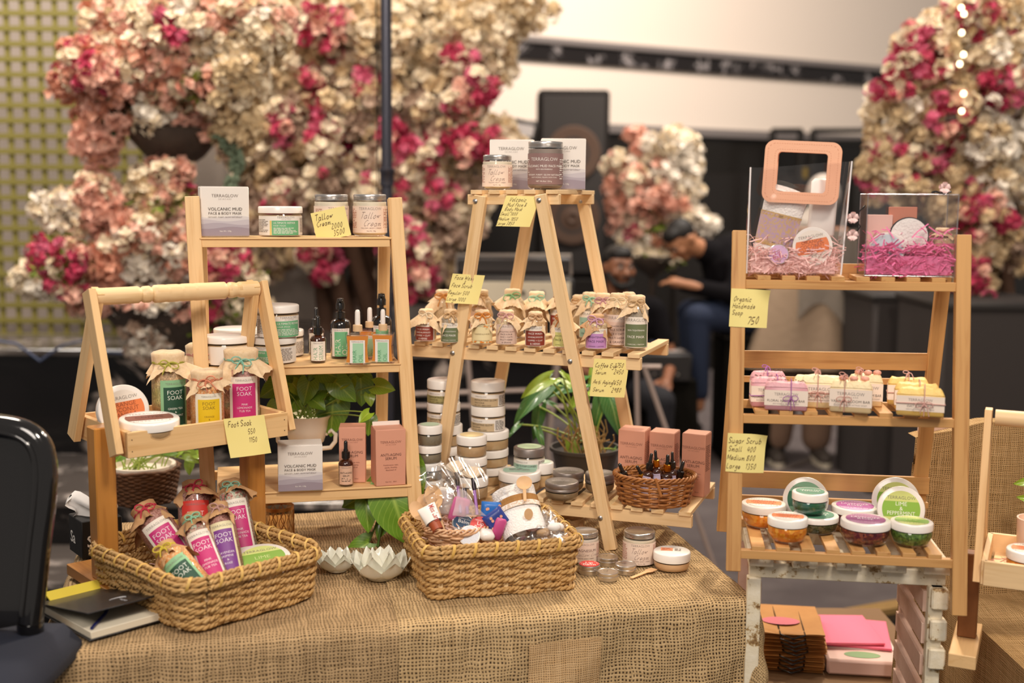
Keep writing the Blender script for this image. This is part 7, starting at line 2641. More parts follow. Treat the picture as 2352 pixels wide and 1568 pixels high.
def stem(root, a, b, sag=.3, r=.0018, m=None):
 mid = (a + b) / 2 + V((0, 0, (b - a).length * sag))
 pts = [a * (1 - t) ** 2 + mid * 2 * t * (1 - t) + b * t * t for t in [i / 8 for i in range(9)]]
 MB().tube([p - root.location for p in pts], r, 6).build('stem', m or STM, root, 60)
# plant in the white handled urn, bottom left shelf
zc = (S2(740, 1085) - EYE).dot(AX) + .03
b0 = S2(742, 1098)
t = thing('potted_pothos', 'lush pothos in a white handled urn on the bottom left shelf', 'plant', b0)
cup = mat('cream_glazed_urn', 'e8dccb', .35, coat=.4)
sc = mpp(b0)
topz = at(705, 955, zc).z - b0.z
cx = at(700, 955, zc)
ctr = V((cx.x - b0.x, cx.y - b0.y + .02, 0))
rU = 57 * sc
MB().lathe([(0, 0), (rU * .62, 0), (rU * .62, .008), (rU * .35, .018), (rU * .22, .035), (rU * .3, topz * .30), (rU * .72, topz * .48), (rU * .88, topz * .72), (rU * .94, topz * .9), (rU * 1.06, topz), (rU * .98, topz), (rU * .86, topz * .9), (0, topz * .88)], 40, T(ctr.x, ctr.y, 0)).build('urn', cup, t, 50)
for sg in (-1, 1):
 MB().tube([V((ctr.x + sg * rU * a, ctr.y, topz * z_)) for a, z_ in ((.80, .62), (1.05, .70), (1.22, .62), (1.20, .48), (1.0, .36), (.62, .34))], .005, 8).build('handle', cup, t, 60)
org_ = V((b0.x + ctr.x, b0.y + ctr.y, b0.z + topz * .95))
rr = random.Random(21)
LV_ = [((765, 915), (760, 1003), 'd', 0), ((828, 868), (832, 932), 'd', .0), ((797, 872), (772, 925), 'l', 0), ((655, 962), (692, 984), 'd', 0), ((700, 880), (650, 920), 'd', 0), ((730, 870), (690, 900), 'd', 0), ((862, 886), (906, 892), 'l', .0),
    ((848, 948), (822, 968), 'l', 0), ((850, 960), (845, 1000), 'd', 0), ((690, 905), (655, 950), 'l', 0), ((740, 895), (700, 925), 'd', 0), ((810, 850), (850, 862), 'd', 0), ((740, 855), (790, 870), 'd', 0), ((640, 870), (612, 910), 'd', 0), ((640, 930), (625, 985), 'l', 0), ((718, 918), (748, 938), 'd', 0), ((848, 905), (852, 932), 'l', 0)]
for (a, b_, k, _) in LV_ + [((rr.uniform(640, 830), rr.uniform(856, 890)), None, rr.choice('ddl'), 0) for q in range(16)]:
 dz = rr.uniform(-.05, .04)
 pa = at(*a, zc + dz)
 if b_ is None:
  an = rr.uniform(-2.8, -.3)
  L_ = rr.uniform(38, 62)
  b_ = (a[0] + L_ * cos(an), a[1] - L_ * sin(an))
 pb = at(*b_, zc + dz - .01)
 add_leaf(t, pa, pb, k, None, 1.15, rr)
 stem(t, org_ + V((rr.uniform(-.02, .02), rr.uniform(-.02, .02), 0)), pa, .12, .0014)
# plant in the brown wicker pot, back left of the table
b0 = tablep(330, 1166)
b0 = back(b0, .08)
t = thing('potted_plant', 'trailing plant in a dark brown wicker pot behind the left caddy', 'plant', b0)
rP = 82 * mpp(b0)
hP = at(330, 1062, (b0 - EYE).dot(AX)).z - b0.z
WKD = mat('dark_wicker', '6d4526', .7, var=(80, .2, '4c2e18'))
MB().lathe([(0, .002), (rP * .74, .002), (rP * .92, hP * .9), (rP * .90, hP), (rP * .80, hP), (rP * .78, hP * .85), (0, hP * .84)], 40).build('pot_liner', mat('white_pot', 'ded2c2', .5), t, 50)
for i in range(15):
 z_ = .004 + i * (hP - .012) / 14
 q = rP * (.80 + .18 * z_ / hP) + .002
 MB().tube([((q + .0022 * cos(18 * a + (i % 2) * pi)) * cos(a), (q + .0022 * cos(18 * a + (i % 2) * pi)) * sin(a), z_ + .0015 * sin(5 * a + i)) for a in [2 * pi * k / 110 for k in range(110)]], .0046, 5, None, 0, True).build('woven_strand', WKD, t, 80)
zc = (b0 - EYE).dot(AX)
for (a, b_, k) in (((262, 1046), (240, 1072), 'l'), ((430, 1040), (455, 1062), 'l'), ((436, 1060), (432, 1090), 'l'), ((415, 1035), (400, 1050), 'l'), ((232, 1108), (222, 1118), 'l'), ((285, 1040), (262, 1060), 'd'), ((450, 1042), (470, 1050), 'l'), ((352, 1035), (330, 1045), 'd'), ((300, 1028), (340, 1036), 'l'), ((380, 1030), (410, 1040), 'd')):
 pa, pb = at(*a, zc - .02), at(*b_, zc - .03)
 add_leaf(t, pa, pb, k, None, 1.1, rr)
 stem(t, b0 + V((rr.uniform(-.04, .04), 0, hP * .85)), pa, .3, .0018)
for k in range(14):
 a = V((b0.x + rr.uniform(-.06, .06), b0.y + rr.uniform(-.04, .04), b0.z + hP * .84))
 stem(t, a, a + V((rr.uniform(-.04, .04), rr.uniform(-.03, .0), .035)), .1, .0018)
# pothos cutting on the table between the baskets
t = thing('pothos_cutting', 'pothos cutting with large dark leaves between the two rope baskets', 'plant', back(tablep(868, 1262), .02))
zc = (t.location - EYE).dot(AX)
nd = at(890, 1125, zc)
stem(t, t.location + V((0, 0, .001)), nd, .05, .003, mat('dark_green_stem', '4c6a28', .5))
for (a, b_, k, w_, dz) in (((862, 1128), (784, 1160), 'd', 1.0, .02), ((840, 1150), (846, 1222), 'd', .9, -.01), ((868, 1132), (835, 1208), 'd', 1.0, .01), ((898, 1128), (938, 1250), 'd', 1.15, -.02), ((866, 1112), (938, 1076), 'n', 1.3, -.01), ((948, 1070), (955, 1160), 'n', 1.5, .01), ((885, 1195), (866, 1235), 'd', 1, .02), ((848, 1245), (786, 1284), 'd', .9, .01), ((800, 1150), (812, 1100), 'n', 1.0, .04)):
 pa, pb = at(*a, zc + dz), at(*b_, zc + dz - .02)
 add_leaf(t, pa, pb, k, None, w_, rr)
 stem(t, nd, pa, -.05, .0018, mat('dark_green_stem', '4c6a28', .5))
# plant in the black pot behind the stand
b0 = back(tablep(1342, 1152), .10)
t = thing('potted_philodendron', 'leafy green plant in a black plastic pot behind the stand', 'plant', b0)
zc = (b0 - EYE).dot(AX)
hP = at(1342, 1022, zc).z - b0.z
rP = 80 * mpp(b0)
MB().lathe([(0, .001), (rP * .70, 0), (rP * .94, hP * .93), (rP * 1.02, hP * .93), (rP * 1.02, hP), (rP * .95, hP), (rP * .92, hP * .88), (0, hP * .86)], 40).build('pot', mat('grey_black_pot', '3c3836', .4), t, 40)
MB().lathe([(0, hP * .875), (rP * .9, hP * .87)], 24).build('soil', mat('soil', '3a2a1c', .95, bump=(60, 1, .01)), t, 0)
mb = MB()
for k in range(60):
 a = V((rr.uniform(-.055, .055), rr.uniform(-.05, .04), hP * .88))
 b_ = a + V((rr.uniform(-.04, .04), rr.uniform(-.03, .03), rr.uniform(.02, .09)))
 mb.tube([a, (a + b_) / 2 + V((rr.uniform(-.02, .02), 0, .01)), b_], .0018, 4)
mb.build('dry_roots', mat('straw_roots', 'b5925c', .8), t, 60, 'stuff')
og = b0 + V((0, 0, hP * .9))
for (a, b_, k, w_) in (((1258, 888), (1172, 962), 'k', 1.1), ((1262, 870), (1195, 905), 'l', 1.1), ((1340, 880), (1250, 902), 'k', 1.1), ((1240, 935), (1228, 1010), 'k', 1.0), ((1300, 872), (1345, 905), 'l', 1.3), ((1345, 900), (1300, 940), 'l', 1.2), ((1235, 985), (1250, 1032), 'k', .9), ((1192, 975), (1166, 1000), 'k', 1), ((1385, 900), (1362, 985), 'k', 1.0), ((1398, 908), (1430, 1000), 'k', 1.35), ((1310, 1018), (1325, 1082), 'l', .9), ((1362, 845), (1352, 905), 'l', .5),
       ((1415, 1032), (1395, 1060), 'k', .8), ((1280, 880), (1235, 870), 'l', 1.2), ((1290, 855), (1310, 875), 'l', .7), ((1270, 930), (1225, 905), 'k', .8)):
 dz = rr.uniform(-.08, .06)
 pa, pb = at(*a, zc + dz), at(*b_, zc + dz - .02)
 add_leaf(t, pa, pb, k, V((rr.uniform(-.3, .3), -.6, 1.0)), w_ * .60, rr)
 stem(t, og + V((rr.uniform(-.03, .03), rr.uniform(-.03, .03), 0)), pa, .15, .0024)
# ================================================================ TABLE OBJECTS
# lotus bowls
POR = mat('pale_celadon_porcelain', 'e9e8da', .22, coat=.5, sss=.1)
for (px, py, w, h, l, sd) in ((875, 1338, 136, 98, 'white porcelain lotus bowl at the front, between the two baskets', 1), (756, 1328, 100, 92, 'white porcelain lotus bowl behind, touching the left basket corner', 2)):
 p, W, H = setp(tablep, px, py, w * .55, h)
 if sd == 2:
  p = p + V((.012, .03, 0))
 t = thing('lotus_bowl', l, 'bowl', p, sd * .5)
 rB = w / 2 * mpp(p)
 MB().lathe([(0, .001), (rB * .45, 0), (rB * .60, .012), (rB * .68, rB * .35), (rB * .62, rB * .35), (rB * .5, .016), (0, .012)], 36).build('bowl', POR, t, 60)
 for ringn, (n, r0, r1, zt_, w_) in enumerate(((7, .58, 1.0, 1.05, .42), (6, .42, .72, 1.30, .38), (4, .24, .40, 1.35, .30))):
  for k in range(n):
   a = 2 * pi * (k + .5 * ringn) / n + .3 * sd
   ca, sa = cos(a), sin(a)
   def pf_(u, v):
    x = (u * 2 - 1)
    hw = w_ * rB * (sin(pi * (v * .86 + .14) ** .8)) if v < 1 else 0
    rr_ = rB * (r0 + (r1 - r0) * v ** .8) - rB * .06 * abs(x) * -1
    zz = rB * (.12 + zt_ * .62 * v ** 1.3) + .10 * rB * x * x * (1 - v)
    q = rr_ - .25 * rB * (1 - cos(x * hw / rB * 1.5)) * -1 * -1
    return (ca * q - sa * x * hw, sa * q + ca * x * hw, zz)
   mb = MB().grid(6, 7, pf_)
   mb.add([(a_ * .985, b_ * .985, c_ - .0012) for a_, b_, c_ in mb.v], [f[::-1] for f in mb.f])
   mb.build('petal', POR, t, 170)
# gold cut-out votive glass
p, W, H = setp(tablep, 640, 1238, 70, 86)
t = thing('votive_glass', 'amber glass votive with gold cut-out lines under the left rack', 'candle holder', p)
MB().lathe([(0, .002), (W / 2 - .003, .002), (W / 2, .006), (W / 2, H), (W / 2 - .002, H), (W / 2 - .002, .006)], 40).build('glass', glass('amber_tinted_glass', (.99, .90, .76), .05, .05), t, 50)
ROSEG = mat('rose_gold_wire', 'c9935c', .3, .9)
MB().lathe([(W / 2 + .0004, H - .007), (W / 2 + .0012, H - .007), (W / 2 + .0012, H + .0005), (W / 2 - .001, H + .0005)], 40).build('gold_rim', ROSEG, t, 40)
for k in range(12):
 a = 2 * pi * k / 12
 for s_ in (-1, 1):
  pts = [((W / 2 + .0005) * cos(a + s_ * .16 * sin(q * pi * 2)), (W / 2 + .0005) * sin(a + s_ * .16 * sin(q * pi * 2)), .002 + (H - .008) * q) for q in [i / 10 for i in range(11)]]
  MB().tube(pts, .0009, 4).build('gold_line', ROSEG, t, 60)
# notebook
n0, n1, n2 = tablep(88, 1408), tablep(205, 1474), tablep(318, 1432)
e1 = (n1 - n0)
e2 = (n2 - n1)
ang = atan2(e1.y, e1.x)
nb = thing('notebook', 'black hardback notebook left slightly open at the front left table corner', 'notebook', n0 + V((0, 0, .001)), ang)
w_, l_ = e1.length, min(.21, e2.length * 1.9)
BKC = mat('black_book_cover', '17171d', .35, coat=.2)
MB().box((w_, l_, .002), T(w_ / 2, l_ / 2, .001), 0, .0006).build('back_cover', BKC, nb)
MB().box((w_ - .006, l_ - .008, .013), T(w_ / 2 + .002, l_ / 2, .0085), 0, .001).build('page_block', mat('cream_pages', 'e6dcc6', .7, bump=(900, .4, .0006)), nb)
MB().box((.003, l_, .017), T(.0015, l_ / 2, .0085), 0, .001).build('spine', BKC, nb)
mb = MB()
X = T(.001, 0, .0165, 0, -radians(9), 0)
mb.box((w_, l_, .002), X @ T(w_ / 2, l_ / 2, .001), 0, .0006)
mb.build('front_cover', BKC, nb)
mb = MB()
mb.tube([X @ V((w_ * .72 + .010 * cos(a), l_ * .42 + .016 * sin(a), .0022)) for a in [1.6 + .25 * i for i in range(11)]], .0009, 4)
mb.tube([X @ V((w_ * .76 + .004 * i, l_ * .42 + .002 * sin(i * 2.2), .0022)) for i in range(7)], .0005, 4)
mb.build('silver_emblem', mat('silver_foil', 'dcdce0', .3, .5), nb, 60, 'stuff')
mb = MB().box((.030, l_ * .8, .003), T(-.004, l_ * .5, .0225, 0, radians(24), 0), 0, .0008)
mb.build('yellow_note_pad', mat('bright_yellow_paper', 'e0c93a', .7), nb)
MB().tube([(w_ * .95, .01, .018), (w_ * .7, .06, .019), (w_ * .4, .10, .018)], .003, 6).build('blue_pen', mat('blue_pen', '1e2460', .3), nb)
# black box of tissues behind the post
q0 = tablep(222, 1282)
bx = thing('tissue_box', 'black box with white lettering and tissue, behind the left post', 'box', back(q0, .05) + V((0, 0, .001)), radians(38))
s_ = mpp(q0)
bh = 88 * s_
MB().box((.085, .085, bh), T(0, 0, bh / 2), 0, .002).build('carton', mat('matt_black_card', '121011', .6), bx)
mb = MB()
p_ = Print(mb, flatmap(-.0427))
p_.text('Sa', -.032, bh * .30, bh * .30, 0, 'l', off=.015)
p_ = Print(mb, lambda x, y, l: (-.0427 - l, -x, y))
p_.text('Sa', -.030, bh * .30, bh * .30, 0, 'l', off=.015)
mb.build('lettering', INKW, bx, 0)
mb = MB()
def tis(u, v):
 return ((u - .5) * .09 + .01 * sin(v * 7), .03 * sin(u * 6 + 1) * (v + .2) + .012 * sin(u * 13), bh + v * (.035 + .012 * sin(u * 9)))
mb.grid(14, 6, tis)
mb.build('tissue', mat('white_tissue', 'f2efec', .9), bx, 170)
# loose end of white fabric strip at the right of the left rack
# ---------- contents of the middle basket
def mp(u, v, z):
 return A_ + bd * u + bb * v + V((0, 0, z))
fill = shred('paper_shreds', lambda r: mp(ML * r.uniform(.06, .94), MW * r.uniform(.08, .92), r.uniform(.012, .070)), PSH, None, 420, .04, 8, .002)
tag(fill, 'pale pink paper shreds filling the middle basket', 'shreds')
zb_ = (A_ - EYE).dot(AX)
# small round willow basket
cW = mp(ML * .25, MW * .30, .082)
rW = 77 * mpp(cW)
PWK = mat('pale_willow', 'e8c09a', .55, var=(50, .2, 'd2a074'))
sw = thing('willow_bowl', 'small round pale willow basket of balms at the left of the middle basket', 'basket', cW, .2)
for i in range(7):
 z_ = .002 + i * .0055
 q = rW * (.66 + .34 * (i / 6) ** .7)
 MB().tube([((q + .003 * cos(9 * a + (i % 2) * pi + i)) * cos(a), (q * .8 + .003 * cos(9 * a + (i % 2) * pi)) * sin(a), z_ + .002 * sin(4 * a + i)) for a in [2 * pi * k / 100 for k in range(100)]], .0032, 5, None, 0, True).build('willow_rod', PWK, sw, 80)
for k in range(3):
 MB().tube([((rW + .004 * cos(11 * a + k * 2)) * cos(a), (rW * .8 + .004 * cos(11 * a + k * 2)) * sin(a), .040 + .004 * sin(11 * a + k * 2)) for a in [2 * pi * i / 120 for i in range(120)]], .0022, 5, None, 0, True).build('braided_rim', PWK, sw, 80)
MB().lathe([(0, 0), (1, 0), (1, .003), (0, .003)], 24, M.Diagonal((rW * .66, rW * .53, 1, 1))).build('base', PWK, sw)
sh = shred('paper_shreds', lambda r: cW + V((r.gauss(0, rW * .42), r.gauss(0, rW * .32), r.uniform(.008, .050))), mat('blush_shreds', 'efc9b8', .5), None, 110, .034, 9, .0022)
tag(sh, 'blush crinkled shreds in the small willow basket', 'shreds')
# tins in it
NAVY = mat('navy_print', '2f4a66', .45)
def discobj(name, label, px, py, zc, rpx, th, topm, words, inkm, tiltd=(35, 0), cat='tin', body=SILVER):
 p = at(px, py, zc)
 r = rpx * mpp(p)
 o = thing(name, label, cat, p)
 MB().lathe([(0, -th), (r * .93, -th), (r * .93, -th * .5), (r * .97, -th * .45), (r, -th * .35), (r, -.001), (r - .0015, 0), (0, -.0004)], 36).build('tin_body', body, o, 35)
 if topm:
  mb = MB()
  p_ = Print(mb, topmap(.0003), None, .0002)
  p_.disc(r * .9, 0)
  p_.text('TERRAGLOW', 0, r * .42, r * .13, 1, off=-.01)
  for i, w in enumerate(words):
   p_.text(w, 0, r * (.02 - .42 * i), r * .36, 1)
  mb.build('lid_label', [topm, inkm], o, 0)
 o.rotation_euler = (radians(tiltd[0]), radians(tiltd[1]), 0)
 return o
zw_ = (cW - EYE).dot(AX) - .02
discobj('balm_tin', 'navy blue topped balm tin leaning in the small willow basket', 1064, 1202, zw_, 26, .014, NAVY, ('Balm',), INKW, (40, 15))
discobj('balm_tin', 'coral red lip balm tin leaning in the small willow basket', 1103, 1207, zw_, 26, .014, mat('coral_red_print', 'd8433f', .45), ('Lip', 'Balm'), INKW, (48, 12))
discobj('balm_tin', 'plain aluminium tin on its side in the small willow basket', 1044, 1222, zw_ - .01, 19, .018, None, (), None, (-20, -50))
o = discobj('bath_salt_tub', 'round white tub filled with pale blue salt in the small willow basket', 1078, 1229, zw_ - .03, 25, .016, mat('pale_blue_salt', 'dfe4ee', .6, bump=(300, .8, .002)), (), INKW, (52, -6), 'tub', WHITE)
p = at(1118, 1228, zw_ - .02)
o = MB().box((.028, .026, .018), M(), 0, .005).build('soap_block', WHITE, None, 60)
o.location = p
o.rotation_euler = (.4, .2, .4)
tag(o, 'small white rounded block at the right of the small willow basket', 'soap')
p = at(1026, 1232, zw_ - .02)
o = thing('mini_bottle', 'tiny white bottle with navy label at the left of the willow basket', 'bottle', p)
MB().lathe([(0, -.012), (.009, -.012), (.009, .010), (.005, .013), (.005, .018), (0, .018)], 20).build('bottle', WHITE, o, 50)
MB().lathe([(.0093, -.008), (.0093, .006)], 20).build('label', NAVY, o, 50)
o.rotation_euler = (.5, 1.1, .2)
# squeeze tube with a name on it
a, b_ = at(1003, 1212, zb_ + .035), at(978, 1162, zb_ + .06)
o = thing('squeeze_tube', 'white squeeze tube with red lettering upside down in the basket corner', 'tube', a)
L_ = (b_ - a).length
wT = 20 * mpp(a)
def tb_(u, v):
 q = 2 * pi * u
 return (wT * (1 - .0 * v) * cos(q) * (1 + .12 * v), wT * .75 * sin(q) * (1 - v) ** .7 + .0008 * sin(q), .012 + v * (L_ - .012))
MB().grid(24, 8, tb_, wrapu=True).build('tube_body', WHITE, o, 60)
MB().lathe([(0, -.006), (wT * .66, -.006), (wT * .72, .011), (0, .013)], 24).build('screw_cap', mat('terracotta_cap', 'a8502e', .4), o, 40)
mb = MB()
p_ = Print(mb, lambda x, y, l: (x, -wT * .75 * (max(.02, 1 - (y - .012) / (L_ - .012))) ** .7 * math.sqrt(max(.05, 1 - (x / wT) ** 2)) - .0012 - l, y))
p_.text('Miss Lara', wT * .25, L_ * .93, wT * .62, 0, 'l', rot=-pi / 2, off=.005, sx=.72)
mb.build('lettering', mat('red_lettering', 'b5433a', .5), o, 0)
axis_place(o, a, b_)
# wooden spoons
def spoon(label, hx, hy, tx, ty, zc, rw, rl, zt_=0.02):
 c, e = at(hx, hy, zc + zt_), at(tx, ty, zc)
 o = thing('wooden_spoon', label, 'spoon', e)
 L_ = (c - e).length
 m_ = mpp(c)
 rw, rl = rw * m_, rl * m_
 n = 28
 poly = [(rw * sin(2 * pi * i / n), L_ + rl * -cos(2 * pi * i / n)) for i in range(n)]
 def head_(u, v):
  a = 2 * pi * u
  return (rw * v * sin(a), L_ - rl * v * cos(a), -.0035 * (1 - v * v))
 mb = MB().grid(28, 4, head_, wrapu=True)
 mb.add([(x, y, z - .0014) for x, y, z in mb.v], [f[::-1] for f in mb.f])
 mb.build('bowl', SPW, o, 170)
 MB().box((rw * .42, L_ - rl * .8, .0016), T(0, (L_ - rl * .8) / 2, -.001), 0, .0004).build('handle', SPW, o)
 y = (c - e).normalized()
 z = (EYE - c).normalized()
 z = (z - y * z.dot(y)).normalized()
 x = y.cross(z)
 m = M((x, y, z)).transposed().to_4x4()
 m.translation = e
 o.matrix_world = m
 return o
spoon('large wooden spoon standing nearest in the left corner of the middle basket', 996, 1140, 1018, 1215, zb_ + .05, 20, 28)
spoon('wooden spoon behind the large one, mostly hidden', 978, 1158, 1010, 1220, zb_ + .075, 19, 26)
spoon('wooden spoon leaning out over the left rim of the middle basket', 958, 1172, 985, 1225, zb_ + .055, 16, 24)
spoon('round wooden spoon head on top of the white towel roll', 1204, 1108, 1206, 1150, zb_ + .06, 18, 17)
# fan brushes in film
PUR = mat('lilac_handle', '9a62b0', .35, coat=.4)
for (hx, hy, bx_, by_, l, sd) in ((1048, 1078, 1058, 1178, 'left fan brush with lilac handle in clear film', 1), (1086, 1092, 1096, 1182, 'right fan brush with lilac handle in clear film', 2), (1066, 1118, 1074, 1180, 'small brush standing between and below the two fan brushes', 3)):
 c, e = at(hx, hy, zb_ + .09), at(bx_, by_, zb_ + .06)
 o = thing('fan_brush', l, 'brush', e)
 L_ = (c - e).length
 m_ = mpp(c)
 MB().tube([(0, 0, 0), (0, 0, L_ * .68)], .0032, 8).build('handle', PUR, o, 60)
 MB().lathe([(.0034, L_ * .62), (.0045, L_ * .70), (.0042, L_ * .88), (.0050, L_ * .93)], 14).build('ferrule', mat('dark_chrome', '3a3438', .15, .9), o, 60)
 k_ = (30 if sd < 3 else 14) * m_
 def fan(u, v):
  a = (u - .5) * (1.9 if sd < 3 else .8)
  r_ = k_ * (.15 + .95 * v)
  return (r_ * sin(a), .003 * (1 - v) * 0 + .0015 * sin(40 * u), L_ * .92 + r_ * cos(a) - k_ * .12)
 mb = MB().grid(26, 5, fan)
 mb.add([(x, y + .003, z) for x, y, z in mb.v], [f[::-1] for f in mb.f])
 mb.build('bristles', mat('cream_bristles', 'ecd9c0', .8, bump=(500, .5)), o, 170)
 if sd < 3:
  def sl(u, v):
   x = (u - .5) * k_ * 2.3
   w = 1.0 if v > .6 else .35 + .65 * (v / .6)
   return (x * w, -.004 - .003 * sin(9 * u + 5 * v), L_ * .35 + v * (L_ * .65 + k_ * 1.0) - .012 * abs(u - .5) * (v > .9))
  MB().grid(10, 12, sl).build('film_sleeve', CLEAR, o, 170)
 axis_place(o, e, c)
def crumple(root, name, fn, nu=26, nv=22, amp=.008, fr=30, seed=0, m=FILM2):
 def f2(u, v):
  p = V(fn(u, v))
  d = V((noise.noise(p * fr + V((seed, 0, 0))), noise.noise(p * fr + V((0, seed + 5, 0))), noise.noise(p * fr + V((0, 0, seed + 9)))))
  return tuple(p + d * amp)
 return MB().grid(nu, nv, f2).build(name, m, root, 30)
o = thing('film_bag', 'crinkled clear film bag standing at the left of the middle basket', 'bag', at(1020, 1180, zb_ + .08))
L0 = o.location
for sd in (0, 1, 2):
 q0, q1, q2, q3 = (at(*k, zb_ + .07 + sd * .02) - L0 for k in (((985, 1190), (1080, 1190), (1058, 1078), (968, 1078)) if sd != 1 else ((975, 1180), (1050, 1185), (1030, 1058), (1000, 1090))))
 crumple(o, 'film_sheet', lambda u, v: (q0 * (1 - u) + q1 * u) * (1 - v) + (q3 * (1 - u) + q2 * u) * v, 26, 26, .020, 42, sd * 3)
c = at(1022, 1150, zb_ + .09)
MB().box((.030, .012, .055), T(*(c - L0), .1, .1, 0), 0, .004).build('white_pad', mat('cotton_white', 'f3efeb', .9), o, 40)
o = thing('film_bag', 'folded frosted film cone before the fan brushes', 'bag', at(1085, 1180, zb_ + .04))
L0 = o.location
q0, q1, q2, q3 = (at(*k, zb_ + .045) - L0 for k in ((1040, 1188), (1118, 1190), (1068, 1128), (1050, 1125)))
crumple(o, 'frosted_film', lambda u, v: (q0 * (1 - u) + q1 * u) * (1 - v) + (q3 * (1 - u) + q2 * u) * v, 14, 14, .008, 30, 4, mat('frosted_film', 'efe0e2', .3, alpha=.45))
# pink pouch pieces
for (px, py, dz, c_, l, wv, hv) in ((1055, 1170, .07, 'd66aa0', 'bright pink sachet in the middle basket behind the shreds', .034, .05), (1145, 1215, .05, 'c8508a', 'bright pink sachet beside the towel roll', .022, .045)):
 o = MB().box((wv, .010, hv), M(), 0, .004).build('sachet', mat('pink_' + c_, c_, .4), None, 60)
 o.location = at(px, py, zb_ + dz)
 o.rotation_euler = (.1, .3, .2)
 tag(o, l, 'sachet')
# blue pouches
for (px, py, dz, rz_, l) in ((1129, 1172, .08, .1, 'bright blue patterned pouch, the one behind'), (1138, 1192, .055, -.6, 'dark blue patterned pouch leaning in front')):
 o = thing('patterned_pouch', l, 'pouch', at(px, py, zb_ + dz))
 cb = '2a6fc0' if dz > .06 else '2c3f8c'
 def pw(u, v):
  a, b2 = (u - .5) * 2, (v - .5) * 2
  k = (1 - a ** 4) * (1 - b2 ** 4)
  return (a * .021, -.008 * k ** .6, b2 * .017)
 mb = MB().grid(12, 10, pw)
 mb.add([(x, -y, z) for x, y, z in mb.v], [f[::-1] for f in mb.f])
 mb.build('pouch', mat('pouch_' + cb, cb, .35), o, 80)
 mb = MB()
 r2 = random.Random(int(px))
 for k in range(7):
  a, b2 = r2.uniform(-.7, .7), r2.uniform(-.7, .7)
  kk = (1 - a ** 4) * (1 - b2 ** 4)
  mb.lathe([(0, .0006), (.003, .0006), (.003, 0)], 7, frame((a * .021, -.008 * kk ** .6 - .0003, b2 * .017), (0, -1, 0)), 0)
 mb.build('printed_dots', mat('peach_dots', 'e8a88a', .5), o, 0, 'stuff')
 o.rotation_euler = (-.2, rz_, .2)
# towel roll with lace band, in film
e, c = at(1208, 1232, zb_ + .06), at(1178, 1128, zb_ + .12)
o = thing('towel_roll', 'rolled white towel with burlap and lace band in the middle basket', 'towel', e)
L_ = (c - e).length
rT = 48 * mpp(e)
TWL = mat('white_terry', 'f4f0ec', .95, bump=(260, .9, .003), sheen=.3)
def roll(u, v):
 a = 2 * pi * u
 r_ = rT * (1 + .05 * sin(2 * a + 1)) * (1 + .03 * sin(8 * v))
 return (r_ * cos(a), r_ * .72 * sin(a), v * L_)
MB().grid(36, 10, roll, wrapu=True).build('towel', TWL, o, 80)
MB().lathe([(0, L_ + .004), (rT * .5, L_ + .006), (rT * .97, L_ - .001)], 30, M.Diagonal((1, .72, 1, 1))).build('rolled_end', TWL, o, 80)
for z0, z1, r_, m_, nm in ((.62, .76, 1.05, weave('band_burlap', 'c9955c', 'b58148', .002, .2), 'burlap_band'), (.52, .62, 1.06, mat('cream_lace', 'f2e6dc', .8, var=(260, .05, 'd9c0a8')), 'lace_band')):
 MB().grid(36, 1, lambda u, v: (rT * r_ * cos(2 * pi * u) * (1 + .05 * sin(4 * pi * u + 1)), rT * .72 * r_ * sin(2 * pi * u), L_ * (z0 + (z1 - z0) * v)), None, 0, lambda u, v: (u * .25, v * .02), True).build(nm, m_, o, 80)
axis_place(o, e, c)
o2 = thing('film_wrap', 'clear film twist at the top left of the towel roll', 'film', at(1160, 1130, zb_ + .1))
L0 = o2.location
q0, q1, q2, q3 = (at(*k, zb_ + .085) - L0 for k in ((1140, 1165), (1190, 1150), (1180, 1105), (1142, 1112)))
crumple(o2, 'film_sheet', lambda u, v: (q0 * (1 - u) + q1 * u) * (1 - v) + (q3 * (1 - u) + q2 * u) * v, 16, 14, .016, 50, 7)
o = thing('wooden_spoon', 'flat wooden spatula tip showing on the towel roll front', 'spoon', at(1214, 1180, zb_ - .0 + .045))
MB().lathe([(0, 0), (.0085, 0), (.0085, .0015), (0, .0015)], 20, M.Rotation(pi / 2, 4, 'X') @ M.Diagonal((1, 1.3, 1, 1))).build('spoon_tip', SPW, o, 40)
# clear packets at the right
for i, (qs, l) in enumerate(((((1165, 1238), (1300, 1245), (1262, 1165), (1188, 1185)), 'clear film packet of small white things at the right of the middle basket'), (((1225, 1238), (1312, 1245), (1290, 1195), (1240, 1180)), 'clear film packet in the right corner of the middle basket'))):
 o = thing('film_packet', l, 'packet', at(1240, 1225, zb_ + .04 + i * .02))
 L0 = o.location
 for sd in (0, 1):
  q0, q1, q2, q3 = (at(k[0], k[1], zb_ + .03 + i * .02 + sd * .02 + (.05 if j > 1 else 0)) - L0 for j, k in enumerate(qs))
  crumple(o, 'film_sheet', lambda u, v: (q0 * (1 - u) + q1 * u) * (1 - v) + (q3 * (1 - u) + q2 * u) * v, 26, 20, .014, 55, 11 + sd + i * 4)
 for k in range(4):
  c = at(1195 + k * 26 + i * 8, 1222 - (k % 2) * 12, zb_ + .055 + i * .02) - L0
  MB().ball(.011, M.Translation(c), 0, 12, 8, (1.2, .8, .8)).build('wrapped_piece', mat('wrapped_' + ('white', 'blush', 'tan', 'white')[k], ('f2ece6', 'e8b8b0', 'dcb890', 'f2ece6')[k], .5), o, 60)
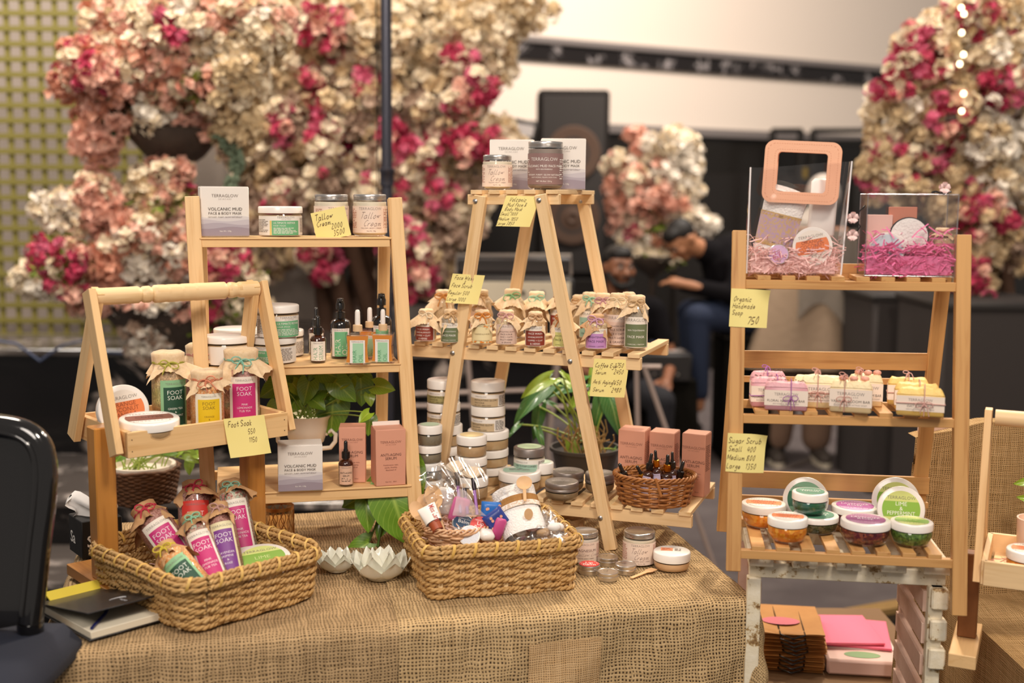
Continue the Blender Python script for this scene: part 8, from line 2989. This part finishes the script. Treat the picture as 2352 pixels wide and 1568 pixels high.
# ================================================================ GIFT BAG and BOX on the right rack
Q0z = shelfR[0][0].z
def Q0(d):
 def fn(px, py):
  p = RP(px, py) + Rb * d
  q = ray(px, py)
  p = EYE + q * ((p - EYE).dot(Rb) / q.dot(Rb))
  return V((p.x, p.y, (shelfR[0][0] + (p - shelfR[0][0]) - shelfR[0][1] * (p - shelfR[0][0]).dot(shelfR[0][1])).z + .001))
 return fn
c = Q0(.005)(1822, 640)
bag = thing('gift_bag', 'clear vinyl gift bag with peach square handle on top of the right rack', 'bag', c, ry_)
m_ = mpp(c)
bw, bh_, bdp = 212 * m_, 250 * m_, .075
def bagf(y0, sgn, seed):
 def fn(u, v):
  x = (u - .5) * (bw + (14 * m_) * v)
  z = .002 + v * bh_ - .006 * v * cos(u * 3)
  y = y0 + sgn * -.010 * sin(pi * u) * sin(pi * v) + .003 * noise.noise(V((x * 22, z * 22, seed))) + (bdp / 2 - y0) * .0
  y = y * (1 - .55 * v) + bdp / 2 * .55 * v * (1 if sgn > 0 else 1) * .9
  return (x + 10 * m_ * v, y, z)
 return fn
MB().grid(22, 22, bagf(0, 1, 1)).build('front_sheet', PVC, bag, 170)
MB().grid(14, 14, bagf(bdp, -1, 5)).build('back_sheet', PVC, bag, 170)
for sg in (-1, 1):
 f0, f1 = bagf(0, 1, 1), bagf(bdp, -1, 5)
 uu = 0 if sg < 0 else 1
 MB().grid(6, 16, lambda u, v: tuple(V(f0(uu, v)) * (1 - u) + V(f1(uu, v)) * u + V((sg * -.012 * sin(pi * u) * (1 - v), 0, 0)))).build('side_gusset', PVC, bag, 170)
 MB().tube([V(f0(uu, v)) + V((0, -.0006, 0)) for v in [i / 12 for i in range(13)]], .0016, 5).build('white_seam', mat('white_seam', 'e6e0e0', .5), bag, 60)
MB().box((bw * .98, bdp * .95, .001), T(0, bdp / 2, .0015), 0, .0002).build('bag_bottom', PVC, bag)
# handle: rounded square frame
hw, hh_, hr = 86 * m_, 71 * m_, 22 * m_
iw, ih, ir = 56 * m_, 45 * m_, 8 * m_
def rr_poly(a, b, r, n=8):
 out = []
 for (cx_, cz_, st_) in ((a - r, b - r, 0), (-a + r, b - r, 90), (-a + r, -b + r, 180), (a - r, -b + r, 270)):
  for i in range(n + 1):
   t_ = radians(st_ + 90 * i / n)
   out.append((cx_ + r * cos(t_), cz_ + r * sin(t_)))
 return out
PCH = mat('peach_leather', 'efb594', .45, bump=(200, .15))
oc = at(1841, 396, (c - EYE).dot(AX))
hcx, hcz = (oc - c).dot(Rr), oc.z - c.z
for nm, y0, dx in (('handle_frame', .022, 0), ('handle_frame', .040, 4 * m_)):
 A1, A2_ = rr_poly(hw, hh_, hr), rr_poly(iw, ih, ir)
 n = len(A1)
 vs = []
 for yy in (y0, y0 + .004):
  vs += [(x, yy, z) for x, z in A1] + [(x, yy, z) for x, z in A2_]
 fs = []
 for i in range(n):
  j = (i + 1) % n
  fs += [[i, j, n + j, n + i], [2 * n + i, 3 * n + i, 3 * n + j, 2 * n + j], [i, 2 * n + i, 2 * n + j, j], [n + i, n + j, 3 * n + j, 3 * n + i]]
 mb = MB().add(vs, fs, 0, T(hcx + dx, 0, hcz, 0, radians(2.5), 0))
 mb.build(nm, PCH, bag, 30)
mb = MB()
for (a, b_, r_) in ((hw * .92, hh_ * .90, hr * .8), (iw * 1.12, ih * 1.13, ir * 1.3)):
 P = rr_poly(a, b_, r_, 6)
 full = []
 for i in range(len(P)):
  p0_, p1_ = V(P[i]), V(P[(i + 1) % len(P)])
  k = max(1, int((p1_ - p0_).length / .0022))
  full += [p0_ + (p1_ - p0_) * j / k for j in range(k)]
 for i in range(0, len(full) - 1, 2):
  d = (full[i + 1] - full[i])
  mb.box((max(.0006, d.length), .0004, .0005), T(hcx, 0, hcz, 0, radians(2.5), 0) @ T(full[i].x, .0218, full[i].y, 0, -atan2(d.y, d.x), 0), 0, .0001)
mb.build('stitching', mat('tan_stitch', 'c98a6a', .6), bag, 0, 'stuff')
MB().box((bw * .9, .0008, .030), T(0, .018, .018), 0, .0001).build('pink_paper_liner', mat('pale_pink_backing', 'f6cfca', .6), bag)  # added pale sheet, lightens the dark gaps among the shreds
# contents
def bagp(px, py, d):
 q = ray(px, py)
 pl = c + Rb * d
 return EYE + q * ((pl - EYE).dot(Rb) / q.dot(Rb))
sh = shred('paper_shreds', lambda r: c + Rr * r.uniform(-bw * .46, bw * .46) + Rb * r.uniform(.008, .066) + V((0, 0, .004 + .045 * r.random() ** 1.3 + (.02 if r.random() < .15 else 0))), mat('light_pink_shreds', 'f7cdc8', .5), None, 700, .035, 15, .0022)
tag(sh, 'light pink paper shreds in the clear gift bag', 'shreds')
o = thing('scrub_jar', 'orange coconut scrub jar standing on edge inside the clear gift bag', 'jar', (0, 0, 0))
pj = bagp(1866, 566, .020)
r_ = 45 * m_
lid_o = r_
mb = MB().lathe([(0, -.022), (r_ * .9, -.022), (r_ * .95, -.012), (r_, -.010), (r_, -.001), (r_ - .001, 0), (0, 0)], 44).build('lid', WHITE, o, 35)
lid_disc(o, r_ * .84, 0, SCH['orange'])
n_ = (EYE - pj).normalized()
n_ = (n_ + V((0, 0, .05))).normalized()
x_ = V((0, 0, 1)).cross(n_).normalized()
m4 = M((x_, n_.cross(x_), n_)).transposed().to_4x4() @ M.Rotation(radians(12), 4, 'Z')
m4.translation = pj
o.matrix_world = m4
o = thing('balm_tin', 'lilac lip balm tin inside the clear gift bag', 'tin', (0, 0, 0))
r_ = 24 * m_
MB().lathe([(0, -.012), (r_, -.012), (r_, -.001), (r_ - .001, 0), (0, 0)], 36).build('tin_body', SILVER, o, 35)
mb = MB()
p_ = Print(mb, topmap(.0003), None, .0002)
p_.disc(r_ * .9, 0)
p_.text('Lip', 0, r_ * .02, r_ * .4, 1)
p_.text('Balm', 0, -r_ * .4, r_ * .4, 1)
mb.build('lid_label', [mat('lilac_print', 'dbb6dc', .5), mat('rose_ink', 'c2405c', .5)], o, 0)
m5 = m4.copy()
m5.translation = bagp(1788, 584, .014)
o.matrix_world = m5
e, t_ = bagp(1765, 600, .045), bagp(1810, 440, .045)
o = thing('towel_roll', 'rolled white cloth with lilac and gold ribbon inside the clear gift bag', 'towel', e)
L_ = (t_ - e).length
rT = 40 * m_
MB().grid(30, 10, lambda u, v: (rT * (1 + .25 * v) * cos(2 * pi * u), rT * .45 * sin(2 * pi * u), v * L_ + .008 * v * cos(2 * pi * u + 2)), wrapu=True).build('towel', TWL, o, 80)
MB().lathe([(0, L_ + .006), (rT * 1.2, L_ - .002)], 24, M.Diagonal((1, .45, 1, 1))).build('rolled_end', TWL, o, 80)
for z0, z1, cc_, nm in ((.26, .66, 'b79ab8', 'lilac_ribbon'), (.62, .68, 'c09a5a', 'gold_edge'), (.22, .28, 'c09a5a', 'gold_edge')):
 MB().grid(30, 1, lambda u, v: (rT * (1.03 + .25 * (z0 + (z1 - z0) * v)) * cos(2 * pi * u), rT * .49 * sin(2 * pi * u), L_ * (z0 + (z1 - z0) * v)), wrapu=True).build(nm, mat('ribbon_' + cc_, cc_, .4, var=(200, .1, 'c9a878'), sheen=.3), o, 80)
axis_place(o, e, t_)
o = MB().box((.05, .018, .11), M(), 0, .006).build('white_pouch', mat('milky_white_bottle', 'e9e4e0', .4), None, 60)
o.location = bagp(1890, 478, .06)
o.rotation_euler = (0, .05, ry_)
tag(o, 'milky white bottle at the back right inside the clear gift bag', 'bottle')
# flower hair tie hung between bag and box, and one on the box
FLP = mat('pale_pink_organza', 'f0d0cc', .5, sss=.2)
def flowertie(root, p):
 mb = MB()
 r2 = random.Random(int(p.x * 1000))
 for k in range(9):
  a = 2 * pi * k / 5 + (k > 4) * .5
  q = .0085 if k < 5 else .0055
  X = M.Translation(p) @ M.Rotation(a, 4, 'Y')
  mb.lathe([(0, 0), (q * .5, q * .15), (q * .62, q * .7), (q * .5, q * 1.1)], 8, X @ T(0, 0, q * .2, .5, 0, 0) @ M.Diagonal((1, .5, 1, 1)))
 mb.build('organza_rose', FLP, root, 70)
k0 = bagp(1957, 520, .0)
o = thing('hair_tie', 'black hair tie with two pale pink organza roses beside the clear box', 'hair tie', k0)
flowertie(o, bagp(1958, 500, -.004) - k0)
flowertie(o, bagp(1957, 540, -.004) - k0)
MB().tube([bagp(*q, .0) - k0 for q in ((1988, 472), (1974, 485), (1966, 505), (1976, 520), (1966, 535))], .0014, 5).build('elastic', BLACKP, o, 60)
# clear box
c2_ = Q0(.004)(2088, 645)
m2 = mpp(c2_)
pv = thing('clear_gift_box', 'clear plastic gift box with bright pink shreds at the right end of the rack top', 'box', c2_, ry_)
W2, H2, D2 = 200 * m2, 188 * m2, .085
for nm, sz, X in (('front_wall', (W2, .0006, H2), T(0, 0, H2 / 2)), ('back_wall', (W2, .0006, H2), T(0, D2, H2 / 2)), ('side_wall', (.0006, D2, H2), T(-W2 / 2, D2 / 2, H2 / 2)), ('side_wall', (.0006, D2, H2), T(W2 / 2, D2 / 2, H2 / 2)), ('box_top', (W2, D2, .0006), T(0, D2 / 2, H2)), ('box_bottom', (W2, D2, .0006), T(0, D2 / 2, .001))):
 MB().box(sz, X, 0, .0001).build(nm, PVC, pv)
mb = MB()
for sx in (-1, 1):
 for yy in (0, D2):
  mb.tube([(sx * W2 / 2, yy, 0), (sx * W2 / 2, yy, H2)], .0011, 6)
for yy in (0, D2):
 for zz in (.001, H2):
  mb.tube([(-W2 / 2, yy, zz), (W2 / 2, yy, zz)], .0011, 6)
mb.build('folded_edge', glass('edge_gloss', (.93, .93, .96), .25, .1), pv, 60)
for k, (px, py) in enumerate(((2168, 442), (2035, 458))):
 q = bagp(px, py, .02)
 if k == 0:
  t3 = thing('hair_tie', 'hair tie with one pale organza rose on top of the clear box', 'hair tie', (q.x, q.y, c2_.z + H2 + .008))
  flowertie(t3, V((0, 0, .004)))
  MB().tube([(-.022 + .004 * i, .002 * sin(i), -.005 + .002 * sin(i * .9)) for i in range(10)], .0022, 5).build('elastic', BLACKP, t3, 60)
def pvp(px, py, d):
 q = ray(px, py)
 pl = c2_ + Rb * d
 return EYE + q * ((pl - EYE).dot(Rb) / q.dot(Rb))
sh = shred('paper_shreds', lambda r: c2_ + Rr * r.uniform(-W2 * .44, W2 * .46) + Rb * r.uniform(.003, D2 - .01) + V((0, 0, .004 + .052 * r.random() + (.03 if r.random() < .15 else 0))), mat('hot_pink_shreds', 'f07aac', .5), None, 900, .036, 16, .0026)
tag(sh, 'hot pink paper shreds in the clear gift box', 'shreds')
MB().box((W2 * .94, .0008, .034), T(0, .012, .020), 0, .0001).build('pink_paper_liner', mat('pink_liner', 'ec7fae', .6), pv)
o = thing('cream_pot', 'round jar with pale blue lid standing inside the clear gift box', 'jar', (0, 0, 0))
r_ = 41 * m2
MB().lathe([(0, -.024), (r_ * .9, -.024), (r_ * .95, -.012), (r_, -.010), (r_, -.001), (r_ - .001, 0), (0, 0)], 44).build('lid', WHITE, o, 35)
mb = MB()
p_ = Print(mb, topmap(.0003), None, .0002)
p_.disc(r_ * .88, 0)
p_.text('TERRAGLOW', 0, -r_ * .30, r_ * .17, 1, off=-.01)
mb.build('lid_label', [mat('pale_blue_print', 'cbdde4', .5), INKG], o, 0)
m6 = m4.copy() @ M.Rotation(radians(-12), 4, 'Z')
m6.translation = pvp(2036, 574, .022)
o.matrix_world = m6
o = thing('konjac_pad', 'round white cosmetic pad with charcoal edge inside the clear gift box', 'pad', (0, 0, 0))
r_ = 45 * m2
MB().lathe([(0, -.012), (r_ * .96, -.012), (r_, -.008), (r_ * .98, -.002), (0, -.002)], 36).build('charcoal_side', mat('charcoal_sponge', '2e2c30', .9), o, 50)
MB().lathe([(r_ * .93, -.003), (r_ * .92, .004), (r_ * .7, .007), (0, .008)], 36).build('white_side', mat('fluffy_white', 'f3eeea', .95, bump=(180, 1, .004)), o, 60)
m7 = m4.copy()
m7.translation = pvp(2088, 542, .045)
o.matrix_world = m7
for px, py, d, sz, col, l, nm in ((2020, 520, .065, (.045, .016, .10), 'ecc0b4', 'blush patterned carton at the left inside the clear gift box', 'carton'), (2072, 520, .070, (.05, .014, .115), 'd4886e', 'salmon carton at the back inside the clear gift box', 'carton'), (2105, 500, .060, (.022, .012, .08), 'dcb28a', 'slim kraft tube at the back inside the clear gift box', 'tube')):
 o = MB().box(sz, M(), 0, .001).build(nm, mat('card_' + col, col, .6), None, 0)
 q = pvp(px, py, d)
 o.location = (q.x, q.y, c2_.z + .012 + sz[2] / 2)
 o.rotation_euler = (0, 0, ry_)
 tag(o, l, nm)
q = pvp(2162, 600, .045)
o = thing('cloth_capped_bottle', 'cloth capped bottle at the right inside the clear gift box', 'bottle', (q.x, q.y, c2_.z + .008), ry_)
b_capped(o, 44 * m2, 100 * m2, oat, None, 'e0d0b4', MUSLIN, .7, .72, 91, .28, 1, 0, .1, .1)
# ================================================================ LEFT CHAIR
CH = mat('black_lacquer', '0b0909', .12, coat=1.0)
hc_ = at(20, 1100, 1.95)
chr_ = thing('lacquered_chair', 'glossy black lacquered chair back at the left edge of the picture', 'chair', (hc_.x - .05, hc_.y, 0))
L0 = chr_.location
outer = [at(*q, 1.95) - L0 for q in ((-190, 1480), (-215, 1250), (-210, 1080), (-170, 1000), (-80, 975), (0, 978), (60, 992), (92, 1022), (104, 1075), (100, 1160), (88, 1260), (76, 1380), (70, 1430))]
P = outer
pts = []
for i in range(len(P) - 1):
 for t_ in (0, .25, .5, .75):
  a, b_, c3, d = P[max(i - 1, 0)], P[i], P[i + 1], P[min(i + 2, len(P) - 1)]
  pts.append(0.5 * ((2 * b_) + (c3 - a) * t_ + (2 * a - 5 * b_ + 4 * c3 - d) * t_ * t_ + (3 * b_ - a - 3 * c3 + d) * t_ ** 3))
pts.append(P[-1])
MB().tube(pts, .020, 12).build('back_frame', CH, chr_, 80)
MB().tube([p * .93 + V((-.002, -.016, .073)) * 1 for p in pts], .006, 8).build('carved_bead', CH, chr_, 80)
mb = MB()
mb.add([tuple(p) for p in pts], [list(range(len(pts)))], 0)
mb.add([tuple(p + V((0, .012, 0))) for p in pts], [list(range(len(pts)))[::-1]], 0)
mb.build('back_panel', CH, chr_, 0)
a, b_ = at(-180, 1440, 1.95) - L0, at(70, 1440, 1.95) - L0
for q in (a, b_):
 MB().tube([q + V((0, 0, .01)), (q.x, q.y + .02, .5), (q.x, q.y + .06, 0.0)], lambda t_: .022 - .008 * t_, 10).build('leg', CH, chr_, 60)
NV = mat('navy_fabric', '161c2e', .85, bump=(120, .3))
zs = at(0, 1490, 1.85).z
MB().box((.44, .42, .08), T((a.x + b_.x) / 2 - .06, -.17, zs - .05), 0, .03).build('seat_cushion', NV, chr_, 60)
for sx in (-1, 1):
 MB().tube([((a.x + b_.x) / 2 + sx * .19, -.34, zs - .09), ((a.x + b_.x) / 2 + sx * .19, -.34, 0)], .018, 8).build('leg', CH, chr_, 60)
# ================================================================ RIGHT NEIGHBOUR STALL
SZ = .64
NX = at(2262, 1500, 2.2)
base_c = onz(2400, 1540, SZ)
crate = thing('draped_crate', 'low crate under pale burlap at the right edge', 'crate', (base_c.x + .26, base_c.y + .18, 0))
def drape(u, v):
 a = 2 * pi * u
 hx, hy = .30, .27
 sq = 1 / max(abs(cos(a)), abs(sin(a)))
 k = 1 + (.03 * sin(9 * a) + .02 * sin(17 * a)) * v * 1.6
 return (hx * sq * cos(a) * k, hy * sq * sin(a) * k, SZ + .004 - v * .50 + .0)
STB = weave('burlap_stall', 'c7a577', 'a98758', .0045, .25)
mb = MB().grid(96, 14, drape, None, 0, lambda u, v: (u * 2.3, v * .5), True)
def dtop(u, v):
 x, y = (u - .5) * .6, (v - .5) * .54
 return (x, y, SZ + .004 + .010 * noise.noise(V((x * 9, y * 9, 3))) * min(1, 6 * min(u, 1 - u, v, 1 - v)) * 2)
mb.grid(24, 22, dtop, None, 0, lambda u, v: (u * .6, v * .54))
mb.build('burlap_cover', STB, crate, 170)
MB().box((.56, .50, SZ - .14), T(0, 0, (SZ - .14) / 2), 0, .01).build('crate_body', PKW, crate)
# upright burlap covered board behind
q0 = at(2150, 1330, 2.62)
up_ = thing('draped_board', 'upright board hung with burlap behind the right caddy', 'board', (q0.x + .17, q0.y + .02, 0))
zt_ = at(2250, 962, 2.62).z
def bdf(u, v):
 x = (u - .5) * .46
 z = .30 + v * (zt_ - .30) - .035 * max(0, .35 - u) / .35 * (v > .9) * 1
 return (x * (1 - .0) - .03 * (1 - v) * (u < .3), -.012 + .010 * sin(9 * u + 4 * v) * (1 - v * .6) + .006 * sin(25 * u), z)
mb = MB().grid(30, 24, bdf, None, 0, lambda u, v: (u * .46, v * .8))
mb.grid(30, 1, lambda u, v: (bdf(u, 1)[0], bdf(u, 1)[1] + v * .05, bdf(u, 1)[2] + .003 * sin(pi * v)), None, 0, lambda u, v: (u * .46, v * .05))
mb.build('burlap_cover', STB, up_, 170)
MB().box((.42, .03, zt_ - .01), T(0, .022, (zt_ - .01) / 2), 0, .004).build('board', PKW, up_)
# its caddy
ky = radians(-25)
Kr, Kb = V((cos(ky), sin(ky), 0)), V((-sin(ky), cos(ky), 0))
KO = at(2258, 1342, 2.14)
kd = thing('wooden_caddy', 'small pine caddy tray with handle at the right edge, cut off by the frame', 'caddy', KO)
CL2, CW2, CH2 = .30, .20, .045
g_ = KO
for nm, a, b_, n_ in (('front_board', KO, KO + Kr * CL2, Kb), ('back_board', KO + Kb * CW2, KO + Kr * CL2 + Kb * CW2, Kb), ('end_board', KO, KO + Kb * CW2, Kr), ('end_board', KO + Kr * CL2, KO + Kr * CL2 + Kb * CW2, Kr)):
 MB().bar(a + Z * CH2 / 2, b_ + Z * CH2 / 2, CH2, .010, n_).build(nm, PINEP, kd, 30, None, g_)
for k in range(4):
 cc_ = KO + Kb * (CW2 * (k + .5) / 4) + Z * .006
 MB().bar(cc_ + Kr * .01, cc_ + Kr * (CL2 - .01), CW2 / 4 - .005, .006, (0, 0, 1)).build('bottom_slat', PINEP, kd, 30, None, g_)
ht = []
for s_, sg in ((0, -1), (CL2, 1)):
 base = KO + Kb * CW2 / 2 + Kr * (s_ + sg * .012)
 ztp = hit(2243, 955, V((KO + Kb * CW2 / 2).to_tuple()), V((KO.x, KO.y, 0)).normalized()).z
 top = V((base.x, base.y, ztp))
 ht.append(top - Kr * sg * .012)
 for e_ in (-.46, .46):
  MB().bar(top + Z * .012, base + Kb * e_ * (CW2 - .02) - Z * .002, .030, .013, Kr).build('handle_leg', PINE, kd, 30, None, g_)
Lh = (ht[1] - ht[0]).length
pf = [(0, 0)] + [(.015 - (.004 * exp(-((s_ / 40 - .32) / .012) ** 2) + .004 * exp(-((s_ / 40 - .70) / .012) ** 2)), Lh * s_ / 40) for s_ in range(41)] + [(0, Lh)]
MB().lathe(pf, 22, frame(ht[0] - g_, Kr)).build('handle_dowel', PINEP, kd, 60)
ks = thing('caddy_stand', 'wooden T-shaped post and foot under the right caddy', 'stand', (KO.x, KO.y, SZ))
pb_ = KO + Kb * CW2 * .5 + Kr * -.028
for s_ in (0, 1):
 p = pb_ + Kr * s_ * (CL2 + .05)
 MB().bar((p.x, p.y, SZ + .046), (p.x, p.y, KO.z + .03), .034, .034, Kr).build('post', mat('brown_post', '9a6234', .5, var=(20, .2, '84522a')), ks, 30, None, ks.location)
 MB().bar((p.x - Kb.x * .11, p.y - Kb.y * .11, SZ + .032), (p.x + Kb.x * .08, p.y + Kb.y * .08, SZ + .032), .048, .026, (0, 0, 1)).build('foot', PINE, ks, 30, None, ks.location)
def kp(u, v, z=.0095):
 return KO + Kr * u + Kb * v + Z * z
p = kp(.085, .13)
o = thing('candle_jar', 'frosted peach candle tumbler with dark label in the right caddy', 'candle', p, 0)
rC = 47 * mpp(p)
hC = .092
FR_ = mat('frosted_peach_glass', 'edcdb8', .35, sss=.3)
MB().lathe([(0, 0), (rC * .86, 0), (rC * .9, .004), (rC, hC), (rC - .003, hC), (rC * .86, .012), (0, .012)], 44).build('tumbler', FR_, o, 50)
MB().lathe([(0, .012), (rC * .84, .012), (rC * .9, hC * .62), (0, hC * .62)], 36).build('wax', mat('cream_wax', 'f0e0cc', .5, sss=.3), o, 50)
mb = MB()
p_ = Print(mb, cylmap(rC * .965, 0, .55), .004)
p_.rect(-rC * .40, hC * .12, rC * .40, hC * .60, 0)
p_.text('HINOKI WOOD', 0, hC * .48, hC * .06, 1, sx=.8)
p_.text('& LAVENDER', 0, hC * .38, hC * .06, 1, sx=.8)
p_.lines(-rC * .3, rC * .3, hC * .28, 3, hC * .05, 1)
mb.build('label', [mat('charcoal_label', '3a363a', .6), INKW], o, 30)
for u_, v_, l, zo in ((.075, .055, 'orange labelled scrub jar at the left of the right caddy', 0), (.175, .06, 'white scrub jar beside it, at the frame edge of the right caddy', 0)):
 p = kp(u_, v_, .0095)
 o = thing('scrub_jar', l, 'jar', p, 0)
 b_scrub(o, .084, .052, org if zo == 0 and u_ < .1 else plum, 'orange' if u_ < .1 else 'lav', .34, ky)
sh = shred('paper_shreds', lambda r: kp(r.uniform(.01, .28), r.uniform(.02, .18), r.uniform(.012, .04)), PSH, None, 90, .034, 19, .002)
tag(sh, 'pale shreds in the right caddy', 'shreds')
o = thing('leaf_sprig', 'bright green leaf tip entering at the right edge', 'plant', at(2350, 1110, 2.5))
add_leaf(o, at(2370, 1105, 2.5), at(2330, 1110, 2.5), 'l', None, .7)
add_leaf(o, at(2380, 1150, 2.5), at(2338, 1140, 2.5), 'l', None, .7)
MB().tube([at(2368, 1100, 2.5) - o.location, at(2400, 1180, 2.5) - o.location, at(2405, 1260, 2.5) - o.location, V((at(2400, 1260, 2.5).x - o.location.x, 0, SZ - o.location.z))], .003, 6).build('stem', STM, o, 60)
# ================================================================ under the bench
UZ = .41
u0 = onz(1930, 1560, UZ)
low = thing('stock_crate', 'low crate under the bench carrying bags and pink paper', 'crate', (u0.x + .0, u0.y + .22, 0))
MB().box((.50, .55, UZ - .002), T(0, 0, (UZ - .002) / 2), 0, .01).build('crate_body', mat('brown_card', '7d5f40', .8), low)
KR = mat('kraft_bag', 'c48c4c', .7, var=(12, .2, 'b37b3c'))
bgp = onz(1835, 1548, UZ)
for k in range(9):
 o = thing('paper_bag', 'brown kraft paper bag, %s of the stack under the bench' % ('topmost' if k == 8 else 'layer %s up from the bottom' % ('one', 'two', 'three', 'four', 'five', 'six', 'seven', 'eight')[k]), 'bag', (bgp.x + R.uniform(-.006, .006), bgp.y + .11 + R.uniform(-.006, .006), UZ + .001 + k * .0105), R.uniform(-.08, .08) + ry_, 'folded kraft paper bags')
 mb = MB()
 def kb_(u, v):
  return ((u - .5) * .15, (v - .5) * .2, .008 + .002 * sin(u * 7 + k) * (1 - v))
 mb.grid(8, 8, kb_)
 mb.grid(8, 8, lambda u, v: ((u - .5) * .15, (v - .5) * .2, .0008), flip=True)
 mb.box((.15, .022, .0022), T(0, -.088, .0075, .12), 0, .0006)
 mb.build('folded_sheet', KR, o, 60)
 MB().tube([(-.03, .09, .006), (-.028, -.105, .008), (0, -.12, .004), (.028, -.105, .008), (.03, .06, .006)], .0022, 6).build('cord_handle', BLACKP, o, 60)
mb = MB()
p_ = Print(mb, topmap(.0105), None, .0002)
p_.poly([(.045 * cos(a) - .02, .026 * sin(a) - .02) for a in [2 * pi * i / 24 for i in range(24)]], 0)
mb.build('pink_sticker', mat('pink_sticker', 'd26a78', .5), o, 0)
pk = onz(1965, 1548, UZ)
for k, (dx, dz, rz_) in enumerate(((0, .052, .12), (.035, .044, -.1))):
 o = MB().box((.17, .19, .006), M(), 0, .001).build('pink_folder', mat('hot_pink_paper', 'ee6f8e', .55), None, 0)
 o.location = (pk.x + dx, pk.y + .15, UZ + dz)
 o.rotation_euler = (.0, 0, rz_ + ry_)
 tag(o, ('upper' if k == 0 else 'lower') + ' bright pink paper sheet pile under the bench', 'paper')
o = MB().box((.20, .19, .040), M(), 0, .002).build('white_carton', mat('white_carton', 'e8e0da', .6), None, 0)
o.location = (pk.x + .02, pk.y + .15, UZ + .021)
o.rotation_euler = (0, 0, ry_)
tag(o, 'flat white carton under the pink paper', 'box')
o = thing('flat_case', 'frosted flat case with green oval sticker in front of the pink paper', 'case', (pk.x + .02, pk.y + .02, UZ + .001), ry_)
MB().box((.17, .075, .038), T(0, 0, .019), 0, .006).build('case_body', mat('frosted_blush', 'e6c4ba', .35), o, 40)
mb = MB()
p_ = Print(mb, topmap(.0385), None, .0002)
p_.poly([(.042 * cos(a), .020 * sin(a)) for a in [2 * pi * i / 24 for i in range(24)]], 0)
mb.build('green_sticker', mat('sage_sticker', '7d9c6c', .5), o, 0)
# ---------- pieces that belong to a part go one level deeper
UNDER = dict(lid_label=('lid', 'tin_lid', 'tin_body'), lid_embossing=('lid',), marker_writing=('tin_lid',), label=('glass_jar', 'jar_body', 'glass_bottle', 'bottle', 'tumbler'), twine=('cloth_cover', 'soap_bar'),
    dried_buds=('soap_top',), rosebud=('soap_top',), handwriting=('paper',), lettering=('tube_body', 'carton'), printed_artwork=('carton',), raised_flap=('carton',), stitching=('handle_frame',),
    nail=('front_board',), knob=('fascia', 'case'), lens=('lamp_housing',), woofer=('cabinet',), grille=('cabinet',), gold_line=('glass',), gold_rim=('glass',), eye=('body',), eyebrow=('body',), beard=('body',),
    silver_emblem=('front_cover',), shoe_sole=('shoe',), printed_dots=('pouch',), collar=('tube',), wax=('tumbler',), tissue=('carton',), loose_end=('braided_rim',), green_sticker=('case_body',), pink_sticker=('folded_sheet',))
kids = {}
for x in C.objects:
 if x.parent is not None:
  kids.setdefault(x.parent.name, []).append(x)
for par, ch in kids.items():
 if bpy.data.objects[par].parent is not None:
  continue
 for x in ch:
  st_ = x.name.split('.')[0]
  for w in UNDER.get(st_, ()):
   h = [y for y in ch if y is not x and y.name.split('.')[0] == w and y.matrix_basis == M()]
   if h and x.matrix_basis == M():
    x.parent = h[0]
    break
